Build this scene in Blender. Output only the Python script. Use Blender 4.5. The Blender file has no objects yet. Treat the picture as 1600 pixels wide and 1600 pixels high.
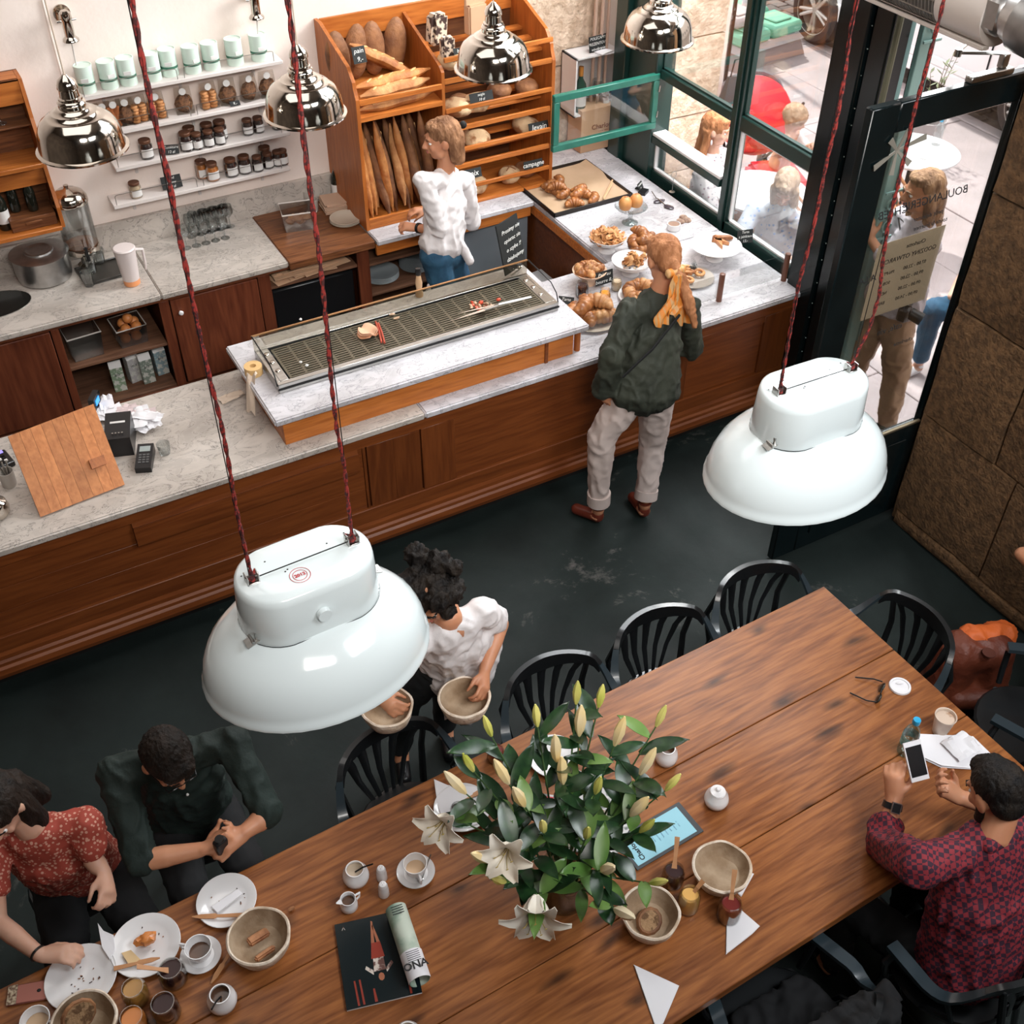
import bpy, bmesh, math, random
from mathutils import Vector, Matrix, Quaternion, noise
random.seed(7)
SC = bpy.context.scene
COL = SC.collection
R = math.radians
V = Vector
# ---------------------------------------------------------------- camera
EYE = V((0, 0, 4.4))
YAW, PIT, ROL, FPX = R(29.49), R(42.30), R(0.573), 1774.6
_f = V((math.sin(YAW)*math.cos(PIT), math.cos(YAW)*math.cos(PIT), -math.sin(PIT)))
_r0 = V((math.cos(YAW), -math.sin(YAW), 0)); _u0 = _r0.cross(_f)
_r = _r0*math.cos(ROL) + _u0*math.sin(ROL); _u = _r.cross(_f)
cam = bpy.data.cameras.new('camera'); camo = bpy.data.objects.new('camera', cam); COL.objects.link(camo)
camo.matrix_world = Matrix(((_r.x, _u.x, -_f.x, EYE.x), (_r.y, _u.y, -_f.y, EYE.y), (_r.z, _u.z, -_f.z, EYE.z), (0, 0, 0, 1)))
cam.sensor_width = 36; cam.lens = FPX/1600*36; cam.clip_start = .05; cam.clip_end = 300
SC.camera = camo
# ---------------------------------------------------------------- light
SC.view_settings.view_transform = 'Standard'; SC.view_settings.look = 'None'
SC.view_settings.gamma = 1; SC.view_settings.use_curve_mapping = False
SC.view_settings.exposure = 0.0
W = bpy.data.worlds.new('world'); SC.world = W; W.use_nodes = True
wn = W.node_tree.nodes; wl = W.node_tree.links
bg = wn['Background']; sky = wn.new('ShaderNodeTexSky'); sky.sky_type = 'HOSEK_WILKIE'
sky.sun_direction = V((.55, .25, .8)).normalized(); sky.turbidity = 5; sky.ground_albedo = .5
mx = wn.new('ShaderNodeMix'); mx.data_type = 'RGBA'; mx.inputs[0].default_value = .65
wl.new(sky.outputs[0], mx.inputs[6]); mx.inputs[7].default_value = (1, .98, .97, 1)
wl.new(mx.outputs[2], bg.inputs[0]); bg.inputs[1].default_value = 3.0
def lamp(name, kind, loc, rot, power, color=(1, 1, 1), size=None, sy=None, spread=None):
    l = bpy.data.lights.new(name, kind); l.energy = power; l.color = color
    if kind == 'AREA':
        l.shape = 'RECTANGLE'; l.size = size; l.size_y = sy or size
        if spread: l.spread = spread
    o = bpy.data.objects.new(name, l); COL.objects.link(o); o.location = loc; o.rotation_euler = rot
    return o
def aim(o, to): o.rotation_euler = (V(to)-o.location).to_track_quat('-Z', 'Y').to_euler()
# daylight coming in through the tall upper shop windows on the street side
a = lamp('daylight_window', 'AREA', (4.75, 4.7, 4.3), (0, 0, 0), 260, (.93, .97, 1), 3.2, 2.4); aim(a, (1.2, 3.0, .8))
a = lamp('daylight_street', 'AREA', (4.78, 5.0, 3.5), (0, 0, 0), 190, (1, .98, .96), 1.8, 1.2); aim(a, (3.3, 5.0, .6))
# unseen area lamps added as soft fill inside the high room
a = lamp('gallery_fill', 'AREA', (3.4, -.6, 5.4), (0, 0, 0), 88, (.93, .97, 1), 2.2, 1.6, R(110)); aim(a, (2.7, 2.0, .9))
a = lamp('gallery_fill_left', 'AREA', (.6, -.8, 5.5), (0, 0, 0), 62, (1, .95, .9), 1.6, 1.2, R(80)); aim(a, (3.0, 6.6, 1.3))  # added lamp that brightens the stone wall and shelves
a = lamp('ceiling_fill', 'AREA', (.4, 4.3, 5.4), (0, 0, 0), 50, (1, .95, .9), 3.6, 2.2); aim(a, (.8, 5.4, 0))  # added overhead fill, no fixture there
s = lamp('sun', 'SUN', (8, 8, 9), (0, 0, 0), 6, (1, .96, .9)); s.data.angle = R(2); s.rotation_euler = V((-.1, -.75, -1)).to_track_quat('-Z', 'Y').to_euler()
def U(px, py, ax, val):
    """ point seen at photo pixel (px,py) that lies on the plane ax=val """
    d = _f + _r*((px-800)/FPX) - _u*((py-800)/FPX)
    i = 'xyz'.index(ax); t = (val-EYE[i])/d[i]
    return EYE + d*t
# ---------------------------------------------------------------- materials
MAT = {}
def nodes(name):
    m = bpy.data.materials.new(name); m.use_nodes = True; MAT[name] = m
    return m, m.node_tree.nodes, m.node_tree.links, m.node_tree.nodes['Principled BSDF']
def col(c): return (*c, 1) if len(c) == 3 else c
def mat(name, c, rough=.5, metal=0, spec=.5, c2=None, scale=8, dist=0, detail=4, stretch=(1, 1, 1), bump=0, bscale=None, ramp=(.35, .65), coat=0, sss=0, alpha=1, emit=None, es=1, obj_var=0, sheen=0):
    if name in MAT: return MAT[name]
    m, n, l, b = nodes(name)
    b.inputs['Roughness'].default_value = rough; b.inputs['Metallic'].default_value = metal
    b.inputs['Specular IOR Level'].default_value = spec; b.inputs['Base Color'].default_value = col(c)
    b.inputs['Coat Weight'].default_value = coat; b.inputs['Coat Roughness'].default_value = .08
    if sheen: b.inputs['Sheen Weight'].default_value = sheen
    if sss: b.inputs['Subsurface Weight'].default_value = sss; b.inputs['Subsurface Radius'].default_value = (.02, .008, .004); b.inputs['Subsurface Scale'].default_value = .5
    if emit: b.inputs['Emission Color'].default_value = col(emit); b.inputs['Emission Strength'].default_value = es
    tc = n.new('ShaderNodeTexCoord'); mp = n.new('ShaderNodeMapping'); mp.inputs['Scale'].default_value = stretch
    l.new(tc.outputs['Object'], mp.inputs['Vector'])
    last = None
    if c2:
        t = n.new('ShaderNodeTexNoise'); t.inputs['Scale'].default_value = scale; t.inputs['Detail'].default_value = detail; t.inputs['Distortion'].default_value = dist
        l.new(mp.outputs[0], t.inputs['Vector'])
        cr = n.new('ShaderNodeValToRGB'); cr.color_ramp.elements[0].position = ramp[0]; cr.color_ramp.elements[1].position = ramp[1]
        cr.color_ramp.elements[0].color = col(c); cr.color_ramp.elements[1].color = col(c2)
        l.new(t.outputs['Fac'], cr.inputs[0]); last = cr.outputs[0]
        l.new(last, b.inputs['Base Color'])
    if obj_var:
        oi = n.new('ShaderNodeObjectInfo'); hs = n.new('ShaderNodeHueSaturation'); mr = n.new('ShaderNodeMapRange')
        mr.inputs['To Min'].default_value = 1-obj_var; mr.inputs['To Max'].default_value = 1+obj_var
        l.new(oi.outputs['Random'], mr.inputs['Value']); l.new(mr.outputs[0], hs.inputs['Value'])
        if last: l.new(last, hs.inputs['Color'])
        else: hs.inputs['Color'].default_value = col(c)
        l.new(hs.outputs[0], b.inputs['Base Color'])
    if bump:
        t = n.new('ShaderNodeTexNoise'); t.inputs['Scale'].default_value = bscale or scale*3; t.inputs['Detail'].default_value = 5
        l.new(mp.outputs[0], t.inputs['Vector']); bp = n.new('ShaderNodeBump'); bp.inputs['Strength'].default_value = bump; bp.inputs['Distance'].default_value = .01
        l.new(t.outputs['Fac'], bp.inputs['Height']); l.new(bp.outputs[0], b.inputs['Normal'])
    return m
def glass(name, tint=(1, 1, 1), gloss=.08, rough=.0):
    if name in MAT: return MAT[name]
    m, n, l, b = nodes(name); n.remove(b); out = n['Material Output']
    tr = n.new('ShaderNodeBsdfTransparent'); tr.inputs[0].default_value = col(tint)
    gl = n.new('ShaderNodeBsdfGlossy'); gl.inputs['Roughness'].default_value = rough
    lw = n.new('ShaderNodeLayerWeight'); lw.inputs['Blend'].default_value = .25
    ml = n.new('ShaderNodeMath'); ml.operation = 'MULTIPLY_ADD'; ml.inputs[1].default_value = .35; ml.inputs[2].default_value = gloss
    mix = n.new('ShaderNodeMixShader'); l.new(lw.outputs['Fresnel'], ml.inputs[0]); l.new(ml.outputs[0], mix.inputs[0])
    l.new(tr.outputs[0], mix.inputs[1]); l.new(gl.outputs[0], mix.inputs[2]); l.new(mix.outputs[0], out.inputs[0])
    return m
def wood(name, c1, c2, axis='x', rough=.45, scale=1.0, coat=.0, knots=0, var=.12, ring=.20, freq=9):
    """ wood with grain running along axis """
    if name in MAT: return MAT[name]
    m, n, l, b = nodes(name)
    tc = n.new('ShaderNodeTexCoord'); oi = n.new('ShaderNodeObjectInfo')
    ad = n.new('ShaderNodeVectorMath'); ad.operation = 'ADD'
    sc_ = n.new('ShaderNodeVectorMath'); sc_.operation = 'SCALE'; sc_.inputs[0].default_value = (7.3, 5.1, 3.7)
    l.new(oi.outputs['Random'], sc_.inputs['Scale']); l.new(tc.outputs['Object'], ad.inputs[0]); l.new(sc_.outputs[0], ad.inputs[1])
    mp = n.new('ShaderNodeMapping'); l.new(ad.outputs[0], mp.inputs['Vector'])
    s = {'x': (.55, 6, 6), 'y': (6, .55, 6), 'z': (6, 6, .55)}[axis]; mp.inputs['Scale'].default_value = tuple(v*scale for v in s)
    t = n.new('ShaderNodeTexNoise'); t.inputs['Scale'].default_value = 1.6; t.inputs['Detail'].default_value = 3; t.inputs['Distortion'].default_value = .8
    l.new(mp.outputs[0], t.inputs['Vector'])
    mu = n.new('ShaderNodeMath'); mu.operation = 'MULTIPLY'; mu.inputs[1].default_value = freq
    l.new(t.outputs['Fac'], mu.inputs[0])
    sn = n.new('ShaderNodeMath'); sn.operation = 'SINE'; 
    mu2 = n.new('ShaderNodeMath'); mu2.operation = 'MULTIPLY'; mu2.inputs[1].default_value = 6.28/2
    l.new(mu.outputs[0], mu2.inputs[0]); l.new(mu2.outputs[0], sn.inputs[0])
    t2 = n.new('ShaderNodeTexNoise'); t2.inputs['Scale'].default_value = 9; t2.inputs['Detail'].default_value = 6; l.new(mp.outputs[0], t2.inputs['Vector'])
    mr = n.new('ShaderNodeMapRange'); mr.inputs['From Min'].default_value = -1; l.new(sn.outputs[0], mr.inputs['Value'])
    av = n.new('ShaderNodeMath'); av.operation = 'MULTIPLY_ADD'; av.inputs[1].default_value = ring
    hf = n.new('ShaderNodeMath'); hf.operation = 'MULTIPLY'; hf.inputs[1].default_value = .85
    l.new(t2.outputs['Fac'], hf.inputs[0]); l.new(mr.outputs[0], av.inputs[0]); l.new(hf.outputs[0], av.inputs[2])
    cr = n.new('ShaderNodeValToRGB'); cr.color_ramp.elements[0].position = .3; cr.color_ramp.elements[1].position = .72
    cr.color_ramp.elements[0].color = col(c1); cr.color_ramp.elements[1].color = col(c2); l.new(av.outputs[0], cr.inputs[0])
    last = cr.outputs[0]
    if knots:
        vo = n.new('ShaderNodeTexVoronoi'); vo.voronoi_dimensions = '2D'; vo.inputs['Scale'].default_value = knots
        mpk = n.new('ShaderNodeMapping'); l.new(ad.outputs[0], mpk.inputs['Vector'])
        mpk.inputs['Scale'].default_value = {'x': (1, 2.6, 1), 'y': (2.6, 1, 1), 'z': (1, 1, 1)}[axis]
        nz = n.new('ShaderNodeTexNoise'); nz.inputs['Scale'].default_value = 3; l.new(mpk.outputs[0], nz.inputs['Vector'])
        va = n.new('ShaderNodeVectorMath'); va.operation = 'MULTIPLY_ADD'; va.inputs[1].default_value = (.18, .18, .18); l.new(nz.outputs['Color'], va.inputs[0]); l.new(mpk.outputs[0], va.inputs[2])
        l.new(va.outputs[0], vo.inputs['Vector'])
        kr = n.new('ShaderNodeValToRGB'); kr.color_ramp.elements[0].position = .025; kr.color_ramp.elements[1].position = .13
        kr.color_ramp.elements[0].color = (.06, .05, .05, 1); kr.color_ramp.elements[1].color = (1, 1, 1, 1); l.new(vo.outputs['Distance'], kr.inputs[0])
        mk = n.new('ShaderNodeMix'); mk.data_type = 'RGBA'; mk.blend_type = 'MULTIPLY'; mk.inputs[0].default_value = .8
        l.new(last, mk.inputs[6]); l.new(kr.outputs[0], mk.inputs[7]); last = mk.outputs[2]
    hs = n.new('ShaderNodeHueSaturation'); mrr = n.new('ShaderNodeMapRange'); mrr.inputs['To Min'].default_value = 1-var; mrr.inputs['To Max'].default_value = 1+var
    l.new(oi.outputs['Random'], mrr.inputs['Value']); l.new(mrr.outputs[0], hs.inputs['Value']); l.new(last, hs.inputs['Color'])
    l.new(hs.outputs[0], b.inputs['Base Color'])
    b.inputs['Roughness'].default_value = rough; b.inputs['Specular IOR Level'].default_value = .3; b.inputs['Coat Weight'].default_value = coat*.5; b.inputs['Coat Roughness'].default_value = .2
    bp = n.new('ShaderNodeBump'); bp.inputs['Strength'].default_value = .25; bp.inputs['Distance'].default_value = .004
    l.new(av.outputs[0], bp.inputs['Height']); l.new(bp.outputs[0], b.inputs['Normal'])
    return m
def marble(name, base=(.62, .60, .63), vein=(.2, .2, .22), rough=.22):
    m, n, l, b = nodes(name)
    tc = n.new('ShaderNodeTexCoord'); mp = n.new('ShaderNodeMapping'); mp.inputs['Rotation'].default_value = (0, 0, .5); mp.inputs['Scale'].default_value = (1, 1.7, 1)
    l.new(tc.outputs['Object'], mp.inputs['Vector'])
    a = n.new('ShaderNodeTexNoise'); a.inputs['Scale'].default_value = 7; a.inputs['Detail'].default_value = 9; a.inputs['Roughness'].default_value = .62; a.inputs['Distortion'].default_value = 1.4
    l.new(mp.outputs[0], a.inputs['Vector'])
    cr = n.new('ShaderNodeValToRGB'); e = cr.color_ramp.elements
    e[0].position = .40; e[0].color = col(base); e[1].position = .62; e[1].color = col(tuple(c*.82 for c in base))
    x = e.new(.495); x.color = col(tuple(c*.9 for c in base)); x = e.new(.505); x.color = col(vein); x = e.new(.517); x.color = col(tuple(c*.93 for c in base))
    l.new(a.outputs['Fac'], cr.inputs[0])
    t = n.new('ShaderNodeTexNoise'); t.inputs['Scale'].default_value = 2.2; t.inputs['Detail'].default_value = 5; l.new(mp.outputs[0], t.inputs['Vector'])
    r2 = n.new('ShaderNodeValToRGB'); r2.color_ramp.elements[0].position = .3; r2.color_ramp.elements[0].color = (.72, .7, .68, 1); r2.color_ramp.elements[1].position = .6
    l.new(t.outputs['Fac'], r2.inputs[0])
    mk = n.new('ShaderNodeMix'); mk.data_type = 'RGBA'; mk.blend_type = 'MULTIPLY'; mk.inputs[0].default_value = 1
    l.new(cr.outputs[0], mk.inputs[6]); l.new(r2.outputs[0], mk.inputs[7]); l.new(mk.outputs[2], b.inputs['Base Color'])
    b.inputs['Roughness'].default_value = rough
    MAT[name] = m; return m
# ---------------------------------------------------------------- mesh helpers
def tag(o, label=None, cat=None, group=None, kind=None):
    if label: o['label'] = label
    if cat: o['category'] = cat
    if group: o['group'] = group
    if kind: o['kind'] = kind
    return o
def empty(name, loc, rz=0, label=None, cat=None, group=None, kind=None):
    o = bpy.data.objects.new(name, None); COL.objects.link(o); o.location = loc; o.rotation_euler = (0, 0, rz); o.empty_display_size = .05
    return tag(o, label, cat, group, kind)
def frame_of(d, up=V((0, 0, 1))):
    d = V(d).normalized()
    if abs(d.dot(up)) > .98: up = V((0, 1, 0)) if abs(d.y) < .9 else V((1, 0, 0))
    x = up.cross(d).normalized(); y = d.cross(x)
    return x, y, d
class MB:
    def __init__(s): s.b = bmesh.new(); s.mi = 0
    def _f(s, vs):
        try:
            f = s.b.faces.new(vs); f.material_index = s.mi; return f
        except ValueError: return None
    def poly(s, pts): return s._f([s.b.verts.new(p) for p in pts])
    def hexa(s, p, q):
        """ p,q: bottom and top quads """
        a = [s.b.verts.new(v) for v in p]; c = [s.b.verts.new(v) for v in q]
        s._f(a[::-1]); s._f(c); n = len(a)
        for i in range(n): s._f([a[i], a[(i+1) % n], c[(i+1) % n], c[i]])
        return s
    def box(s, x0, x1, y0, y1, z0, z1):
        return s.hexa([(x0, y0, z0), (x1, y0, z0), (x1, y1, z0), (x0, y1, z0)], [(x0, y0, z1), (x1, y0, z1), (x1, y1, z1), (x0, y1, z1)])
    def bbox(s, x0, x1, y0, y1, z0, z1, r=.003):
        """ box with chamfered edges """
        t = bmesh.new(); bmesh.ops.create_cube(t, size=1)
        for v in t.verts: v.co = V(((x0+x1)/2+v.co.x*(x1-x0), (y0+y1)/2+v.co.y*(y1-y0), (z0+z1)/2+v.co.z*(z1-z0)))
        bmesh.ops.bevel(t, geom=t.edges[:], offset=min(r, .45*min(abs(x1-x0), abs(y1-y0), abs(z1-z0))), segments=1, affect='EDGES')
        s.add(t); return s
    def add(s, t, mtx=None):
        mp = {}
        for v in t.verts: mp[v] = s.b.verts.new(mtx @ v.co if mtx else v.co)
        for f in t.faces: s._f([mp[v] for v in f.verts])
        t.free(); return s
    def obox(s, c, size, rot=(0, 0, 0), r=0):
        """ box at centre c turned by euler rot """
        from mathutils import Euler
        t = bmesh.new(); bmesh.ops.create_cube(t, size=1)
        for v in t.verts: v.co = V((v.co.x*size[0], v.co.y*size[1], v.co.z*size[2]))
        if r: bmesh.ops.bevel(t, geom=t.edges[:], offset=r, segments=2, affect='EDGES')
        s.add(t, Matrix.Translation(c) @ Euler(rot).to_matrix().to_4x4()); return s
    def prism(s, pts, z0, z1):
        return s.hexa([(x, y, z0) for x, y in pts], [(x, y, z1) for x, y in pts])
    def prism_x(s, pts, x0, x1):  # pts (y,z)
        return s.hexa([(x0, y, z) for y, z in pts], [(x1, y, z) for y, z in pts])
    def ring(s, c, x, y, rx, ry, n, ph=0):
        return [s.b.verts.new(V(c)+x*math.cos(ph+6.28318530718*i/n)*rx+y*math.sin(ph+6.28318530718*i/n)*ry) for i in range(n)]
    def bridge(s, a, c):
        n = len(a)
        for i in range(n): s._f([a[i], a[(i+1) % n], c[(i+1) % n], c[i]])
    def tube(s, pts, r, n=8, cap=True, flat=1, up=V((0, 0, 1)), closed=False):
        """ r: number or list of radii; flat scales the section's second axis """
        pts = [V(p) for p in pts]; m = len(pts); rs = r if isinstance(r, (list, tuple)) else [r]*m
        rings = []; xp = None
        for i, p in enumerate(pts):
            if closed: d = pts[(i+1) % m]-pts[i-1]
            else: d = pts[min(i+1, m-1)]-pts[max(i-1, 0)]
            if xp is None: x, y, d = frame_of(d, up)
            else:
                d = d.normalized(); x = (xp-d*xp.dot(d)).normalized(); y = d.cross(x)
            xp = x
            rings.append(s.ring(p, x, y, rs[i], rs[i]*flat, n))
        for a, c in zip(rings, rings[1:]): s.bridge(a, c)
        if closed: s.bridge(rings[-1], rings[0])
        elif cap: s._f(rings[0][::-1]); s._f(rings[-1])
        return s
    def cyl(s, p0, p1, r0, r1=None, n=16, cap=True):
        return s.tube([p0, p1], [r0, r0 if r1 is None else r1], n, cap)
    def lathe(s, prof, c=(0, 0, 0), n=24, sx=1, sy=1, mtx=None, wob=0):
        """ prof: list of (r,z); r<=0 ends become points """
        c = V(c); rings = []
        for r, z in prof:
            if r <= 1e-6: rings.append([s.b.verts.new((mtx @ V((0, 0, z)) if mtx else V((0, 0, z)))+c)])
            else:
                rg = []
                for i in range(n):
                    a = 6.28318530718*i/n; k = r*(1+wob*noise.noise(V((math.cos(a)*1.7, math.sin(a)*1.7, z*9+c.x))))
                    v = V((math.cos(a)*k*sx, math.sin(a)*k*sy, z)); rg.append(s.b.verts.new((mtx @ v if mtx else v)+c))
                rings.append(rg)
        for a, b_ in zip(rings, rings[1:]):
            if len(a) == 1 and len(b_) == 1: continue
            if len(a) == 1:
                for i in range(n): s._f([a[0], b_[(i+1) % n], b_[i]])
            elif len(b_) == 1:
                for i in range(n): s._f([a[i], a[(i+1) % n], b_[0]])
            else: s.bridge(a, b_)
        return s
    def ball(s, c, r, n=10, m=7, rot=None, lump=0, seed=0):
        r = (r, r, r) if not isinstance(r, (tuple, list)) else r
        q = rot.to_matrix() if rot else Matrix.Identity(3); c = V(c); rings = []
        for j in range(m+1):
            t = math.pi*j/m; rg = []
            for i in range(1 if j in (0, m) else n):
                a = 6.28318530718*i/n; v = V((math.sin(t)*math.cos(a), math.sin(t)*math.sin(a), -math.cos(t)))
                k = 1+(lump*noise.noise(v*1.9+V((seed, seed*.7, c.x*9))) if lump else 0)
                rg.append(s.b.verts.new(q @ V((v.x*r[0], v.y*r[1], v.z*r[2]))*k+c))
            rings.append(rg)
        for a, b_ in zip(rings, rings[1:]):
            if len(a) == 1:
                for i in range(n): s._f([a[0], b_[(i+1) % n], b_[i]])
            elif len(b_) == 1:
                for i in range(n): s._f([a[i], a[(i+1) % n], b_[0]])
            else: s.bridge(a, b_)
        return s
    def sheet(s, fn, nu, nv, th=.0008):
        """ thin curved sheet with thickness: fn(u,v)->Vector, u,v in 0..1 """
        g = [[V(fn(i/nu, j/nv)) for j in range(nv+1)] for i in range(nu+1)]
        def nrm(i, j):
            a = g[min(i+1, nu)][j]-g[max(i-1, 0)][j]; c = g[i][min(j+1, nv)]-g[i][max(j-1, 0)]; k = a.cross(c)
            return k.normalized() if k.length > 1e-12 else V((0, 0, 1))
        T = [[s.b.verts.new(g[i][j]+nrm(i, j)*th/2) for j in range(nv+1)] for i in range(nu+1)]
        B = [[s.b.verts.new(g[i][j]-nrm(i, j)*th/2) for j in range(nv+1)] for i in range(nu+1)]
        for i in range(nu):
            for j in range(nv):
                s._f([T[i][j], T[i+1][j], T[i+1][j+1], T[i][j+1]]); s._f([B[i][j], B[i][j+1], B[i+1][j+1], B[i+1][j]])
        for i in range(nu):
            s._f([T[i][0], B[i][0], B[i+1][0], T[i+1][0]]); s._f([T[i][nv], T[i+1][nv], B[i+1][nv], B[i][nv]])
        for j in range(nv):
            s._f([T[0][j], T[0][j+1], B[0][j+1], B[0][j]]); s._f([T[nu][j], B[nu][j], B[nu][j+1], T[nu][j+1]])
        return s
    def build(s, name, m, parent=None, origin=None, smooth=40, label=None, fix=True):
        """ origin: world point subtracted from all vertices (defaults to the root parent's location) """
        if fix: bmesh.ops.recalc_face_normals(s.b, faces=s.b.faces[:])
        me = bpy.data.meshes.new(name); s.b.to_mesh(me); s.b.free()
        for k in (m if isinstance(m, (list, tuple)) else [m]): me.materials.append(k)
        o = bpy.data.objects.new(name, me); COL.objects.link(o)
        if parent: o.parent = parent
        if origin is not None:
            me.transform(Matrix.Translation(-V(origin)))
            if not parent: o.location = origin
        if smooth:
            me.polygons.foreach_set('use_smooth', [True]*len(me.polygons)); me.set_sharp_from_angle(angle=R(smooth))
        if label: o['label'] = label
        return o
def copy_tree(o, parent=None):
    c = o.copy(); COL.objects.link(c)
    if parent: c.parent = parent
    for ch in list(o.children): copy_tree(ch, c)
    return c
def dup(o, loc, rz=0, label=None, rot=None):
    c = copy_tree(o); c.location = loc; c.rotation_euler = rot if rot else (0, 0, rz)
    if label: c['label'] = label
    return c
def rootloc(p):
    while p.parent: p = p.parent
    return p.location
def wpart(name, mb, m, parent, smooth=40, label=None):
    """ part whose geometry was given in world coordinates """
    return mb.build(name, m, parent, origin=rootloc(parent), smooth=smooth, label=label)
def piece(name, me_src, parent, loc, rot=(0, 0, 0), scale=None):
    """ copy of a mesh object as one more piece of parent (shares mesh data) """
    o = bpy.data.objects.new(name, me_src.data); COL.objects.link(o); o.parent = parent; o.location = loc; o.rotation_euler = rot
    if scale: o.scale = scale
    return o
def text(body, size, m, parent, loc, rot, name='lettering', depth=.0006, align='CENTER', bold=0, shear=0):
    cu = bpy.data.curves.new(name, 'FONT'); cu.body = body; cu.size = size; cu.extrude = depth; cu.align_x = align; cu.align_y = 'CENTER'; cu.offset = bold; cu.shear = shear
    cu.resolution_u = 2
    t = bpy.data.objects.new(name, cu); COL.objects.link(t)
    dg = bpy.context.evaluated_depsgraph_get(); me = bpy.data.meshes.new_from_object(t.evaluated_get(dg)); bpy.data.objects.remove(t); bpy.data.curves.remove(cu)
    me.materials.clear(); me.materials.append(m)
    o = bpy.data.objects.new(name, me); COL.objects.link(o); o.parent = parent; o.location = loc
    o.rotation_euler = rot if not isinstance(rot, Matrix) else rot.to_euler()
    return o
# ================================================================ materials of the place
OAK = wood('oak_orange', (.28, .075, .014), (.43, .13, .026), 'z', .42, 1.2, coat=.15)
OAKX = wood('oak_orange_x', (.36, .10, .018), (.54, .175, .036), 'x', .42, 1.2, coat=.15)
FRONT = wood('counter_front', (.125, .031, .007), (.19, .052, .012), 'x', .42, 1.0, coat=.15)
FRONTZ = wood('counter_front_z', (.105, .026, .006), (.16, .043, .010), 'z', .42, 1.0, coat=.15)
BLOCK = wood('butcher_block', (.10, .035, .015), (.24, .09, .035), 'x', .4, 1.5)
MARB = marble('marble')
MARBD = marble('marble_worn', (.56, .50, .45), (.12, .11, .1), .35)
PLAS = mat('plaster', (.88, .77, .71), .8, c2=(.82, .70, .63), scale=2.2, bump=.15, bscale=30)
PLASG = mat('grey_panel', (.16, .18, .2), .5, c2=(.2, .22, .24), scale=2)
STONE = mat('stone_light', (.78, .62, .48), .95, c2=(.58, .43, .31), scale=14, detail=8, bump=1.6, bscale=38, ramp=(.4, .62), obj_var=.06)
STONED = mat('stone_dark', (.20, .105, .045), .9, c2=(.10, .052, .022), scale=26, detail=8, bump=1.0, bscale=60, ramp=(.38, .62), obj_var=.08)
MORT = mat('mortar', (.06, .045, .03), 1)
BLK = mat('black_paint', (.003, .007, .008), .22, spec=.35, c2=(.005, .010, .011), scale=5)
GRN = mat('dark_green_paint', (.008, .032, .027), .3, coat=.2)
GRNL = mat('green_sash_paint', (.012, .12, .085), .35, c2=(.02, .15, .11), scale=12)
TEAL = mat('pale_teal_paint', (.22, .38, .36), .5)
CHROME = mat('polished_steel', (.60, .55, .49), .10, 1)
STEEL = mat('brushed_steel', (.5, .49, .47), .28, 1, c2=(.42, .41, .39), scale=6, stretch=(1, 14, 14))
ALU = mat('aluminium', (.5, .49, .48), .35, 1, c2=(.4, .39, .38), scale=18)
DARKM = mat('dark_metal', (.02, .02, .02), .4, .6)
BLACKP = mat('black_plastic', (.008, .008, .009), .32)
BLACKM = mat('matt_black', (.004, .004, .004), .8)
WHT = mat('white_glaze', (.78, .76, .76), .12, coat=.4)
WHTP = mat('white_paint', (.72, .7, .7), .5)
PAPER = mat('white_paper', (.78, .76, .78), .8)
KRAFT = mat('kraft_card', (.58, .36, .22), .85, c2=(.54, .33, .2), scale=6)
CHALK = mat('chalkboard', (.012, .014, .014), .7)
CHALKW = mat('chalk_white', (.75, .75, .72), .9)
INK = mat('ink', (.02, .02, .022), .8)
REDINK = mat('red_ink', (.45, .02, .03), .7)
GLS = glass('clear_glass', (.97, .98, .98), .02)
GLSW = glass('window_glass', (.96, .98, .98), .03)
GLSD = glass('glassware', (.9, .92, .92), .12)
# ================================================================ setting
def setting(name, mb, m, label=None, smooth=0):
    o = mb.build(name, m, None, smooth=smooth); o['kind'] = 'structure'
    if label: o['label'] = label
    return o
# floor: worn dark green painted concrete
def floor_mat():
    m, n, l, b = nodes('painted_concrete')
    tc = n.new('ShaderNodeTexCoord')
    a = n.new('ShaderNodeTexNoise'); a.inputs['Scale'].default_value = 1.3; a.inputs['Detail'].default_value = 10; a.inputs['Roughness'].default_value = .72; a.inputs['Distortion'].default_value = .4
    l.new(tc.outputs['Object'], a.inputs['Vector'])
    cr = n.new('ShaderNodeValToRGB'); e = cr.color_ramp.elements; e[0].position = .3; e[0].color = (.0035, .0065, .006, 1); e[1].position = .6; e[1].color = (.011, .018, .0165, 1)
    x = e.new(.625); x.color = (.05, .052, .048, 1); x = e.new(.68); x.color = (.12, .11, .105, 1)
    l.new(a.outputs['Fac'], cr.inputs[0]); l.new(cr.outputs[0], b.inputs['Base Color'])
    r = n.new('ShaderNodeTexNoise'); r.inputs['Scale'].default_value = 4; r.inputs['Detail'].default_value = 6; l.new(tc.outputs['Object'], r.inputs['Vector'])
    mr = n.new('ShaderNodeMapRange'); mr.inputs['To Min'].default_value = .45; mr.inputs['To Max'].default_value = .8; l.new(r.outputs['Fac'], mr.inputs['Value']); l.new(mr.outputs[0], b.inputs['Roughness'])
    bp = n.new('ShaderNodeBump'); bp.inputs['Strength'].default_value = .3; bp.inputs['Distance'].default_value = .01; l.new(a.outputs['Fac'], bp.inputs['Height']); l.new(bp.outputs[0], b.inputs['Normal'])
    b.inputs['Specular IOR Level'].default_value = .3; return m
YB = 6.62   # back wall
XW = 4.42   # shop window plane
XP = 4.24   # inner face of the stone pier
setting('floor', MB().box(-3.4, 4.5, -3, YB, -.1, 0), floor_mat(), 'dark green painted concrete floor worn through to grey near the long table')
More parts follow.
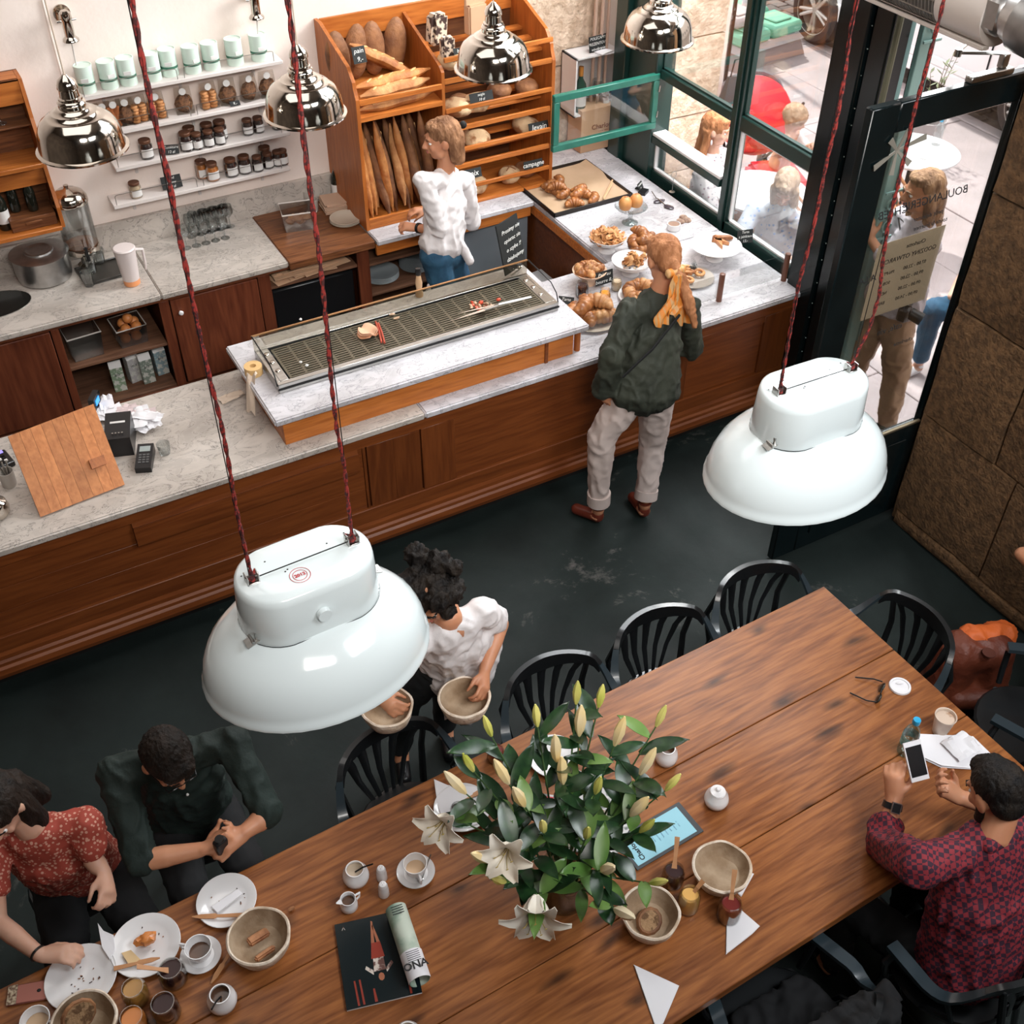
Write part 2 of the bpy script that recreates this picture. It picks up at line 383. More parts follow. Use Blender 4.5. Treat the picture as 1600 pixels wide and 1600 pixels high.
DIM = mat('dim_brown_paint', (.16, .12, .09), .8, c2=(.10, .075, .055), scale=1.5)
setting('ceiling', MB().box(-3.5, 5.0, -3.1, YB+.1, 5.9, 6.0), DIM)
setting('wall_left', MB().box(-3.5, -3.4, -3, YB, 0, 6), DIM)
setting('wall_front', MB().box(-3.5, 5.0, -3.1, -3, 0, 6), DIM)
wb = setting('wall_back', MB().box(-3.5, 3.66, YB, YB+.3, 0, 6).box(3.66, 5.6, YB+.1, YB+.3, 0, 6), [PLAS], 'cream plaster wall behind the back counter, rough stone to the right of the bread rack')
def stones(parent, m, along, x0, x1, rows, face, out, seed, dep=.11, jog=(.55, .95), name='stone_block', jit=.004):
    """ courses of rough ashlar; along 'x' or 'y'; face = coordinate of the wall's inner face, out = direction of depth """
    rnd = random.Random(seed)
    for k, (z0, z1) in enumerate(rows):
        p = x0-(rnd.random()*.3 if k % 2 else 0)
        while p < x1:
            w = rnd.uniform(*jog); a, c = max(p, x0), min(p+w, x1); p += w
            if c-a < .05: continue
            b = MB(); nx, nz = 7, 5; g = .006; dd = rnd.uniform(-jit, jit)
            def P(i, j, d=0):
                s = a+g+(c-a-2*g)*i/nx; z = z0+g+(z1-z0-2*g)*j/nz
                edge = i in (0, nx) or j in (0, nz)
                q = .012*noise.noise(V((s*4, z*4, seed+k)))+.006*noise.noise(V((s*13, z*13, seed)))
                s += .01*noise.noise(V((s*3, z*9, k))) if edge else 0
                d = (face-out*(dd+q-(.012 if edge else 0)))
                return (s, d, z) if along == 'x' else (d, s, z)
            gr = [[b.b.verts.new(P(i, j)) for j in range(nz+1)] for i in range(nx+1)]
            for i in range(nx):
                for j in range(nz): b._f([gr[i][j], gr[i+1][j], gr[i+1][j+1], gr[i][j+1]])
            edge = [gr[i][0] for i in range(nx+1)]+[gr[nx][j] for j in range(1, nz+1)]+[gr[i][nz] for i in range(nx-1, -1, -1)]+[gr[0][j] for j in range(nz-1, 0, -1)]
            bk = []
            for v in edge:
                q = v.co.copy()
                if along == 'x': q.y = face+out*dep
                else: q.x = face+out*dep
                bk.append(b.b.verts.new(q))
            b.bridge(edge, bk); b._f(bk)
            b.build(name, m, parent, smooth=55)
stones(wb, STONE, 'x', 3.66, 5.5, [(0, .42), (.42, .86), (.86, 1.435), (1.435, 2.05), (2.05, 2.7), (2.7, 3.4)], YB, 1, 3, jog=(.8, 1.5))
# stone pier to the right of the door
wr = setting('wall_right', MB().box(XP+.05, 4.95, -3, 3.12, 0, 5.9), MORT, 'thick pier of rough brown sandstone blocks beside the open glass door')
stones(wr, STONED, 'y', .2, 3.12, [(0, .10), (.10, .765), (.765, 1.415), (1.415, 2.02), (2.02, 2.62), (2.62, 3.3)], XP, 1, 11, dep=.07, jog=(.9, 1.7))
b = MB()
for z0, z1 in [(.0, .765), (.765, 1.415), (1.415, 2.02), (2.02, 2.62), (2.62, 3.3)]: b.bbox(XP+.03, 4.95, 3.09, 3.135, z0+.005, z1-.005, .012)
wpart('stone_return', b, STONED, wr)
# upper shop front above the door and window
setting('wall_upper', MB().box(XW, XW+.3, 3.1, YB, 5.2, 5.9).box(XW, XW+.3, 3.1, 3.3, 3.3, 5.9).box(XW, XW+.3, 6.35, YB, 0, 5.9), WHTP)
# shop window: posts, rails, panes
w1 = empty('window_1', (XW, 5.1, 0), label='green framed shop window over the pastry counter, its middle left sash open', kind='structure')
b = MB(); b.bbox(XW-.06, XW+.09, 5.89, 6.2, .0, 5.2, .006); b.bbox(XW-.1, XW-.02, 6.2, 6.33, .0, 5.2, .006); wpart('corner_post', b, GRN, w1)
b = MB(); b.bbox(XW-.03, XW+.04, 5.055, 5.15, .86, 5.2, .008); b.bbox(XW-.045, XW-.03, 5.08, 5.125, .86, 5.2, .004); wpart('mullion', b, GRN, w1)
for z0, z1, y0, y1, d in [(1.55, 1.61, 5.15, 5.89, .03), (1.53, 1.62, 4.34, 5.055, .03), (.84, .93, 4.34, 5.89, .03), (2.9, 3.0, 4.34, 5.89, .05)]:
    b = MB(); b.bbox(XW-d, XW+.04, y0, y1, z0, z1, .006); wpart('rail', b, GRN, w1)
b = MB(); b.bbox(XW-.05, XW+.05, 5.15, 5.89, 1.125, 1.175, .005); wpart('rail', b, GRN, w1)
b = MB(); b.bbox(XW-.045, XW+.06, 5.15, 5.89, 1.175, 1.195, .003); wpart('sill', b, WHTP, w1, label='white sill of the open sash')
for y0, y1, z0, z1 in [(5.15, 5.89, .93, 1.125), (5.15, 5.89, 1.61, 2.9), (4.34, 5.055, .93, 1.53), (4.34, 5.055, 1.62, 2.9), (4.34, 5.055, 3.0, 5.2), (5.15, 5.89, 3.0, 5.2)]:
    b = MB(); b.box(XW-.003, XW+.003, y0, y1, z0, z1); wpart('pane', b, GLSW, w1, 0)
    b = MB()
    for (a0, a1, c0, c1) in [(y0, y0+.012, z0, z1), (y1-.012, y1, z0, z1), (y0, y1, z0, z0+.012), (y0, y1, z1-.012, z1)]: b.box(XW-.012, XW+.012, a0, a1, c0, c1)
    wpart('glazing_bead', b, WHTP if z1 < 1.6 else GRN, w1, 0)
b = MB(); b.bbox(4.33, XW+.05, 4.34, 6.3, .0, .86, .004); wpart('stall_riser', b, BLK, w1)
# the sash swung into the room
sash = empty('window_sash', (4.39, 5.9, 1.22), label='small green framed window sash swung open over the pastry counter', cat='window')
b = MB()
sx0, sx1, sz0, sz1, sy = 3.6, 4.39, 1.222, 1.587, 5.9
b.bbox(sx0, sx1, sy-.018, sy+.018, sz1-.043, sz1, .004); b.bbox(sx0, sx1, sy-.018, sy+.018, sz0, sz0+.045, .004)
b.bbox(sx0, sx0+.042, sy-.018, sy+.018, sz0+.045, sz1-.043, .004); b.bbox(sx1-.042, sx1, sy-.018, sy+.018, sz0+.045, sz1-.043, .004)
wpart('sash_frame', b, GRNL, sash)
b = MB(); b.box(sx0+.042, sx1-.042, sy-.002, sy+.002, sz0+.045, sz1-.043); wpart('pane', b, GLSW, sash, 0)
b = MB(); b.tube([(4.385, sy-.02, 1.3), (4.39, sy-.02, 1.34)], .006); b.tube([(4.385, sy-.02, 1.47), (4.39, sy-.02, 1.51)], .006); wpart('hinge', b, STEEL, sash)
# door post (wide glossy black column) and doorway
t1 = empty('trim_1', (4.36, 4.1, 0), label='wide glossy black door post between the shop window and the door', kind='structure')
b = MB(); b.bbox(4.30, 4.47, 4.12, 4.34, 0, 5.2, .01); wpart('post_face', b, BLK, t1)
b = MB(); b.bbox(4.325, 4.46, 3.99, 4.115, 0, 5.2, .008); wpart('post_face', b, BLK, t1)
b = MB(); b.tube([(4.34, 3.965, 0), (4.34, 3.965, 5.2)], .016, 8); wpart('draught_brush', b, mat('brush', (.12, .12, .08), .9), t1)
rv = MB()
rr = random.Random(5)
for k in range(20): rv.ball((4.3215, 4.117+rr.uniform(-.004, .004), .25+k*.128+rr.uniform(-.03, .03)), .0032, 6, 4)
wpart('paint_chips', rv, mat('chipped_paint', (.5, .55, .5), .8), t1)
b = MB(); b.bbox(4.36, 4.46, 3.12, 3.99, 3.02, 3.12, .006); wpart('door_head', b, BLK, t1)
# pale teal outer shutter folded back outside the doorway
sh = empty('shutter', (4.56, 3.96, 0), label='pale teal iron shutter with scrollwork folded back outside the doorway', cat='shutter')
b = MB(); b.bbox(4.50, 4.565, 4.06, 4.10, .05, 3.0, .004); b.bbox(4.50, 4.57, 3.95, 3.98, .05, 3.0, .004); b.bbox(4.585, 4.605, 3.95, 3.98, .05, 3.0, .003)
wpart('stile', b, TEAL, sh)
b = MB(); b.box(4.51, 4.60, 3.981, 3.99, .05, 3.0); wpart('back_plate', b, BLK, sh)
for z in (1.45, 2.52):
    b = MB()
    for q in (-1, 1):
        pts = [(4.56+.04*math.cos(t)*(1-t/9), 3.935, z+q*(.06+.05*math.sin(t)*(1-t/9))) for t in [i*.5 for i in range(14)]]; b.tube(pts, .006, 6)
    b.bbox(4.5, 4.62, 3.93, 3.94, z-.008, z+.008, .002); b.bbox(4.5, 4.62, 3.93, 3.94, z+.13, z+.145, .002); b.bbox(4.5, 4.62, 3.93, 3.94, z-.145, z-.13, .002)
    wpart('scrollwork', b, TEAL, sh)
# glass door leaf opened inward against the pier
d1 = empty('door_1', (4.4, 3.19, 0), label='black framed glass door standing open, opening hours sheet taped to the glass', kind='structure')
DY0, DY1 = 3.165, 3.21
b = MB(); b.bbox(3.43, 3.585, DY0, DY1, .015, 2.545, .006); b.bbox(4.31, 4.42, DY0, DY1, .015, 2.545, .006); wpart('stile', b, BLK, d1)
b = MB(); b.bbox(3.585, 4.31, DY0, DY1, 2.415, 2.545, .006); wpart('top_rail', b, BLK, d1)
b = MB(); b.bbox(3.585, 4.31, DY0, DY1, .015, .655, .006); b.bbox(3.66, 4.24, DY0-.008, DY0, .12, .56, .004); wpart('kick_panel', b, BLK, d1)
b = MB(); b.bbox(3.585, 4.31, DY0-.006, DY0+.012, .655, .668, .002); wpart('glazing_bead', b, mat('old_brass', (.3, .24, .16), .4, .7), d1)
b = MB(); b.box(3.585, 4.31, 3.185, 3.191, .66, 2.415); wpart('pane', b, GLSW, d1, 0)
b = MB(); b.bbox(3.46, 3.5, DY0-.05, DY0-.035, 1.0, 1.26, .004); b.tube([(3.48, DY0, 1.03), (3.48, DY0-.045, 1.03)], .008); b.tube([(3.48, DY0, 1.23), (3.48, DY0-.045, 1.23)], .008)
wpart('pull_handle', b, STEEL, d1)
b = MB(); b.bbox(3.97, 4.22, DY0+.004, DY0+.045, 2.545, 2.572, .004); b.bbox(4.15, 4.19, DY0+.02, DY0+.05, 2.572, 2.63, .004)
p0, p1, p2 = V((4.17, 3.2, 2.63)), U(1497, 82, 'z', 2.63), U(1522, 60, 'z', 2.63)
b.tube([p0, p1], .008, 6); b.tube([p1, p2], .006, 6); b.cyl(p1-V((0, 0, .015)), p1+V((0, 0, .015)), .016, n=10)
wpart('door_closer', b, STEEL, d1)
# opening-hours sheet (fixed to the outer side, seen from behind through the glass)
b = MB(); pts = [U(1345, 497, 'y', 3.198), U(1387, 375, 'y', 3.198), U(1462, 392, 'y', 3.198), U(1444, 468, 'y', 3.198)]
hx0, hx1, hz0, hz1 = 3.69, 4.10, 1.47, 1.79
hz0, hz1 = 1.46, 1.86
b.box(hx0, hx1, 3.194, 3.1955, hz0, hz1); hs_ = wpart('hours_sheet', b, mat('buff_paper', (.52, .38, .25), .8), d1, 0, 'buff sheet of opening hours')
RX = (R(90), 0, 0)
for s, sz, x, z in [('Charlotte', .03, 3.93, 1.81), ('GODZINY OTWARCIA', .034, 3.90, 1.755), ('PN-PT', .024, 3.80, 1.69), ('07.00 - 22.00', .027, 3.96, 1.69), ('SOB', .024, 3.80, 1.635), ('09.00 - 22.00', .027, 3.96, 1.635), ('ND', .024, 3.80, 1.58), ('09.00 - 22.00', .027, 3.96, 1.58), ('BAR', .024, 3.80, 1.525), ('09.00 - 24.00', .027, 3.96, 1.525)]:
    t = text(s, sz, INK, hs_, V((x, 3.1925, z))-d1.location, RX); t.scale = (-1, 1, 1)
for s, sz, x, z in [('BOULANGERIE', .06, 3.97, 2.03), ('CHLEB', .06, 3.72, 2.02), ('petit dejeuner', .032, 3.95, 1.95), ('toute la journee', .032, 3.98, 1.90), ('A LA', .05, 3.66, 1.70), ('cafe, vin', .05, 3.9, 1.36), ('charlotte', .034, 4.02, 1.25), ('vin', .06, 3.70, .93)]:
    t = text(s, sz, INK, d1, V((x, 3.182, z))-d1.location, RX, shear=.3); t.scale = (-1, 1, 1)
# bow of ribbon taped at the top of the glass
b = MB()
for a in range(6):
    an = a*1.05+.3; L = .10 if a % 3 else .14; c = V((3.63, 3.172, 2.33)); e = c+V((math.cos(an)*L, -.02, math.sin(an)*L)); s_ = V((-math.sin(an), 0, math.cos(an)))*.014
    b.hexa([c-s_*.3, c+s_*.3, c+s_*.3+V((0, .004, 0)), c-s_*.3+V((0, .004, 0))], [e-s_, e+s_, e+s_+V((0, .004, 0)), e-s_+V((0, .004, 0))])
wpart('ribbon_bow', b, mat('grey_ribbon', (.28, .26, .22), .4), d1)
# ---------------------------------------------------------------- air curtain above the door
ac = empty('air_curtain', (3.98, 3.5, 2.79), label='white warm-air curtain with a dark grille over the doorway', cat='air curtain')
PW = mat('warm_white_plastic', (.62, .55, .5), .35)
b = MB(); b.tube([(4.0, 3.38, 2.84), (4.0, 4.6, 2.84)], .125, 28); wpart('housing', b, mat('ac_metal', (.10, .09, .08), .4), ac)
b = MB(); b.tube([(4.0, 3.13, 2.84), (4.0, 3.38, 2.84)], .13, 28); b.bbox(3.93, 3.97, 3.13, 4.6, 2.70, 2.72, .004); b.bbox(4.1, 4.14, 3.13, 4.6, 2.80, 2.86, .004); b.tube([(4.0, 4.6, 2.84), (4.0, 4.75, 2.84)], .13, 28); wpart('end_cover', b, PW, ac)
b = MB()
for i in range(60): b.tube([(4.0+.131*math.cos(t), 3.39+i*.02, 2.84+.131*math.sin(t)) for t in [R(150+k*18) for k in range(7)]], .0022, 4)
for t in (R(158), R(182), R(206), R(230)): b.box(4.0+.134*math.cos(t)-.002, 4.0+.134*math.cos(t)+.002, 3.38, 4.6, 2.84+.134*math.sin(t)-.002, 2.84+.134*math.sin(t)+.002)
wpart('grille', b, mat('grille_metal', (.3, .27, .24), .35, .6), ac)
b = MB(); b.tube([(3.98, 3.06, 2.86), (3.98, 3.0, 2.86)], [.1, .11], 20); b.tube([(3.98, 3.0, 2.86), (3.98, 2.8, 2.84)], [.125, .12], 24); b.bbox(3.88, 4.08, 3.04, 3.16, 2.78, 2.94, .03)
wpart('motor_cap', b, ALU, ac, label='metal motor cap at the end of the air curtain')
b = MB(); b.bbox(4.05, 4.26, 3.1, 3.118, 2.8, 2.9, .003); wpart('bracket', b, STEEL, ac)
# pipes running up the corner
b = MB()
for x, y, r in [(4.27, 6.5, .012), (4.31, 6.48, .012), (4.345, 6.46, .01)]: b.tube([(x, y, .9), (x+.004, y, 1.6), (x, y, 4)], r, 8)
pp = b.build('wall_pipes', mat('pipe_paint', (.52, .36, .28), .5), None, origin=(4.3, 6.48, .9)); tag(pp, 'thin painted pipes running up the corner between stone wall and green post', 'pipe')
# ================================================================ long service counter
def part_world(t):
    return lambda name, mb, m, smooth=40, label=None: wpart(name, mb, m, t, smooth, label)
ZC = .90
ct = empty('service_counter', (2.0, 4.6, 0), label='long reddish wooden service counter with a marble top and a return along the window', cat='counter')
P_ = part_world(ct)
b = MB(); b.box(-3.3, 4.30, 4.27, 4.30, .12, .86); b.box(-3.3, 3.52, 4.96, 5.0, .0, .86); b.box(3.52, 3.55, 5.0, 6.55, .0, .86); b.box(4.28, 4.30, 4.27, 5.0, .12, .86); P_('carcass', b, FRONT, 0)
b = MB(); b.box(-3.3, 4.28, 4.32, 4.36, 0, .13); P_('plinth', b, BLACKM, 0)
b = MB(); b.bbox(-3.3, 4.31, 4.243, 4.27, .775, .862, .004); P_('top_rail', b, FRONT)
b = MB(); b.bbox(-3.3, 4.31, 4.238, 4.27, .275, .365, .004); P_('bottom_rail', b, FRONT)
b = MB(); b.prism_x([(4.27, .13), (4.215, .13), (4.205, .16), (4.21, .19), (4.222, .2), (4.222, .22), (4.232, .232), (4.232, .255), (4.24, .275), (4.27, .275)], -3.3, 4.31); P_('base_moulding', b, FRONT, 20)
for x0, x1 in [(-3.2, -1.0), (-.95, 1.53)]:
    b = MB()
    for k in range(3):
        z0 = .367+k*.136; b.bbox(x0, x1, 4.258, 4.272, z0, z0+.134, .0015)
    P_('panel', b, FRONT)
b = MB(); b.bbox(1.53, 1.545, 4.25, 4.27, .367, .773, .002); P_('stile', b, FRONTZ)
b = MB(); b.bbox(1.553, 1.85, 4.248, 4.272, .367, .773, .002); b.bbox(1.70, 1.845, 4.2465, 4.25, .37, .77, .001); P_('door', b, FRONTZ)
b = MB(); b.bbox(1.858, 2.05, 4.246, 4.272, .367, .773, .002); P_('stile', b, FRONTZ)
b = MB(); b.bbox(2.05, 3.44, 4.256, 4.272, .367, .773, .002); P_('panel', b, FRONT)
b = MB(); b.bbox(3.44, 3.56, 4.246, 4.272, .367, .773, .002); P_('stile', b, FRONTZ)
b = MB(); b.bbox(3.56, 4.10, 4.256, 4.272, .367, .73, .002); b.bbox(3.56, 4.10, 4.246, 4.272, .73, .773, .002); P_('panel', b, FRONT)
b = MB(); b.bbox(4.10, 4.31, 4.244, 4.272, .367, .773, .002); P_('stile', b, FRONTZ)
b = MB(); b.prism_x([(4.236, .755), (4.226, .76), (4.222, .66), (4.226, .645), (4.236, .64), (4.258, .64), (4.258, .78), (4.243, .78)], .36, 1.5); P_('tray_rail', b, FRONT, 20)
# marble slabs with a rounded front edge
def slab(x0, x1, y0, y1, z1, th=.035, m=None, r=.012, fronts='yfront'):
    b = MB(); t = bmesh.new(); bmesh.ops.create_cube(t, size=1)
    for v in t.verts: v.co = V(((x0+x1)/2+v.co.x*(x1-x0), (y0+y1)/2+v.co.y*(y1-y0), z1-th/2+v.co.z*th))
    bmesh.ops.bevel(t, geom=t.edges[:], offset=r, segments=3, affect='EDGES'); b.add(t); return b
P_('marble_slab', slab(-3.3, 1.868, 4.205, 5.03, ZC, .04, r=.008), MARBD, 30, 'worn greyish marble slab at the till end')
P_('marble_slab', slab(1.871, 4.335, 4.205, 5.03, ZC, .04, r=.008), MARB, 30)
P_('marble_slab', slab(3.49, 4.335, 5.033, 6.60, ZC, .04, r=.008), MARB, 30)
b = MB(); b.bbox(3.488, 3.502, 5.03, 6.5, .80, .862, .003); P_('edge_board', b, OAKX)
# raised display step on the counter
rs = empty('display_step', (2.0, 4.6, ZC), label='raised wooden display step with a pale marble top standing on the counter', cat='display step')
b = MB(); b.bbox(1.16, 2.80, 4.30, 4.32, ZC, 1.045, .002); b.bbox(1.16, 1.18, 4.32, 4.95, ZC, 1.045, .002); b.bbox(1.18, 2.80, 4.93, 4.95, ZC, 1.045, .002); b.bbox(2.78, 2.80, 4.32, 4.93, ZC, 1.045, .002); wpart('side_board', b, OAKX, rs)
b = MB(); b.bbox(2.62, 2.64, 4.292, 4.30, ZC, 1.045, .001); wpart('joint_strip', b, FRONT, rs)
b = MB(); b.cyl((2.84, 4.325, ZC), (2.84, 4.325, 1.05), .018, n=14); wpart('post', b, OAK, rs)
wpart('marble_slab', slab(1.115, 2.875, 4.265, 4.99, 1.083, .038, r=.008), MARB, rs, 30)
# wooden posts that carry the glass guard
for x, y in ((3.35, 4.33), (4.12, 4.33)):
    pass
def guard():
    g = empty('glass_guard', (3.5, 4.33, ZC), label='low clear glass guard between round wooden posts in front of the pastries', cat='glass guard')
    pa, pb = U(1123, 470, 'z', ZC), U(1224, 438, 'z', ZC)
    for p, q in ((pa, (1130, 410)), (pb, (1231, 380))):
        b = MB(); b.cyl((p.x, p.y, ZC), (p.x, p.y, ZC+.175), .017, n=14); b.ball((p.x, p.y, ZC+.175), (.016, .016, .005), 12, 5); wpart('post', b, mat('dark_oak_post', (.16, .06, .035), .4), g)
    b = MB(); b.box(2.86, pb.x, pa.y+.004, pa.y+.009, ZC+.02, ZC+.17); wpart('glass_panel', b, GLS, g, 0)
    return pa, pb
PA, PB = guard()
# ---------------------------------------------------------------- back counter
bc = empty('back_counter', (1.2, 6.2, 0), label='dark red back counter with cupboards, open shelves and worn grey marble top', cat='counter')
P_ = part_world(bc)
BW = wood('back_cabinet_wood', (.085, .02, .009), (.155, .042, .018), 'z', .45, .8); BWX = wood('back_cabinet_wood_x', (.10, .026, .011), (.18, .055, .022), 'x', .45, .8)
INS = mat('cabinet_inside', (.07, .035, .02), .8)
P_('marble_slab', slab(-3.3, 1.02, 5.95, YB-.03, ZC, .04, r=.008), MARBD, 30)
P_('marble_slab', slab(1.023, 1.80, 5.95, YB-.03, ZC, .04, r=.008), MARBD, 30)
b = MB(); b.bbox(-3.3, 2.36, YB-.03, YB, ZC-.02, 1.07, .004); P_('splash_back', b, MARBD, 30, 'upright grey marble splashback')
P_('wood_slab', slab(1.80, 2.36, 5.93, YB-.03, ZC+.002, .05, r=.004), BLOCK, 30, 'dark wooden work board let into the top')
P_('marble_slab', slab(2.365, 3.48, 5.90, YB, ZC+.012, .035, r=.006), MARB, 30, 'pale marble ledge under the bread rack')
b = MB(); b.bbox(2.365, 3.47, 5.925, 5.95, .80, .875, .003); P_('apron', b, OAKX)
b = MB(); b.bbox(-3.3, 2.36, 5.975, 6.0, .835, .858, .002); b.bbox(-3.3, 2.95, 5.975, 6.0, .12, .24, .002); P_('rail', b, BWX)
b = MB(); b.box(-3.3, 2.95, 6.54, 6.56, .0, .86); P_('back_board', b, INS, 0)
for x0, x1 in ((.385, .43), (1.0, 1.06), (1.605, 1.68), (2.25, 2.33), (2.9, 2.96)):
    b = MB(); b.bbox(x0, x1, 5.975, 6.0, .24, .835, .002); b.box((x0+x1)/2-.01, (x0+x1)/2+.01, 6.0, 6.54, .1, .85); P_('stile', b, BW)
for x0, x1 in ((-.9, -.27), (-.25, .378), (1.066, 1.598)):
    b = MB(); b.bbox(x0, x1, 5.968, 5.99, .255, .83, .004); d = P_('door', b, BW)
    if x0 > 1: 
        k = U(283, 489, 'y', 5.95); b = MB(); b.lathe([(0, -.02), (.006, -.02), (.006, -.008), (.013, -.004), (.015, .004), (.01, .012), (0, .014)], k, 14, mtx=Matrix.Rotation(R(90), 4, 'X')); wpart('knob', b, WHT, d)
for x0, x1, zs in ((.43, 1.0, (.255, .555)), (1.68, 2.25, (.255, .74)), (2.33, 2.9, (.25, .50, .72))):
    for z in zs:
        b = MB(); b.bbox(x0, x1, 5.985, 6.54, z-.018, z, .002); P_('shelf', b, wood('shelf_board', (.10, .045, .025), (.17, .08, .045), 'x', .6))
b = MB(); b.box(2.96, 3.49, 6.0, 6.02, 0, .8); P_('grey_panel', b, PLASG, 0, 'smooth blue grey panel beside the shelves')
# sink basin at the left end
c = U(-12, 478, 'z', ZC+.001); b = MB(); ms = Matrix.Diagonal((1.25, .85, 1, 1))
b.lathe([(.165, .002), (.172, .004), (.172, 0), (.16, -.01)], c, 32, mtx=ms); P_('sink_rim', b, STEEL)
b = MB(); b.lathe([(.17, .0035), (.001, .0036), (0, .0036)], c, 32, mtx=ms); P_('sink_bowl', b, mat('sink_dark', (.012, .013, .012), .15, .3), label='dark sink bowl')
# ---------------------------------------------------------------- bread rack
br = empty('bread_rack', (3.03, 6.3, ZC+.012), label='tall orange oak bread rack with baguette bays and slatted shelves', cat='bread rack')
P_ = part_world(br)
Z0, X0, X1, XM = ZC+.012, 2.36, 3.70, 2.915
YF = 6.05
prof = [(YB-.005, Z0), (YF, Z0), (YF, 1.74), (YF+.02, 1.78), (YF+.03, 1.80), (YF+.035, 1.83), (YF+.10, 1.90), (YB-.08, 2.03), (YB-.005, 2.03)]
for x in (X0, X1-.022):
    b = MB(); b.prism_x(prof, x, x+.022); P_('side_panel', b, OAK, 20)
b = MB(); b.prism_x([(YB-.03, Z0+.02), (YF+.01, Z0+.02), (YF+.005, 1.80), (YF+.04, 1.83), (YB-.03, 2.0)], XM, XM+.02); P_('divider', b, OAK, 20)
b = MB(); b.bbox(X0+.022, X1-.022, YB-.025, YB-.005, Z0, 2.02, .002); P_('back_panel', b, wood('rack_back', (.07, .024, .010), (.13, .048, .018), 'x', .5))
b = MB(); b.bbox(X0+.022, X1-.022, YB-.045, YB-.025, 1.90, 2.035, .003); P_('head_board', b, OAKX)
b = MB(); b.bbox(X0+.022, X1-.022, YF+.005, YB-.03, Z0, Z0+.02, .002); P_('bottom_board', b, OAKX)
b = MB(); b.bbox(X0+.022, XM, YF, YF+.02, Z0+.02, Z0+.07, .002); P_('front_rail', b, OAKX)
# left bay shelf, tilted, with two rails
b = MB(); b.prism_x([(YF, 1.605), (YF, 1.632), (YB-.03, 1.68), (YB-.03, 1.65)], X0+.022, XM); P_('shelf', b, OAKX)
b = MB(); b.bbox(X0+.022, XM, YF, YF+.016, 1.702, 1.735, .003); P_('slat', b, OAKX)
# right bay: five sloping shelves of slats with a front bar each
RZ = [1.72, 1.565, 1.435, 1.21, 1.01]
def zat(px, py): return U(px, py, 'y', YF).z
RT = [zat(862, 86), zat(862, 97), zat(858, 165), zat(855, 225), zat(852, 263)]
shelves = [(1.90, None), (1.725, 1.845), (1.475, 1.585), (1.22, 1.315), (None, 1.07)]
def rz(px1, py1): return U(px1, py1, 'y', YF).z
rails = {'bar': [rz(860, 62), rz(858, 140), rz(855, 203), rz(853, 262)], 'shelf': [rz(860, 92), rz(858, 167), rz(855, 226)]}
for z in rails['shelf']:
    for k in range(4):
        y = YF+.004+k*.125; zz = z-.018+(y-YF)*.2
        b = MB(); b.bbox(XM+.02, X1-.022, y, y+(.018 if k == 0 else .06), zz-(.012 if k == 0 else 0), zz+.018, .002); P_('slat', b, OAKX)
for z in rails['bar']:
    b = MB(); b.bbox(XM+.02, X1-.022, YF-.002, YF+.014, z-.016, z+.012, .003); P_('front_bar', b, OAKX)
# ---------------------------------------------------------------- wall shelves with brackets and gallery rails
SHW = mat('shelf_white', (.66, .6, .57), .5)
shelf_z = [1.885, 1.665, 1.455, 1.235]
SX0 = [.93, .99, 1.02, .96]; SX1 = [2.09, 2.10, 2.08, 2.05]
WS = []
for i, z in enumerate(shelf_z):
    s = empty('wall_shelf', (1.5, YB, z), label=['white wall shelf, topmost of four, holding mint green tins', 'white wall shelf, second from the top, holding cookie bags', 'white wall shelf, third from the top, holding dark jam jars', 'white wall shelf, lowest of four, above the splashback'][i], cat='shelf', group=None)
    x0, x1 = SX0[i], SX1[i]
    b = MB(); b.bbox(x0, x1, YB-.16, YB, z-.022, z, .003); wpart('board', b, SHW, s)
    for xb in (x0+.14, (x0+x1)/2, x1-.14):
        b = MB(); b.box(xb-.008, xb+.008, YB-.012, YB, z-.12, z-.022); b.prism_x([(YB-.012, z-.022), (YB-.13, z-.022), (YB-.13, z-.03), (YB-.012, z-.05)], xb-.006, xb+.006); wpart('bracket', b, SHW, s)
    xm = (x0+x1)/2-.02
    for a, c in ((x0+.02, xm-.02), (xm+.02, x1-.05)):
        b = MB(); y = YB-.15
        b.tube([(a, y, z), (a, y, z+.05), (a+.006, y, z+.058), (a+.02, y, z+.06), (c-.02, y, z+.06), (c-.006, y, z+.058), (c, y, z+.05), (c, y, z)], .0022, 6); wpart('gallery_rail', b, STEEL, s)
    WS.append(s)
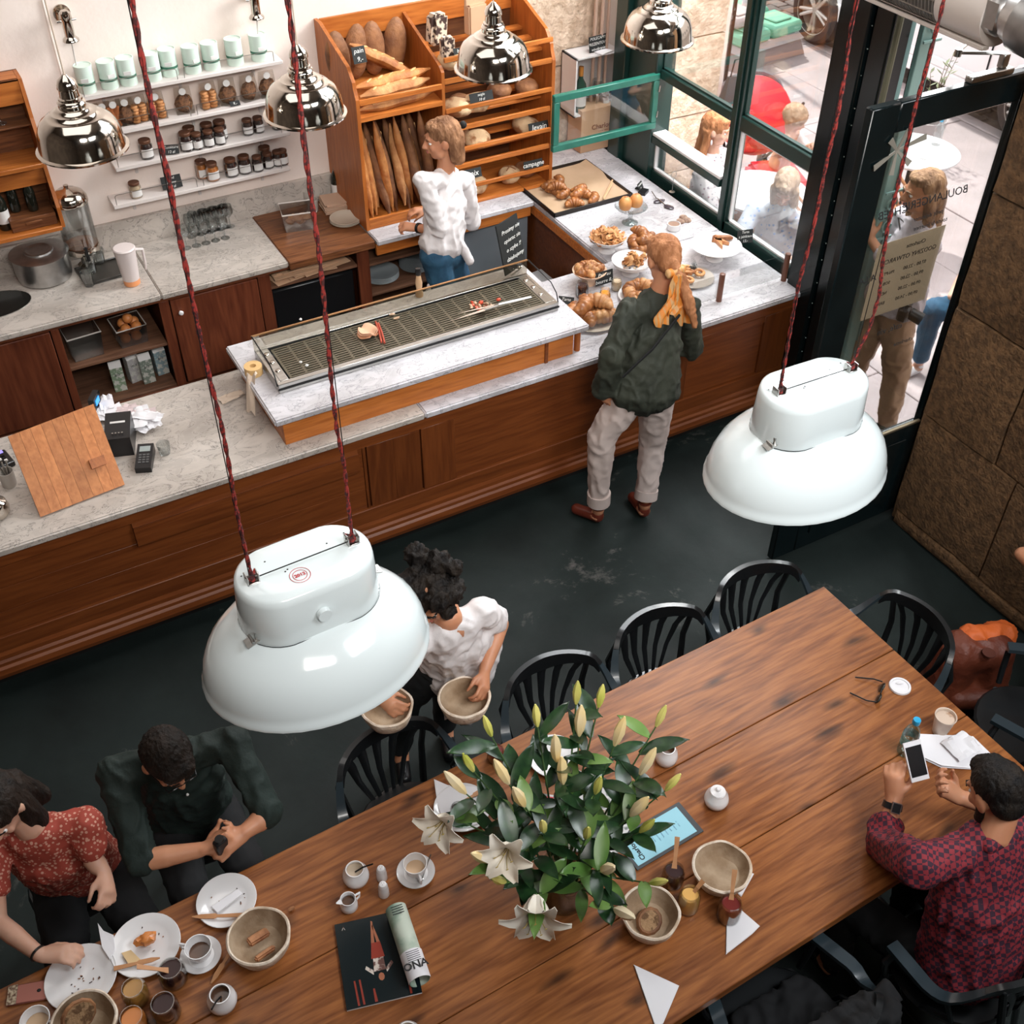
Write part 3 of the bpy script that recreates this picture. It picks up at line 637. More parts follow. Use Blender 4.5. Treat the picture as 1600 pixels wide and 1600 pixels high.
# ---------------------------------------------------------------- orange wooden wall boxes at the far left
for k, (z0, z1, lb) in enumerate([(1.60, 2.04, 'orange wooden wall box, upper of two, with a wine glass inside'), (1.22, 1.585, 'orange wooden wall box, lower of two, with bottles and a small drawer')]):
    w = empty('wall_box', (.3, YB, z0), label=lb, cat='wall box')
    x1 = .66 if k == 0 else .66; yf = YB-.24; 
    b = MB(); b.box(-.6, x1, YB-.015, YB, z0, z1); wpart('back_panel', b, BLOCK, w, 0)
    b = MB(); b.prism_x([(YB-.015, z0), (yf, z0), (yf, z0+.12), (yf+.05, z0+.24), (yf+.09, z1), (YB-.015, z1)], x1-.02, x1); wpart('side_panel', b, OAK, w, 0)
    b = MB(); b.prism_x([(YB-.015, z0), (yf, z0), (yf, z0+.12), (yf+.05, z0+.24), (yf+.09, z1), (YB-.015, z1)], -.6, -.58); wpart('side_panel', b, OAK, w, 0)
    b = MB(); b.bbox(-.6, x1-.02, yf-.01, YB-.015, z0-.012, z0+.012, .002); wpart('bottom_board', b, OAKX, w)
    b = MB(); b.bbox(-.6, x1-.02, YB-.15, YB-.135, z1-.13, z1, .002); b.bbox(-.6, x1-.02, YB-.15, YB-.015, z1-.012, z1, .002); wpart('head_board', b, OAKX, w)
    if k == 1:
        b = MB(); b.bbox(.38, .63, yf+.03, YB-.02, z0+.014, z0+.085, .003); b.bbox(.46, .55, yf+.024, yf+.032, z0+.045, z0+.062, .002); wpart('drawer', b, BLOCK, w)
    if k == 0:
        b = MB(); b.bbox(.2, .64, YB-.16, YB-.02, z0+.19, z0+.2, .002); wpart('shelf', b, BLOCK, w)
# ================================================================ hanging lamps
ENAM = mat('white_enamel', (.72, .79, .80), .12, coat=.5)
REDC = mat('red_cord', (.26, .022, .016), .8, c2=(.05, .008, .008), scale=90, ramp=(.45, .55))
def loft(b, loops, n=40):
    """ loops: (ax, ay, z, straight half length along x) """
    prev = None
    for ax, ay, z, st in loops:
        rg = []
        for i in range(n):
            a = 6.28318530718*i/n; x = math.cos(a)*ax+(st if math.cos(a) > 0.001 else (-st if math.cos(a) < -.001 else 0)); rg.append(b.b.verts.new((x, math.sin(a)*ay, z)))
        if prev: b.bridge(prev, rg)
        prev = rg
    return prev
def enamel_lamp(loc, rz, label, sticker, group=None):
    L = empty('pendant_lamp', loc, rz, label, 'lamp')
    b = MB()   # oval bell shade, rim at z=0
    outer = [(.342, .268, -.03, 0), (.351, .277, -.026, 0), (.351, .277, -.014, 0), (.346, .271, -.006, 0), (.343, .268, .02, 0), (.335, .260, .055, 0), (.318, .245, .095, 0), (.290, .22, .132, .0), (.256, .186, .162, 0), (.226, .152, .184, 0), (.208, .128, .20, 0)]
    inner = [(ax-.008, ay-.008, z-.002, st) for ax, ay, z, st in outer[::-1]]
    loft(b, outer+inner)
    b.build('shade', ENAM, L, smooth=60)
    b = MB()   # flat oval gear housing
    last = loft(b, [(.125, .125, .192, .082), (.127, .127, .2, .082), (.121, .121, .335, .080), (.118, .118, .355, .079), (.109, .109, .363, .078), (.06, .06, .366, .06)]); b._f(last)
    h = b.build('gear_housing', ENAM, L, smooth=60)
    b = MB(); last = loft(b, [(.1285, .1285, .194, .082), (.1285, .1285, .1975, .082)]); b.build('seam', DARKM, L)
    for sx in (-1, 1):
        b = MB(); b.bbox(sx*.15-.018, sx*.15+.018, -.016, .016, .364, .369, .001); b.bbox(sx*.15-.018, sx*.15-.014, -.016, .016, .366, .392, .001); b.bbox(sx*.15+.014, sx*.15+.018, -.016, .016, .366, .392, .001); b.cyl((sx*.15-.02, 0, .385), (sx*.15+.02, 0, .385), .004, n=8)
        b.build('cord_bracket', STEEL, L)
        b = MB(); b.ball((sx*.15, -.004, .378), (.012, .01, .009), 10, 6, lump=.5); b.tube([(sx*.15, 0, .38), (sx*.15-sx*.015, .01, .395), (sx*.15+.01, .0, .385), (sx*.15, -.01, .40)], .003, 6); b.build('cord_knot', REDC, L)
    b = MB(); b.tube([(-.14, 0, .372), (.14, 0, .372)], .0018, 6); b.build('spreader_wire', DARKM, L)
    if sticker:
        b = MB(); b.cyl((-.005, -.125, .272), (-.005, -.140, .272), .022, .02, 18); b.build('housing_knob', ENAM, L)
        b = MB(); c = V((-.03, -.048, .3668))
        for r in (.029, .020): b.tube([c+V((math.cos(k*.2618)*r, math.sin(k*.2618)*r, 0)) for k in range(24)], .0009, 4, closed=True)
        st = b.build('stamp', REDINK, L, label='round red stamp')
        text('2012', .016, REDINK, L, c+V((0, 0, .0006)), (0, 0, 0), 'stamp_number', .0002, bold=.0006)
        for k in range(14):
            a = k*.4488; text('OSRAM*ZAKLAD*'[k % 13], .006, REDINK, L, c+V((math.cos(a)*.0245, math.sin(a)*.0245, .0004)), (0, 0, a-1.57), 'stamp_letter', .0002) if k < 0 else None
    for (x, y, a) in ((.215, .02, 0), (-.2, -.06, math.pi)):
        b = MB(); b.obox((x, y, .205), (.04, .035, .004), (0, .35 if x > 0 else -.35, 0)); b.obox((x-(.012 if x > 0 else -.012), y, .218), (.006, .02, .035), (0, 0, 0)); b.cyl((x, y-.017, .212), (x, y+.017, .212), .005, n=8); b.build('latch', STEEL, L)
    b = MB()
    for x, y in ((-.2, .03), (-.11, .05), (-.06, -.01), (.1, .03), (.17, .045), (-.07, -.015)): b.ball((x*.85, y, .3665), (.003, .003, .0008), 6, 4)
    b.build('screw', BLACKP, L)
    for sx in (-1, 1):
        for w, m_, r in (('red_cord', REDC, .0055), ('hanging_wire', DARKM, .0014)):
            rnd = random.Random(3+sx+(9 if w == 'red_cord' else 0)); pts = []
            for i in range(30):
                t = i/29; z = .39+t*(5.9-.39-loc[2]); k = min(1, t*12)*(1-t*.4); am = .007 if w == 'red_cord' else .0
                off = V((noise.noise(V((t*14, sx*3+loc[0], 0)))*am*k*2, noise.noise(V((t*14, 7+sx*2+loc[0], 0)))*am*k*2, 0))
                if not sticker and sx > 0 and w == 'red_cord' and t < .12: off += V((.05*math.sin(t/.12*math.pi), 0, 0))
                pts.append(V((sx*.15+(.006*sx if w != 'red_cord' else 0), 0, z))+off)
            if w == 'red_cord':
                b = MB(); full = []
                for a, c in zip(pts, pts[1:]):
                    for q in range(8): full.append(a.lerp(c, q/8))
                for ph in (0, math.pi):
                    b.tube([p+V((math.cos(i*.9+ph), math.sin(i*.9+ph), 0))*.0032 for i, p in enumerate(full)], .0036, 6)
                b.build('red_cord', REDC, L)
            else: b = MB(); b.tube(pts, r, 5); b.build('hanging_wire', m_, L)
    return L
enamel_lamp((.60, 2.24, 1.80), R(2), 'large oval white enamel pendant lamp with a red stamp and a knob on its housing', True)
enamel_lamp((2.42, 2.22, 1.80), R(-2), 'large oval white enamel pendant lamp hanging before the glass door', False)
def steel_lamp(loc, label):
    L = empty('steel_pendant_lamp', loc, 0, label, 'lamp', 'polished steel lamps over the counter')
    b = MB(); prof = [(.190, .004), (.198, .0), (.198, .006), (.185, .012), (.183, .03), (.176, .075), (.166, .105), (.150, .130), (.128, .146), (.124, .150), (.116, .150), (.100, .164), (.097, .168), (.088, .167), (.072, .182), (.068, .187), (.058, .188), (.056, .205)]
    prof += [(r-.004, z-.003) for r, z in prof[::-1]]
    b.lathe(prof, n=48); b.build('shade', CHROME, L, smooth=50)
    b = MB(); b.lathe([(.0, .2), (.056, .2), (.060, .207), (.056, .216), (.050, .219), (.050, .228), (.042, .232), (.039, .262), (.044, .268), (.043, .280), (.036, .300), (.020, .314), (.010, .325), (0, .326)], n=24); b.build('socket', CHROME, L, smooth=40)
    b = MB(); b.tube([(0, 0, .31), (0, 0, 5.9-loc[2])], .0035, 6); b.build('cable', mat('pale_cable', (.62, .5, .4), .7), L)
    b = MB(); b.ball((0, 0, .06), (.045, .045, .06), 14, 10); b.cyl((0, 0, .1), (0, 0, .2), .02, n=12); b.build('bulb', mat('unlit_bulb', (.8, .8, .78), .3), L)
    return L
for (x, y), lb in zip(((130, 232), (477, 178), (771, 108), (1027, 62)), ('polished steel pendant lamp, leftmost of four', 'polished steel pendant lamp in front of the jam shelves', 'polished steel pendant lamp in front of the bread rack', 'polished steel pendant lamp before the stone wall and window')):
    p = U(x, y, 'y', 5.05); steel_lamp((p.x, 5.05, p.z), lb)
# ================================================================ long table
TZ = .76
def table_mat():
    return wood('table_oak', (.15, .044, .011), (.33, .118, .034), 'x', .40, 1.25, coat=.12, knots=1.7, var=.06, ring=.20, freq=8)
TROT = R(1.9)
tb = empty('long_table', (2.95, 2.388, 0), TROT, 'long heavy oak table with knotty planks and dark joints', 'table')
TM = table_mat(); ed = [0, .43, .83, 1.215]
for i in range(3):
    y1, y0 = -ed[i], -ed[i+1]; g = .003
    b = MB(); b.bbox(-4.3, 0, y0+g/2, y1-g/2, TZ-.045, TZ-(.0008*(i % 2)), .0025)
    o = b.build('plank', TM, tb, origin=(0, y0, TZ)); o.location = (0, y0, TZ)
b = MB(); b.box(-4.29, -.01, -1.21, -.005, TZ-.05, TZ-.0455); b.build('under_board', BLACKM, tb, smooth=0)
b = MB(); b.bbox(-4.1, -.12, -.14, -.11, TZ-.082, TZ-.05, .003); b.bbox(-4.1, -.12, -1.10, -1.07, TZ-.082, TZ-.05, .003); b.build('apron', FRONT, tb)
for x in (-.16, -2.1, -4.1):
    for y in (-.14, -1.08):
        b = MB(); b.bbox(x-.045, x+.045, y-.045, y+.045, 0, TZ-.05, .005); b.build('leg', FRONTZ, tb)
# ================================================================ black fan-back armchairs
CHB = mat('chair_black', (.008, .009, .010), .3, coat=.3)
CHT = mat('chair_black_sky_tint', (.022, .034, .042), .3, coat=.3)  # bluish sky reflection on the armrests is put into this colour
def make_chair():
    c = empty('armchair', (0, 0, 0), 0, 'black fan-back armchair', 'chair', 'black armchairs around the long table')
    b = MB(); b.lathe([(0, .425), (.18, .425), (.215, .432), (.225, .445), (.215, .456), (.18, .458), (0, .452)], n=28, sx=1, sy=1.0); b.build('seat', CHB, c)
    def hoop(t, k=0):
        """ t in -1..1 along arm, back, arm """
        a = t*2.15; x = math.sin(a)*.265; y = math.cos(a)*.245
        if abs(a) > 1.57: y = .0-(abs(a)-1.57)*.30; x = math.copysign(.265-(abs(a)-1.57)*.09, a)
        q = max(0, min(1, (abs(a)-.75)/.65)); q = q*q*(3-2*q); z = .81*(1-q)+.665*q
        return V((x, y+.0, z+.012*math.cos(a)))
    b = MB(); pts = [hoop(i/20) for i in range(-9, 10)]
    # tall curved top rail
    rings = []
    for i, p in enumerate(pts):
        n_ = V((p.x, p.y, 0)).normalized(); h = .038-.016*abs(i-9)/9
        rings.append([b.b.verts.new(p+n_*.011+V((0, 0, h*.35))), b.b.verts.new(p-n_*.011+V((0, 0, h*.35))), b.b.verts.new(p-n_*.014-V((0, 0, h*1.6))), b.b.verts.new(p+n_*.008-V((0, 0, h*1.6)))])
    for q, r in zip(rings, rings[1:]): b.bridge(q, r)
    b._f(rings[0]); b._f(rings[-1][::-1]); b.build('top_rail', CHB, c, smooth=35)
    for s in (-1, 1):
        b = MB(); pts = [hoop(s*(.40+.6*i/12)) for i in range(13)]; rings = []
        for i, p in enumerate(pts):
            d = (pts[min(i+1, 12)]-pts[max(0, i-1)]).normalized(); n_ = V((d.y, -d.x, 0)).normalized(); w = .010+.014*math.sin(min(1, i/9)*1.57)
            rings.append([b.b.verts.new(p+n_*w+V((0, 0, .006))), b.b.verts.new(p-n_*w+V((0, 0, .006))), b.b.verts.new(p-n_*w-V((0, 0, .014))), b.b.verts.new(p+n_*w-V((0, 0, .014)))])
        for q, r in zip(rings, rings[1:]): b.bridge(q, r)
        b._f(rings[0]); b._f(rings[-1][::-1]); b.build('armrest', CHT, c, smooth=35)
        e = hoop(s*1.0); m = hoop(s*.62)
        b = MB(); b.tube([e+V((0, .03, -.01)), V((s*.25, -.16, .60)), V((s*.225, -.155, .5)), V((s*.20, -.15, .44))], [.012, .014, .014, .013], 8); b.build('arm_support', CHB, c)
        b = MB(); b.tube([m-V((0, 0, .01)), V((s*.25, .10, .56)), V((s*.235, .02, .50)), V((s*.215, .0, .445))], [.010, .011, .011, .010], 8); b.build('arm_loop', CHB, c)
    for k in range(-2, 3):
        t = k*.15; p = hoop(t); base = V((k*.03, .20, .445)); 
        b = MB(); pts = [base, base.lerp(p, .35)+V((k*.004, .03, 0)), base.lerp(p, .7)+V((0, .02, 0)), p-V((0, 0, .03))]
        b.tube(pts, [.009, .013, .019, .026], 6, flat=.35, up=V((0, 1, 0))); b.build('slat', CHB, c)
    for sx in (-1, 1):
        for sy in (-1, 1):
            b = MB()
            if sy > 0: b.tube([hoop(sx*.34)-V((0, 0, .03)), V((sx*.19, .235, .6)), V((sx*.17, .2, .44)), V((sx*.19, .235, .2)), V((sx*.215, .27, 0))], [.013, .014, .016, .014, .012], 8)
            else: b.tube([(sx*.165, -.15, .43), (sx*.18, -.175, .2), (sx*.20, -.2, 0)], [.017, .015, .012], 8)
            b.build('leg', CHB, c)
    b = MB(); b.tube([V((math.cos(a*.3)*.16, math.sin(a*.3)*.15+.01, .25)) for a in range(21)], .008, 6, closed=True); b.build('stretcher_ring', CHB, c)
    return c
ch0 = make_chair()
CHS = [((.89, 2.34, 0), R(6), 'black armchair behind the lily vase, nearest the waiter with baskets'), ((1.60, 2.34, 0), R(-3), 'black armchair on the counter side, second from the waiter'),
       ((2.13, 2.35, 0), R(-4), 'black armchair on the counter side, third from the waiter'), ((2.66, 2.36, 0), R(-6), 'black armchair on the counter side at the table corner'),
       ((2.96, 2.0, 0), R(-93), 'black armchair at the short end of the table'), ((1.66, 1.02, 0), R(178), 'black armchair on the near side with a dark coat over its back'),
       ((2.35, .90, 0), R(196), 'black armchair under the man in the red checked shirt'), ((3.42, 1.52, 0), R(215), 'black armchair at the right edge of the picture below the rust red bag')]
for i, (p, rz, lb) in enumerate(CHS):
    o = ch0 if i == 0 else copy_tree(ch0); o.location = p; o.rotation_euler = (0, 0, rz); o['label'] = lb
# ================================================================ food and crockery makers
CRUST = mat('bread_crust', (.62, .27, .08), .6, c2=(.36, .12, .03), scale=14, detail=6, bump=.5, bscale=60, obj_var=.18)
CRUSTD = mat('dark_crust', (.32, .14, .055), .7, c2=(.14, .055, .025), scale=10, detail=6, bump=.6, bscale=50, obj_var=.2)
FLOUR = mat('floured_crust', (.62, .42, .24), .8, c2=(.30, .12, .045), scale=12, detail=8, bump=.6, bscale=50, ramp=(.46, .60), obj_var=.12)
SCORE = mat('score_pale', (.62, .36, .15), .7)
CROI = mat('croissant', (.40, .155, .045), .35, c2=(.17, .05, .016), scale=22, detail=5, bump=.3, bscale=60, obj_var=.15)
CROIP = mat('croissant_pale', (.58, .30, .12), .4, c2=(.36, .13, .045), scale=22, detail=5, bump=.3, bscale=60, obj_var=.12)
CRUMB = mat('bread_crumb', (.34, .20, .10), .9, c2=(.14, .07, .03), scale=45, ramp=(.5, .6), bump=.8, bscale=80)
LINEN = mat('linen_bowl', (.80, .68, .56), .9, c2=(.52, .38, .26), scale=20, detail=6, bump=.8, bscale=40, ramp=(.4, .7))
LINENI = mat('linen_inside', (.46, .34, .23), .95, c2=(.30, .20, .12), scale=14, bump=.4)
WOODK = mat('knife_wood', (.52, .25, .11), .55, c2=(.44, .20, .08), scale=20)
JAMD = mat('dark_jam', (.03, .006, .006), .4)
JAMR = mat('red_jam', (.16, .012, .008), .3)
JAMY = mat('yellow_spread', (.75, .42, .12), .3)
JAMO = mat('orange_spread', (.62, .20, .04), .3)
COFF = mat('coffee', (.09, .04, .02), .2)
MILK = mat('foam', (.62, .42, .26), .5)
MINT = mat('mint_tin', (.66, .78, .70), .45)
LBL = mat('label_white', (.7, .68, .66), .6)
def baguette_mesh(name, L, r, m, cuts=5):
    root = empty(name, (0, 0, 0), 0, 'baguette', 'baguette')
    b = MB(); n = 18; pts = [(-L/2+L*i/n, 0, .002*math.sin(i*.8)) for i in range(n+1)]
    b.tube(pts, [r*max(.18, (1-abs(2*i/n-1)**3.2)) for i in range(n+1)], 10, flat=.85); b.build('crust', m, root)
    for k in range(cuts):
        x = -L*.28+k*L*.56/max(1, cuts-1); b = MB(); b.ball((x, 0, r*.70*(1-abs(2*x/L)**3.2)), (L*.06, r*.26, r*.2), 8, 5, rot=Quaternion((0, 0, 1), R(24))); b.build('score', SCORE, root)
    return root
bag0 = baguette_mesh('baguette', .56, .031, CRUST)
bagD = baguette_mesh('baguette', .60, .038, CRUSTD, 3)
bagF = baguette_mesh('baguette', .50, .036, mat('pale_crust', (.58, .30, .12), .7, c2=(.36, .14, .045), scale=14, bump=.5, bscale=60, obj_var=.15), 4)
USED = set()
def put(src, loc, rot, label, group=None, name=None, scale=None, cat=None):
    if src.name not in USED: USED.add(src.name); o = src
    else: o = copy_tree(src)
    o.location = loc
    o.rotation_mode = 'XYZ'
    if isinstance(rot, Quaternion): o.rotation_mode = 'QUATERNION'; o.rotation_quaternion = rot
    else: o.rotation_euler = rot
    o['label'] = label
    if group: o['group'] = group
    if cat: o['category'] = cat
    if scale: o.scale = (scale, scale, scale) if not isinstance(scale, tuple) else scale
    return o
def along(p, q): return V(q).__sub__(V(p)).to_track_quat('X', 'Z')
rnd = random.Random(21)
G = 'baguettes standing in the lower left bay of the bread rack'; NTH = 'first second third fourth fifth sixth seventh eighth ninth tenth eleventh twelfth thirteenth'.split()
tops = [(570, 228, 580, 330), (583, 240, 598, 333), (588, 245, 612, 325), (597, 215, 606, 330), (603, 232, 620, 322), (612, 205, 628, 318), (622, 215, 632, 318), (634, 212, 642, 318), (640, 200, 650, 312), (650, 222, 662, 312), (660, 215, 672, 308), (672, 212, 684, 305), (680, 205, 696, 300)]
for i, (ax, ay, bx_, by) in enumerate(tops):
    q = U(bx_, by, 'z', Z0+.03); yb = min(max(q.y, 6.1), 6.3)
    q = V((min(max(X0+.07+i*.038, X0+.07), XM-.05), 6.10+.03*(i % 3), Z0+.025)); t = V((q.x-.02-.02*(i % 3)+(.04 if i % 5 == 1 else 0), 6.26+.05*(i % 4), Z0+.60))
    d = (t-q).normalized(); L = .60; c = q+d*(L/2)
    src = (bag0, bagD, bagF)[(0, 0, 2, 1, 0, 1, 2, 1, 0, 1, 0, 1, 1)[i]]
    put(src, c, d.to_track_quat('X', 'Y'), 'baguette standing in the lower bay of the rack, '+NTH[i]+' from the left', G)
G = 'long loaves lying on the upper left shelf of the bread rack'
for k, (yy, zz, s, lb) in enumerate([(6.105, 1.668, bag0, 'golden baguette lying below the oak slat of the upper left bay'), (6.13, 1.735, bagF, 'pale floured baguette lying just behind the oak slat'), (6.17, 1.775, bag0, 'golden baguette topmost of the pile on the upper left shelf')]):
    put(s, (2.645, yy, zz), (0, R(-2), R(2)), lb, G, scale=(.92, 1.25, 1.25))
put(bag0, (2.63, 6.27, 1.86), (0, R(30), R(-12)), 'baguette leaning across the upper left bay in front of the dark loaves', G, scale=(.75, 1.3, 1.3))
put(bagF, (2.60, 6.33, 1.86), (0, R(36), R(-8)), 'pale baguette end leaning beside the small black sign in the rack', G, scale=(.6, 1, 1))
def loaf(name, r, m, n=16, lump=.10, seed=1, cross=False, label='', cat='loaf'):
    root = empty(name, (0, 0, 0), 0, label, cat); b = MB(); b.ball((0, 0, r[2]), r, 18, 12, lump=lump, seed=seed); b.build('crust', m, root)
    if cross:
        for a in (40, -50):
            b = MB(); rr_ = r[0]; b.tube([V((math.cos(R(a))*rr_*t, math.sin(R(a))*rr_*t, r[2]+r[2]*math.sqrt(max(0, 1-(t*1.02)**2)))) for t in [k/6-.6 for k in range(8) if abs(k/6-.6) < .7]], .005, 6); b.build('score', CRUSTD, root)
    return root
tall = loaf('bread_loaf', (.076, .055, .165), CRUSTD, lump=.05, seed=3)
for i, (x, y, a, lb) in enumerate([(2.44, 6.45, -6, 'dark floured long loaf standing at the left wall of the upper rack bay'), (2.55, 6.50, 4, 'big dark round-shouldered loaf standing in the middle of the upper rack bay'), (2.68, 6.5, -3, 'big dark loaf standing second from the divider in the upper rack bay'), (2.80, 6.5, 5, 'dark loaf standing against the divider in the upper rack bay')]):
    put(tall, (x, y, 1.68), (R(4), R(a), 0), lb, 'dark loaves standing in the upper left bay')
rl = loaf('bread_loaf', (.095, .085, .055), FLOUR, seed=5)
rl2 = loaf('bread_loaf', (.08, .075, .05), CRUSTD, seed=9)
rl3 = loaf('bread_loaf', (.075, .075, .055), FLOUR, seed=14, cross=True)
sz = rails['shelf']
def onshelf(px, py, y, z): p = U(px, py, 'y', y); return (min(p.x, 3.58), y, z+.004)
zb = Z0+.02
LV = [(rl, 745, 212, 6.17, sz[2]+.03, 'big flour-dusted loaf on the third shelf of the bread rack'), (rl2, 720, 215, 6.25, sz[2]+.03, 'brown loaf behind the shop assistant\'s hair on the third rack shelf'), (rl, 826, 200, 6.2, sz[2]+.03, 'rough loaf under a handwritten black card, right end of third rack shelf'),
      (rl2, 718, 150, 6.2, sz[1]+.03, 'dark loaf at the left end of the second rack shelf'), (rl, 745, 170, 6.14, sz[1]+.03, 'crusty torn loaf in the middle left of the second rack shelf'), (rl2, 780, 150, 6.25, sz[1]+.03, 'dark loaf under the steel lamp on the second rack shelf'), (rl, 716, 182, 6.13, sz[1]+.03, 'pale rugged loaf leaning on the bar at the left of the second rack shelf'), (rl2, 836, 138, 6.2, sz[1]+.04, 'small brown loaf at the right end of the second rack shelf'),
      (rl3, 796, 262, 6.17, zb, 'round scored loaf with a dark cross, bottom of the bread rack'), (rl, 742, 277, 6.15, zb, 'white floured loaf beside the black card, bottom left of the rack'), (rl2, 830, 258, 6.2, zb, 'dark round loaf at the bottom right of the bread rack'),
      (rl, 705, 110, 6.14, sz[0]+.02, 'pale loaf at the left of the top rack shelf'), (rl2, 770, 95, 6.2, sz[0]+.02, 'brown loaf hidden partly behind the steel lamp on the top rack shelf')]
for s, px, py, y, z, lb in LV: put(s, onshelf(px, py, y, z), (0, 0, rnd.uniform(0, 3)), lb, 'loaves on the right shelves of the bread rack')
bx0 = empty('bread_bag', (0, 0, 0), 0, 'patterned bag', 'bread bag'); b = MB(); b.obox((0, 0, .09), (.12, .09, .18), r=.02); b.build('bag', mat('patterned_paper', (.68, .55, .42), .6, c2=(.05, .025, .02), scale=22, ramp=(.47, .53)), bx0)
put(bx0, (3.02, 6.33, sz[0]+.11), (0, R(5), .2), 'patterned paper bread bag on the top of the rack, left of the steel lamp')
put(bx0, (2.99, 6.12, sz[0]+.10), (0, 0, -.1), 'patterned bread bag tilted at the front left of the rack top', scale=.7)
bx1 = empty('bread_bag', (3.30, 6.35, sz[0]+.12), .1, 'brown paper bag with a crimped top standing behind the steel lamp', 'bread bag'); b = MB(); b.obox((0, 0, .09), (.13, .07, .18), r=.01); b.obox((0, 0, .2), (.15, .02, .05), r=.004); b.build('bag', KRAFT, bx1)
def card(loc, w, h, lines, label, rz=0, tilt=65, m=None, tm=None, holder=True, size=None, frame=False):
    o = empty('sign_card', loc, rz, label, 'sign'); rt = (R(tilt), 0, 0)
    b = MB(); b.obox((0, 0, h*.5*math.sin(R(tilt))+.002), (w, .003, h), (R(tilt-90), 0, 0)); b.build('card', m or CHALK, o)
    for i, s in enumerate(lines):
        v = h*(.5-(i+.5)/len(lines)); c = V((0, -.0024, h*.5*math.sin(R(tilt))+.002))+Matrix.Rotation(R(tilt-90), 3, 'X') @ V((0, 0, v))
        text(s, size or h/len(lines)*.8, tm or CHALKW, o, c, rt, 'handwriting', .0003, shear=.2)
    if holder:
        b = MB(); b.obox((0, .012, .004), (w*.4, .04, .006)); b.build('holder', DARKM, o)
    return o
# cards in the rack
def rackcard(px, py, y, lines, lb, w=.10, h=.06, tilt=70): p = U(px, py, 'y', y); return card(p, w, h, lines, lb, 0, tilt, holder=False)
rackcard(562, 98, 6.12, ['pain', '9,-'], 'small black price card clipped to the left side of the bread rack', .08, .09)
rackcard(752, 158, 6.07, ['seigle', '10 zl'], 'black handwritten card on the second rack shelf', .16, .055)
rackcard(842, 205, 6.08, ['levain'], 'black card with white script, right end of the third rack shelf', .15, .06)
rackcard(738, 278, 6.04, ['noix'], 'blank looking black card leaning at the bottom left of the rack', .13, .06)
rackcard(833, 262, 6.06, ['campagne'], 'black card with white script at the bottom right of the rack', .14, .05)
rackcard(718, 84, 6.07, ['bio'], 'small black card at the top left of the slatted shelves', .08, .035)
# ---------------------------------------------------------------- tins, bags and jars on the wall shelves
def tin():
    o = empty('tea_tin', (0, 0, 0), 0, 'mint tin', 'tin', 'mint green tins on the top wall shelf')
    b = MB(); b.lathe([(0, 0), (.046, 0), (.048, .003), (.048, .135), (0, .135)], n=24); b.build('body', MINT, o)
    b = MB(); b.lathe([(.049, .133), (.0495, .146), (.046, .147), (.044, .142), (0, .142)], n=24); b.build('lid', MINT, o)
    b = MB(); b.lathe([(.0485, .045), (.0485, .058)], n=24); b.build('stripe', mat('green_line', (.04, .16, .10), .5), o)
    b = MB(); b.bbox(-.02, .02, -.0515, -.048, .065, .085, .0005); b.build('label', LBL, o)
    return o
T0 = tin(); NB = ['leftmost', 'second from the left', 'third from the left', 'fourth from the left', 'in the middle, behind the red lamp cord', 'fourth from the right', 'third from the right', 'second from the right', 'rightmost']
for i, (x, y) in enumerate([(134, 137), (169, 131), (197, 124), (234, 116), (262, 111), (297, 106), (324, 98), (362, 93), (399, 86)]):
    p = U(x, y, 'z', 1.885); put(T0, (p.x, YB-.085 if i not in (4,) else YB-.065, 1.885), (0, 0, rnd.uniform(-.3, .3)), 'mint green tin on the top wall shelf, '+NB[i])
CK = mat('cookie', (.62, .30, .12), .7, c2=(.48, .2, .07), scale=30, obj_var=.1)
BAGF = glass('cellophane', (.95, .93, .9), .12, .12)
def cookie_bag(kind):
    o = empty('cookie_bag', (0, 0, 0), 0, 'bag', 'cookie bag', 'clear cookie bags on the second wall shelf')
    if kind == 0:
        for sx in (-.024, .024):
            for k in range(6):
                b = MB(); b.lathe([(0, .001), (.021, .001), (.0235, .006), (.0235, .012), (.02, .0165), (0, .0165)], (sx+.003*math.sin(k*2), 0, k*.0165), 12); b.build('cookie', CK, o)
    elif kind == 1:
        for k in range(14):
            b = MB(); a = k*.9; b.tube([(-.03+.0045*k, -.012+.008*(k % 4), .003), (.03*math.sin(a), .01*math.cos(a*2), .115)], .006, 6); b.build('breadstick', mat('breadstick', (.58, .20, .07), .6, obj_var=.2), o)
    else:
        b = MB(); b.ball((0, 0, .055), (.048, .03, .055), 12, 8, lump=.25, seed=kind); b.build('granola', mat('granola', (.28, .13, .06), .9, c2=(.08, .035, .02), scale=60, bump=1), o)
    b = MB(); b.hexa([(-.052, -.03, 0), (.052, -.03, 0), (.052, .03, 0), (-.052, .03, 0)], [(-.045, -.006, .15), (.045, -.006, .15), (.045, .006, .15), (-.045, .006, .15)]); b.build('cellophane', BAGF, o)
    b = MB(); b.cyl((0, -.016, .128), (0, -.0185, .128), .020, n=18); b.build('round_label', LBL, o)
    return o
CB = [cookie_bag(0), cookie_bag(1), cookie_bag(2)]
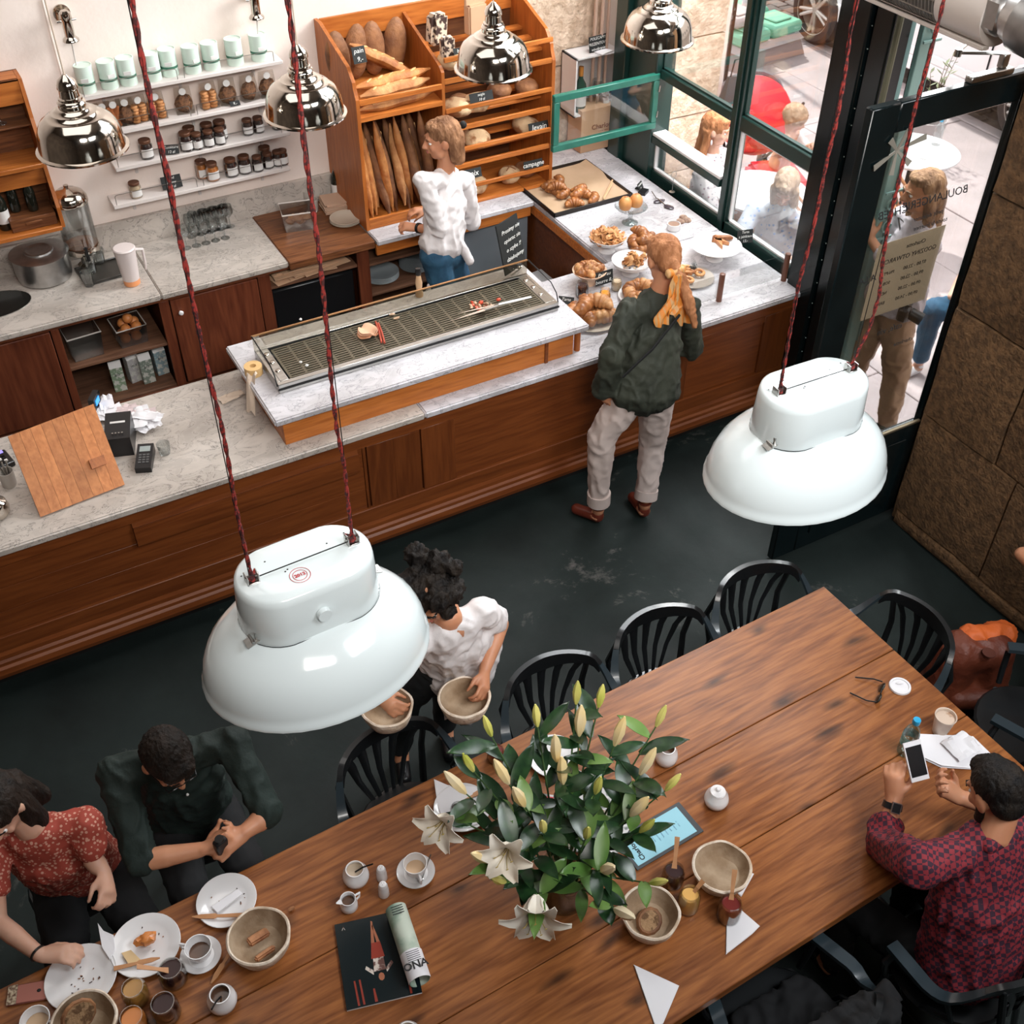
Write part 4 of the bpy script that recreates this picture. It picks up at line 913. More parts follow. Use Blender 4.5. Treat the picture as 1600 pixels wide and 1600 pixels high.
for x, y, k, lb in [(140, 190, 1, 'clear bag of breadsticks, leftmost on the second wall shelf'), (158, 188, 1, 'clear bag of breadsticks, second from the left on the second wall shelf'), (175, 186, 1, 'clear bag of orange breadsticks with white label, third from the left'), (193, 182, 2, 'clear bag of brown biscuits left of the stacked macaroons'), (216, 184, 0, 'clear bag with two stacks of round cookies, left of a matching one'), (243, 178, 0, 'clear bag with two stacks of round cookies beside the red cord'), (284, 168, 2, 'bag of dark cookies just right of the red cord'), (325, 164, 0, 'clear bag with two neat stacks of pale cookies in the shelf middle'), (349, 152, 2, 'bag of dark granola right of the pale cookie stacks'), (384, 148, 2, 'bag of dark granola, second from the right end'), (412, 142, 2, 'bag of dark granola at the right end of the second wall shelf')]:
    p = U(x, y, 'z', 1.665); put(CB[k], (p.x, YB-.085, 1.665), (0, 0, rnd.uniform(-.2, .2)), lb)
p = U(361, 158, 'z', 1.665); card((p.x, YB-.13, 1.668), .06, .03, ['9,-'], 'tiny black price tag in front of the granola bags', 0, 40)
JG = glass('jar_glass', (.95, .96, .95), .10)
def jar(name, r, h, fill, lid=None, lab=True, grp=None, knife=False):
    o = empty(name, (0, 0, 0), 0, 'jar', 'jar', grp)
    b = MB(); b.lathe([(0, .003), (r*.86, .003), (r*.90, .006), (r*.92, h*.16), (r*.92, h*.70), (r*.74, h*.82), (0, h*.82)], n=20); b.build('filling', fill, o)
    b = MB(); b.lathe([(0, 0), (r*.94, 0), (r, .006), (r, h*.72), (r*.82, h*.86), (r*.82, h), (r*.76, h), (r*.76, h*.86), (r*.94, h*.72), (r*.94, .006)], n=20); b.build('glass_body', JG, o)
    if lid:
        b = MB(); b.lathe([(0, h*.88), (r*.86, h*.88), (r*.88, h*.9), (r*.88, h*1.03), (r*.84, h*1.05), (0, h*1.05)], n=20); b.build('lid', lid, o)
    if lab:
        b = MB(); t = [R(210+k*12) for k in range(11)]; rr_ = r*1.012
        b.sheet(lambda u, v: V((math.cos(R(215)+u*R(110))*rr_, math.sin(R(215)+u*R(110))*rr_, h*.15+v*h*.45)), 8, 1, .0006); b.build('label', LBL, o)
    return o
LIDB = mat('jar_lid_brown', (.13, .055, .03), .35, .3)
J1 = jar('jam_jar', .040, .105, JAMD, LIDB, grp='dark jam jars on the wall shelves'); J2 = jar('jam_jar', .033, .09, JAMD, LIDB, grp='dark jam jars on the wall shelves'); J3 = jar('jam_jar', .040, .105, JAMO, LIDB, grp='dark jam jars on the wall shelves')
for x, y, j, z, dy, lb in [(228, 242, J1, 1.455, .1, 'dark jam jar with a brown lid, leftmost on the third wall shelf'), (289, 229, J1, 1.455, .11, 'large dark jam jar just right of the cord on the third wall shelf'), (306, 227, J2, 1.455, .12, 'small dark jam jar, second in the middle cluster of the third shelf'), (324, 223, J2, 1.455, .12, 'small dark jam jar, third in the middle cluster of the third shelf'), (341, 219, J2, 1.455, .12, 'small dark jam jar, right end of the middle cluster on the third shelf'), (296, 222, J1, 1.455, .05, 'dark jam jar standing in the back row behind the first cluster jar'), (322, 215, J1, 1.455, .05, 'dark jam jar standing in the back row, middle of the cluster'), (343, 212, J1, 1.455, .05, 'tall dark jam jar standing in the back row at the cluster\'s right'),
                       (380, 200, J2, 1.455, .07, 'small dark jam jar, left of the pair near the shelf\'s right end'), (397, 197, J2, 1.455, .07, 'small dark jam jar, right of the pair near the shelf\'s right end'), (425, 190, J2, 1.455, .08, 'small dark jam jar at the very right of the third shelf'),
                       (210, 302, jar('jam_jar', .037, .09, mat('cream_fill', (.62, .45, .3), .5), LIDB), 1.235, .1, 'pale cream jar standing alone at the left of the lowest wall shelf'), (311, 268, J3, 1.235, .04, 'brown jar in the back row behind the orange jar, lowest shelf'), (331, 277, J3, 1.235, .1, 'orange jam jar with a white label on the lowest wall shelf'), (360, 271, J1, 1.235, .1, 'dark jam jar right of the orange jar on the lowest wall shelf'), (381, 266, J1, 1.235, .1, 'dark jam jar, second right of the orange jar on the lowest shelf'), (400, 262, J2, 1.235, .11, 'small dark jam jar behind the rope, lowest wall shelf'), (416, 257, J2, 1.235, .1, 'small dark jam jar right of the rope, lowest wall shelf'), (431, 253, J2, 1.235, .1, 'small dark jam jar, second from the right end of the lowest shelf'), (444, 249, J2, 1.235, .1, 'small dark jam jar, right end of the lowest wall shelf'), (408, 246, J1, 1.235, .04, 'dark jam jar in the back row near the right end of the lowest shelf')]:
    p = U(x, y, 'z', z); put(j, (min(p.x, 2.03), YB-dy, z), (0, 0, rnd.uniform(-.3, .3)), lb, cat='jar')
p = U(262, 232, 'z', 1.455); card((p.x, YB-.12, 1.46), .09, .055, ['Confiture', '12 zl'], 'tilted black card with white script between the jam jars', -.3, 50)
p = U(268, 292, 'z', 1.235); card((p.x, YB-.10, 1.24), .12, .075, ['Miod', 'lipowy', '20 zl'], 'black chalk card with three white lines on the lowest wall shelf', 0, 70)
# ---------------------------------------------------------------- wall lamps (brass tube holders) high on the wall
for x, y, lb in ((105, 38, 'chrome wall lamp socket above the mint tins'), (398, 4, 'chrome wall lamp socket cut by the top edge of the picture')):
    p = U(x, y, 'y', YB-.10); w = empty('wall_socket', p, 0, lb, 'wall lamp')
    b = MB(); b.cyl((0, .10, .03), (0, .02, .02), .02, n=14); b.cyl((0, .1, .03), (0, .088, .03), .045, n=18); b.build('mount', CHROME, w)
    b = MB(); b.lathe([(0, .07), (.02, .07), (.03, .06), (.032, .03), (.027, .02), (.027, -.06), (.042, -.075), (.044, -.085), (0, -.085)], n=18); b.cyl((-.05, 0, .02), (.05, 0, .02), .006, n=8); b.build('body', CHROME, w)
    b = MB(); b.tube([(0, .0, -.08), (.0, .04, -.25), (0, .09, -.4)], .004, 6); b.build('cable', SHW, w)
p = U(67, 10, 'y', YB-.01); b = MB(); b.tube([U(66, 0, 'y', YB-.008), U(80, 55, 'y', YB-.008), U(100, 130, 'y', YB-.008), U(104, 160, 'y', YB-.008)], .006, 6); cb = b.build('wall_cable', PLAS, None, origin=p); tag(cb, 'thin painted cable running down the plaster wall', 'cable')
# bottles in the wall boxes
def bottle(name, r, h, m, label_m=None, loc=(0, 0, 0), lb='', cap=None, cat='bottle'):
    o = empty(name, loc, 0, lb, cat)
    b = MB(); b.lathe([(0, .0), (r*.9, 0), (r, .008), (r, h*.55), (r*.85, h*.64), (r*.38, h*.76), (r*.33, h*.98), (r*.38, h), (0, h)], n=18); b.build('body', m, o)
    if label_m: b = MB(); b.lathe([(r*1.01, h*.15), (r*1.01, h*.42)], n=18); b.build('label', label_m, o)
    if cap: b = MB(); b.lathe([(r*.36, h*.8), (r*.4, h*.85), (r*.4, h*1.02), (0, h*1.02)], n=14); b.build('foil', cap, o)
    return o
BOT = mat('bottle_black', (.012, .014, .01), .08, coat=.4)
bottle('wine_bottle', .037, .28, BOT, LBL, (.36, YB-.13, 1.234), 'dark bottle with a white label in the lower wall box'); bottle('wine_bottle', .037, .24, BOT, None, (.26, YB-.15, 1.234), 'dark bottle at the left edge in the lower wall box')
for k, (x, dy, z, lb) in enumerate(((.44, .1, 1.311, 'dark bottle lying behind the drawer of the lower wall box'), (.53, .13, 1.311, 'upturned dark glass on the drawer of the lower wall box'))):
    bottle('wine_bottle', .03, .2, BOT, None, (x, YB-dy, z), lb)
def wineglass(loc, lb, grp=None, s=1, m=None):
    o = empty('wine_glass', loc, 0, lb, 'glass', grp)
    b = MB(); b.lathe([(0, 0), (.032*s, .001*s), (.03*s, .004*s), (.005*s, .01*s), (.004*s, .07*s), (.012*s, .078*s), (.034*s, .105*s), (.036*s, .13*s), (.03*s, .165*s), (.029*s, .165*s), (.034*s, .13*s), (.032*s, .107*s), (0, .082*s)], n=18); b.build('bowl', m or GLSD, o); return o
wineglass((.50, YB-.09, 1.803), 'wine glass standing in the upper wall box', s=.95)
# ================================================================ things on the back counter
TOPZ = ZC+.0005
def onz(px, py, z=TOPZ): return U(px, py, 'z', z)
p = onz(72, 432); o = empty('cooking_pot', p, 0, 'big dented aluminium pot with a lid on the back counter', 'pot')
b = MB(); b.lathe([(0, 0), (.14, 0), (.152, .01), (.158, .05), (.16, .15), (.164, .155), (.158, .158), (.15, .15), (.15, .02), (0, .02)], n=40); b.build('body', ALU, o)
b = MB(); b.lathe([(.166, .155), (.168, .162), (.15, .168), (.085, .172), (.082, .18), (.07, .182), (.062, .176), (.05, .172), (0, .175)], n=40); b.build('lid', ALU, o)
p = onz(137, 416); o = empty('drinks_dispenser', p, 0, 'glass drinks dispenser with a chrome dome lid on a chrome stand', 'dispenser')
b = MB(); b.lathe([(0, 0), (.05, 0), (.05, .02), (.03, .03), (.022, .09), (.02, .10), (.06, .11), (0, .11)], n=24); b.build('stand', CHROME, o)
b = MB(); b.lathe([(0, .11), (.098, .112), (.1, .12), (.1, .145), (.098, .15), (0, .15)], n=36); b.build('base_ring', CHROME, o)
b = MB(); b.cyl((0, 0, .151), (0, 0, .156), .094, n=30); b.build('base_board', BLOCK, o)
b = MB(); b.lathe([(.095, .15), (.096, .155), (.096, .42), (.092, .42), (.092, .155)], n=36); b.build('glass_body', GLSD, o)
b = MB(); b.lathe([(.1, .415), (.103, .42), (.10, .445), (.085, .47), (.055, .49), (.02, .498), (.012, .505), (.014, .52), (0, .526)], n=36); b.build('lid', CHROME, o)
b = MB(); b.cyl((0, -.1, .128), (0, -.14, .128), .01, n=10); b.cyl((0, -.135, .135), (0, -.135, .105), .011, n=10); b.obox((0, -.14, .165), (.012, .012, .06)); b.tube([(-.012, -.14, .19), (.012, -.14, .19), (0.0, -.14, .165), (-.012, -.14, .19)], .003, 6); b.build('tap', DARKM, o)
p = onz(165, 425); o = empty('serving_tray', p, R(4), 'dark tray under the glasses beside the pot', 'tray'); b = MB(); b.bbox(-.15, .13, -.11, .11, 0, .008, .003); b.bbox(-.15, .13, -.11, -.1, .008, .02, .002); b.bbox(-.15, .13, .1, .11, .008, .02, .002); b.bbox(.12, .13, -.1, .1, .008, .02, .002); b.bbox(-.15, -.14, -.1, .1, .008, .02, .002); b.build('tray', mat('tray_dark', (.035, .03, .025), .3), o)
def tumbler(loc, lb, r=.034, h=.09, grp=None, rot=None):
    o = empty('drinking_glass', loc, 0, lb, 'glass', grp)
    b = MB(); b.lathe([(0, 0), (r*.75, 0), (r*.8, .004), (r, h), (r*.94, h), (r*.74, .008), (0, .008)], n=20); b.build('tumbler', GLSD, o)
    if rot: o.rotation_euler = rot
    return o
for x, y, lb, z in ((158, 412, 'drinking glass standing on the tray nearest the jug', .010), (145, 428, 'drinking glass at the front of the tray', .010), (140, 446, 'short drinking glass on the marble before the tray', 0)):
    q = onz(x, y); tumbler((q.x, q.y, ZC+z+.0006), lb)
p = onz(207, 443); o = empty('plastic_jug', p, 0, 'frosted plastic jug with a little orange drink in it', 'jug')
FROST = mat('frosted_plastic', (.66, .58, .56), .4, sss=.0)
b = MB(); b.lathe([(0, .03), (.047, .03), (.056, .15), (.062, .225), (.058, .225), (.05, .15), (.042, .04), (0, .04)], n=28); b.build('body', FROST, o)
b = MB(); b.lathe([(0, 0), (.043, 0), (.047, .004), (.0475, .045), (0, .044)], n=28); b.build('orange_drink', mat('orange_drink', (.75, .30, .12), .3), o)
b = MB(); b.lathe([(.062, .222), (.064, .23), (.058, .236), (.03, .238), (0, .238)], n=28); b.build('lid', FROST, o)
b = MB(); b.tube([(.058, 0, .21), (.10, 0, .2), (.098, 0, .1), (.092, 0, .07)], [.011, .012, .011, .008], 8, flat=.7); b.build('handle', FROST, o)
# pyramid of upturned glasses
k = 0
for row, (x0, y0, n) in enumerate([(292, 388, 5), (300, 370, 5), (296, 352, 4), (306, 338, 3)]):
    for i in range(n):
        q = onz(x0+i*15, y0-i*4)
        wineglass((q.x, min(q.y, 6.54), ZC+.0006), 'clear stemmed glass on the back counter, '+['front', 'second', 'third', 'rear'][row]+' row, '+NTH[i]+' from the left', 'clear stemmed glasses crowded on the back counter', .9)
# wooden board things
ZW = ZC+.0025
p = U(468, 352, 'z', ZW); o = empty('food_tub', p, R(-12), 'clear plastic tub with grey handles holding cut bread on the work board', 'tub')
TUB = glass('tub_plastic', (.78, .76, .74), .2, .25)
def tub(b, w, d, h, t=.003, tp=1.12):
    a = [(-w/2, -d/2), (w/2, -d/2), (w/2, d/2), (-w/2, d/2)]
    for i in range(4):
        p0, p1 = a[i], a[(i+1) % 4]; s = lambda p, k, z: (p[0]*k, p[1]*k, z)
        k2 = 1-2*t/min(w, d)
        b.hexa([s(p0, 1, 0), s(p1, 1, 0), s(p1, k2, 0), s(p0, k2, 0)], [s(p0, tp, h), s(p1, tp, h), s(p1, tp*k2, h), s(p0, tp*k2, h)])
    b.box(-w/2, w/2, -d/2, d/2, 0, t)
b = MB(); tub(b, .19, .15, .12); b.build('body', TUB, o, smooth=0)
b = MB(); w_, d_ = .19*1.12/2, .15*1.12/2; b.tube([(-w_, -d_, .12), (w_, -d_, .12), (w_, d_, .12), (-w_, d_, .12)], .005, 6, closed=True); b.build('rim', mat('tub_rim', (.55, .5, .46), .4), o)
for k in range(6): b = MB(); b.ball((-.05+.02*k, .03*math.sin(k*2), .035+.012*(k % 3)), (.034, .028, .018), 8, 6, lump=.3, seed=k); b.build('bread_piece', CROIP, o)
p = U(490, 300, 'z', ZW); bt = bottle('squeeze_bottle', .027, .15, mat('cream_plastic', (.55, .42, .32), .4), None, p, 'cream coloured squeeze bottle with a nozzle behind the plastic tub'); b = MB(); b.cyl((0, 0, .15), (0, 0, .185), .009, .003, n=10); b.build('nozzle', mat('cream_plastic', ()), bt)
p = U(514, 296, 'z', ZW); bottle('wine_bottle', .036, .27, BOT, LBL, (p.x, min(p.y, 6.55), ZW), 'dark wine bottle beside the bread rack')
for i, (x, y, lb) in enumerate(((490, 330, 'pale ceramic beaker beside the napkin stack, front of two'), (481, 316, 'pale ceramic beaker behind the front one'))):
    p = U(x, y, 'z', ZW); o = empty('beaker', p, 0, lb, 'cup'); b = MB(); b.lathe([(0, 0), (.026, 0), (.032, .01), (.034, .085), (.031, .085), (.029, .012), (0, .012)], n=20); b.build('beaker', mat('grey_glaze', (.42, .38, .34), .3), o)
o = empty('napkin_stack', U(524, 325, 'z', ZW), R(-6), 'thick stack of kraft napkins beside the bread rack', 'napkins')
for k in range(14): b = MB(); b.obox((rnd.uniform(-.006, .006), rnd.uniform(-.006, .006), .0035+k*.0048), (.165, .15, .0042), (0, 0, rnd.uniform(-.09, .09))); b.build('napkin', mat('kraft_napkin', (.52, .34, .24), .9, obj_var=.08), o)
def plate(name, loc, r, lb, m=None, n=1, grp=None, cat='plate'):
    o = empty(name, loc, 0, lb, cat, grp)
    for k in range(n):
        b = MB(); z = k*.008; b.lathe([(0, z+.001), (r*.55, z), (r*.6, z+.002), (r*.72, z+.007), (r*.97, z+.015), (r, z+.017), (r*.985, z+.019), (r*.70, z+.011), (r*.62, z+.006), (0, z+.006)], n=40); b.build('plate', m or WHT, o)
    return o
p = U(540, 347, 'z', ZW); plate('plate_stack', p, .10, 'small stack of cream plates at the front of the work board', mat('cream_glaze', (.50, .42, .34), .25), 3)
# cubby: boxes, oranges, cartons
p = U(137, 555, 'z', .556); o = empty('storage_box', (p.x, 6.12, .556), R(3), 'empty clear plastic box on the open shelf', 'box'); b = MB(); tub(b, .17, .16, .16, .004, 1.15); b.build('body', TUB, o, smooth=0); b = MB(); w_ = .17*1.15/2; d_ = .16*1.15/2; b.tube([(-w_, -d_, .16), (w_, -d_, .16), (w_, d_, .16), (-w_, d_, .16)], .005, 6, closed=True); b.build('rim', mat('tub_rim', ()), o)
p2 = U(208, 535, 'z', .556); o = empty('storage_box', (p2.x, 6.13, .556), R(3), 'clear plastic box filled with oranges on the open shelf', 'box'); b = MB(); tub(b, .16, .16, .12, .004, 1.12); b.build('body', TUB, o, smooth=0); b = MB(); w_ = .16*1.12/2; b.tube([(-w_, -w_, .12), (w_, -w_, .12), (w_, w_, .12), (-w_, w_, .12)], .005, 6, closed=True); b.build('rim', mat('tub_rim', ()), o)
OR = mat('orange_peel', (.62, .22, .06), .45, bump=.3, bscale=150)
orr = empty('orange', (0, 0, 0), 0, 'orange', 'orange', 'oranges in the clear plastic box'); b = MB(); b.ball((0, 0, 0), .031, 14, 10); b.build('peel', OR, orr); b = MB(); b.ball((0, 0, .0305), (.003, .003, .001), 6, 4); b.build('stem_scar', CRUSTD, orr)
for i, (x, y, z) in enumerate([(-.045, -.045, .035), (.02, -.045, .035), (-.045, .02, .035), (.02, .02, .035), (-.03, -.03, .085), (.035, -.035, .09), (-.03, .035, .09), (.035, .03, .088), (0, 0, .135)]):
    put(orr, (p2.x+x+.01, 6.13+y+.01, .556+z), (rnd.random(), rnd.random(), 0), 'orange in the clear box on the open shelf')
for i, (x, lb, c) in enumerate([(178, 'green and white carton, left on the bottom cupboard shelf', (.22, .30, .2)), (208, 'white carton with dark print beside the green one', (.42, .40, .40)), (228, 'dim carton behind the white one', (.2, .24, .2)), (256, 'blue white carton at the right of the bottom cupboard shelf', (.24, .33, .36))]):
    q = U(x, 585, 'z', .256); o = empty('drink_carton', (min(max(q.x, .5), .96), 6.1+.05*(i % 2), .256), rnd.uniform(-.2, .2), lb, 'carton')
    b = MB(); b.bbox(-.037, .037, -.035, .035, 0, .17, .002); b.build('body', mat('carton_%d' % i, c, .4, c2=(.55, .55, .5), scale=30, ramp=(.5, .55)), o); b = MB(); b.hexa([(-.037, -.035, .17), (.037, -.035, .17), (.037, .035, .17), (-.037, .035, .17)], [(-.037, -.003, .2), (.037, -.003, .2), (.037, .003, .2), (-.037, .003, .2)]); b.build('gable_top', LBL, o)
    text('MILK' if i == 1 else 'BIO', .02, INK, o, (0, -.036, .12), RX, 'print')
# papers and plates on the lower shelves
o = empty('paper_pile', (1.95, 6.12, .742), 0, 'loose pile of kraft paper bags on the shelf left of the plates', 'paper bags')
for k in range(10): b = MB(); b.obox((rnd.uniform(-.1, .1), rnd.uniform(-.03, .03), .004+k*.006), (.32, .22, .004), (rnd.uniform(-.02, .02), rnd.uniform(-.03, .03), rnd.uniform(-.25, .25))); b.build('paper_bag', KRAFT, o)
o = empty('oven_front', (1.965, 6.0, .26), 0, 'dark appliance standing in the open bay below the paper bags', 'appliance'); b = MB(); b.bbox(-.27, .27, .03, .5, 0, .42, .01); b.build('body', BLACKP, o)
b = MB()
for i in range(8): b.bbox(-.22, -.02, .022, .03, .05+i*.014, .056+i*.014, .001)
b.build('vent', DARKM, o)
GP = mat('grey_plate', (.30, .34, .36), .3)
plate('plate_stack', (2.47, 6.15, .502), .12, 'stack of grey dinner plates on the middle shelf beside the assistant', GP, 5); plate('plate_stack', (2.74, 6.17, .502), .12, 'tall stack of grey plates behind the assistant', GP, 13); plate('plate_stack', (2.62, 6.2, .722), .10, 'stack of plates on the top shelf under the rack', GP, 6)
# ================================================================ till end of the counter
p = U(196, 757, 'z', ZC+.004); q = U(63, 808, 'z', ZC+.004)
o = empty('till_board', (0, 0, 0), 0, 'orange wooden board with a small block handle hiding the till', 'board')
zt = ZC+.30; a0, a1 = U(63, 808, 'z', ZC+.01), U(195, 757, 'z', ZC+.01); a2, a3 = U(146, 631, 'z', zt), U(12, 682, 'z', zt)
o.location = (a0+a1)/2; cc = o.location.copy(); nn = (a1-a0).cross(a3-a0).normalized(); nn = nn if nn.y < 0 else -nn
b = MB()
for k in range(8):
    s0, s1 = k/8+.002, (k+1)/8-.0005; P0, P1, P2, P3 = a0.lerp(a1, s0), a0.lerp(a1, s1), a3.lerp(a2, s1), a3.lerp(a2, s0); b = MB()
    b.hexa([P0-cc, P1-cc, P2-cc, P3-cc], [P0-cc-nn*.018, P1-cc-nn*.018, P2-cc-nn*.018, P3-cc-nn*.018]); b.build('board_strip', wood('till_board_wood', (.42, .14, .04), (.58, .22, .07), 'z', .45, 1.0, var=.16), o, smooth=0)
hc = U(157, 722, 'z', ZC+.13); e1 = (a1-a0).normalized(); e2 = (a3-a0).normalized()
hc = a0+e1*((a1-a0).length*.80)+e2*((a3-a0).length*.36)
b = MB(); hw, hh = .035, .022; b.hexa([hc-cc+e1*sx*hw+e2*sy*hh for sx, sy in ((-1, -1), (1, -1), (1, 1), (-1, 1))], [hc-cc+nn*.03+e1*sx*hw+e2*sy*hh for sx, sy in ((-1, -1), (1, -1), (1, 1), (-1, 1))]); b.build('block_handle', OAK, o, smooth=0)
t2 = (a3+a2)/2-cc; tb_ = -nn*.03; b = MB(); b.box(-.10, .10, .10, .24, -.008, .01); b.tube([V((0, .17, .0)), t2*.45+tb_*1.2], .014, 10); b.build('stand', BLACKP, o)
def gadget(name, px, py, w, d, h, rz, lb, cat, tilt=0, scr=None, z=ZC+.0005, m=BLACKP):
    p = U(px, py, 'z', z); o = empty(name, p, rz, lb, cat); b = MB()
    b.hexa([(-w/2, -d/2, 0), (w/2, -d/2, 0), (w/2, d/2, 0), (-w/2, d/2, 0)], [(-w/2, -d/2, h*(1-tilt)), (w/2, -d/2, h*(1-tilt)), (w/2, d/2, h*(1+tilt)), (-w/2, d/2, h*(1+tilt))]); b.build('body', m, o, smooth=0); return o
o = gadget('receipt_printer', 192, 695, .12, .18, .12, R(-18), 'black receipt printer between the board and the card terminal', 'printer', .1)
b = MB(); b.obox((0, .02, .124), (.07, .012, .003), (.1, 0, 0)); b.build('paper_slot', LBL, o)
for k in range(4): b = MB(); b.obox((.0+.015*k-.02, -.06, .119), (.007, .007, .004), (.1, 0, 0)); b.build('button', STEEL, o)
o = gadget('card_terminal', 228, 722, .075, .16, .04, R(-22), 'black card terminal with a keypad and small grey screen', 'card terminal', .25)
b = MB(); b.obox((0, .045, .045), (.05, .035, .004), (.12, 0, 0)); b.build('screen', mat('lcd', (.3, .34, .33), .3), o)
for i in range(12): b = MB(); b.obox((-.018+.018*(i % 3), .005-.016*(i//3), .041-.002*(i//3)), (.012, .009, .005), (.12, 0, 0)); b.build('key', mat('key_grey', (.10, .10, .10), .5), o)
o = gadget('customer_display', 152, 640, .03, .09, .09, R(-30), 'small black customer display with a blue screen beside the board', 'display'); b = MB(); b.obox((.017, -.005, .06), (.003, .05, .03)); b.build('screen', mat('blue_screen', (.02, .12, .4), .3, emit=(.03, .35, .95), es=1.2), o)
for i, (x, y, lb, c) in enumerate([(222, 662, 'crumpled heap of white receipts behind the card terminal', PAPER), (168, 645, 'curled pale papers beside the blue display', PAPER), (207, 650, 'crumpled pinkish paper slip next to the receipts', mat('pink_paper', (.62, .5, .5), .8))]):
    o = empty('receipts', U(x, y, 'z', ZC+.001), 0, lb, 'paper')
    for k in range(9 if i == 0 else 5):
        w = .05; s = rnd.random()*9; b = MB(); a = rnd.uniform(0, 3); cx, cy = rnd.uniform(-.05, .05), rnd.uniform(-.05, .05)
        b.sheet(lambda u, v: V((cx+math.cos(a)*(u-.5)*.12-math.sin(a)*(v-.5)*.07, cy+math.sin(a)*(u-.5)*.12+math.cos(a)*(v-.5)*.07, .012+k*.004+.022*abs(noise.noise(V((u*2.5+s, v*2.5, k)))))), 6, 5); b.build('slip', c, o, smooth=20)
q = U(258, 708, 'z', ZC+.0006); tumbler(q, 'short clear glass right of the card terminal', .033, .06)
for x, y, r, h, lb, m_ in ((16, 758, .036, .085, 'grey ceramic mug with spoons at the left edge of the counter', 'grey_glaze'),):
    p = U(x, y, 'z', ZC+.0006); o = empty('mug', p, 0, lb, 'mug'); b = MB(); b.lathe([(0, 0), (r*.8, 0), (r*.9, .01), (r, h), (r*.92, h), (r*.8, .012), (0, .012)], n=22); b.build('body', mat('grey_glaze', ()), o)
    for k in range(3): b = MB(); b.tube([(.005*k, 0, .02), (.02*k-.02, .015, .13)], .004, 6); b.build('spoon', STEEL, o)
p = U(8, 722, 'z', ZC+.0006); o = empty('till_keyboard', p, R(12), 'dark till keyboard with a violet lit strip at the left edge', 'keyboard'); b = MB(); b.bbox(-.2, .03, -.06, .06, 0, .03, .004); b.build('body', BLACKP, o); b = MB(); b.obox((-.02, .045, .031), (.07, .02, .003)); b.build('light_strip', mat('violet', (.1, .08, .3), .3, emit=(.3, .25, .9), es=1.5), o)
for k in range(12): b = MB(); b.obox((-.06+.02*(k % 4), -.035+.022*(k//4), .033), (.014, .014, .008)); b.build('key', LBL if k % 3 == 0 else DARKM, o)
p = U(-2, 806, 'z', ZC+.0006); o = empty('chrome_canister', p, 0, 'shiny chrome canister cut by the left edge of the counter', 'canister'); b = MB(); b.lathe([(0, 0), (.04, 0), (.055, .02), (.06, .05), (.052, .08), (.03, .095), (.02, .11), (0, .115)], n=24); b.build('body', CHROME, o)
# napkin roll and paper hanging over the step
o = empty('paper_roll', U(397, 583, 'z', 1.085), R(25), 'yellowish roll of tape wrapped in crumpled paper at the step\'s left end', 'paper roll')
b = MB(); b.lathe([(.016, 0), (.045, 0), (.045, .045), (.016, .045), (.016, 0)], n=24); b.build('roll', mat('yellow_roll', (.66, .42, .18), .6), o)
b = MB(); b.sheet(lambda u, v: V((-.02-.10*u, -.02-.05*u+(v-.5)*.06, .03-.17*u*u*1.0+.012*math.sin(v*7+u*5))), 10, 6); b.build('crumpled_paper', mat('cream_paper', (.62, .5, .4), .8), o, smooth=25)
o = empty('napkin', U(362, 622, 'z', ZC+.001), R(10), 'torn cream paper lying on the counter left of the step', 'napkin'); b = MB(); b.sheet(lambda u, v: V(((u-.5)*.13, (v-.5)*.07*(1-.3*u), .006+.012*noise.noise(V((u*4, v*4, 2)))+.006)), 8, 6); b.build('paper', mat('cream_paper', ()), o, smooth=25)
# ================================================================ cold display plate on the step
o = empty('display_grill', (2.0, 4.69, 1.083), 0, 'long steel cold display tray with a slotted black grate and glass back', 'display tray')
gx0, gx1, gy0, gy1, gz = 1.215, 2.80, 4.465, 4.815, 1.083
P_ = part_world(o)
b = MB(); b.bbox(gx0, gx1, gy0, gy0+.03, gz, gz+.05, .002); b.bbox(gx0, gx1, gy1-.02, gy1, gz, gz+.05, .002); b.bbox(gx0, gx0+.02, gy0+.03, gy1-.02, gz, gz+.05, .002); b.bbox(gx1-.02, gx1, gy0+.03, gy1-.02, gz, gz+.05, .002); b.box(gx0+.02, gx1-.02, gy0+.03, gy1-.02, gz, gz+.012); P_('tray', b, STEEL)
b = MB(); b.bbox(gx0-.004, gx1+.004, gy0-.004, gy0, gz+.018, gz+.03, .001); P_('trim_strip', b, DARKM)
GRT = mat('grate_bronze', (.16, .14, .10), .4, .7)
def grate(x0, x1, y0, y1, z, nx, ny, ribx, riby, th=.006):
    b = MB(); xs = [x0]; ys = [y0]; cw = (x1-x0)/nx; ch = (y1-y0)/ny
    for i in range(nx): xs += [x0+i*cw+ribx, x0+(i+1)*cw]
    xs.append(x1+ribx)
    for j in range(ny): ys += [y0+j*ch+riby, y0+(j+1)*ch]
    ys.append(y1+riby)
    vt = {}
    def g(i, j):
        if (i, j) not in vt: vt[i, j] = b.b.verts.new((xs[i], ys[j], z))
        return vt[i, j]
    for i in range(len(xs)-1):
        for j in range(len(ys)-1):
            if i % 2 and j % 2: continue
            b._f([g(i, j), g(i+1, j), g(i+1, j+1), g(i, j+1)])
    return b
b = grate(gx0+.075, gx1-.075, gy0+.04, gy1-.045, gz+.045, 17, 14, .012, .011); gr = P_('grate', b, GRT, 0)
mo = gr.modifiers.new('t', 'SOLIDIFY'); mo.thickness = .004
b = MB(); b.box(gx0+.02, gx1-.02, gy0+.03, gy1-.02, gz+.012, gz+.02); P_('drip_pan', b, BLACKP, 0)
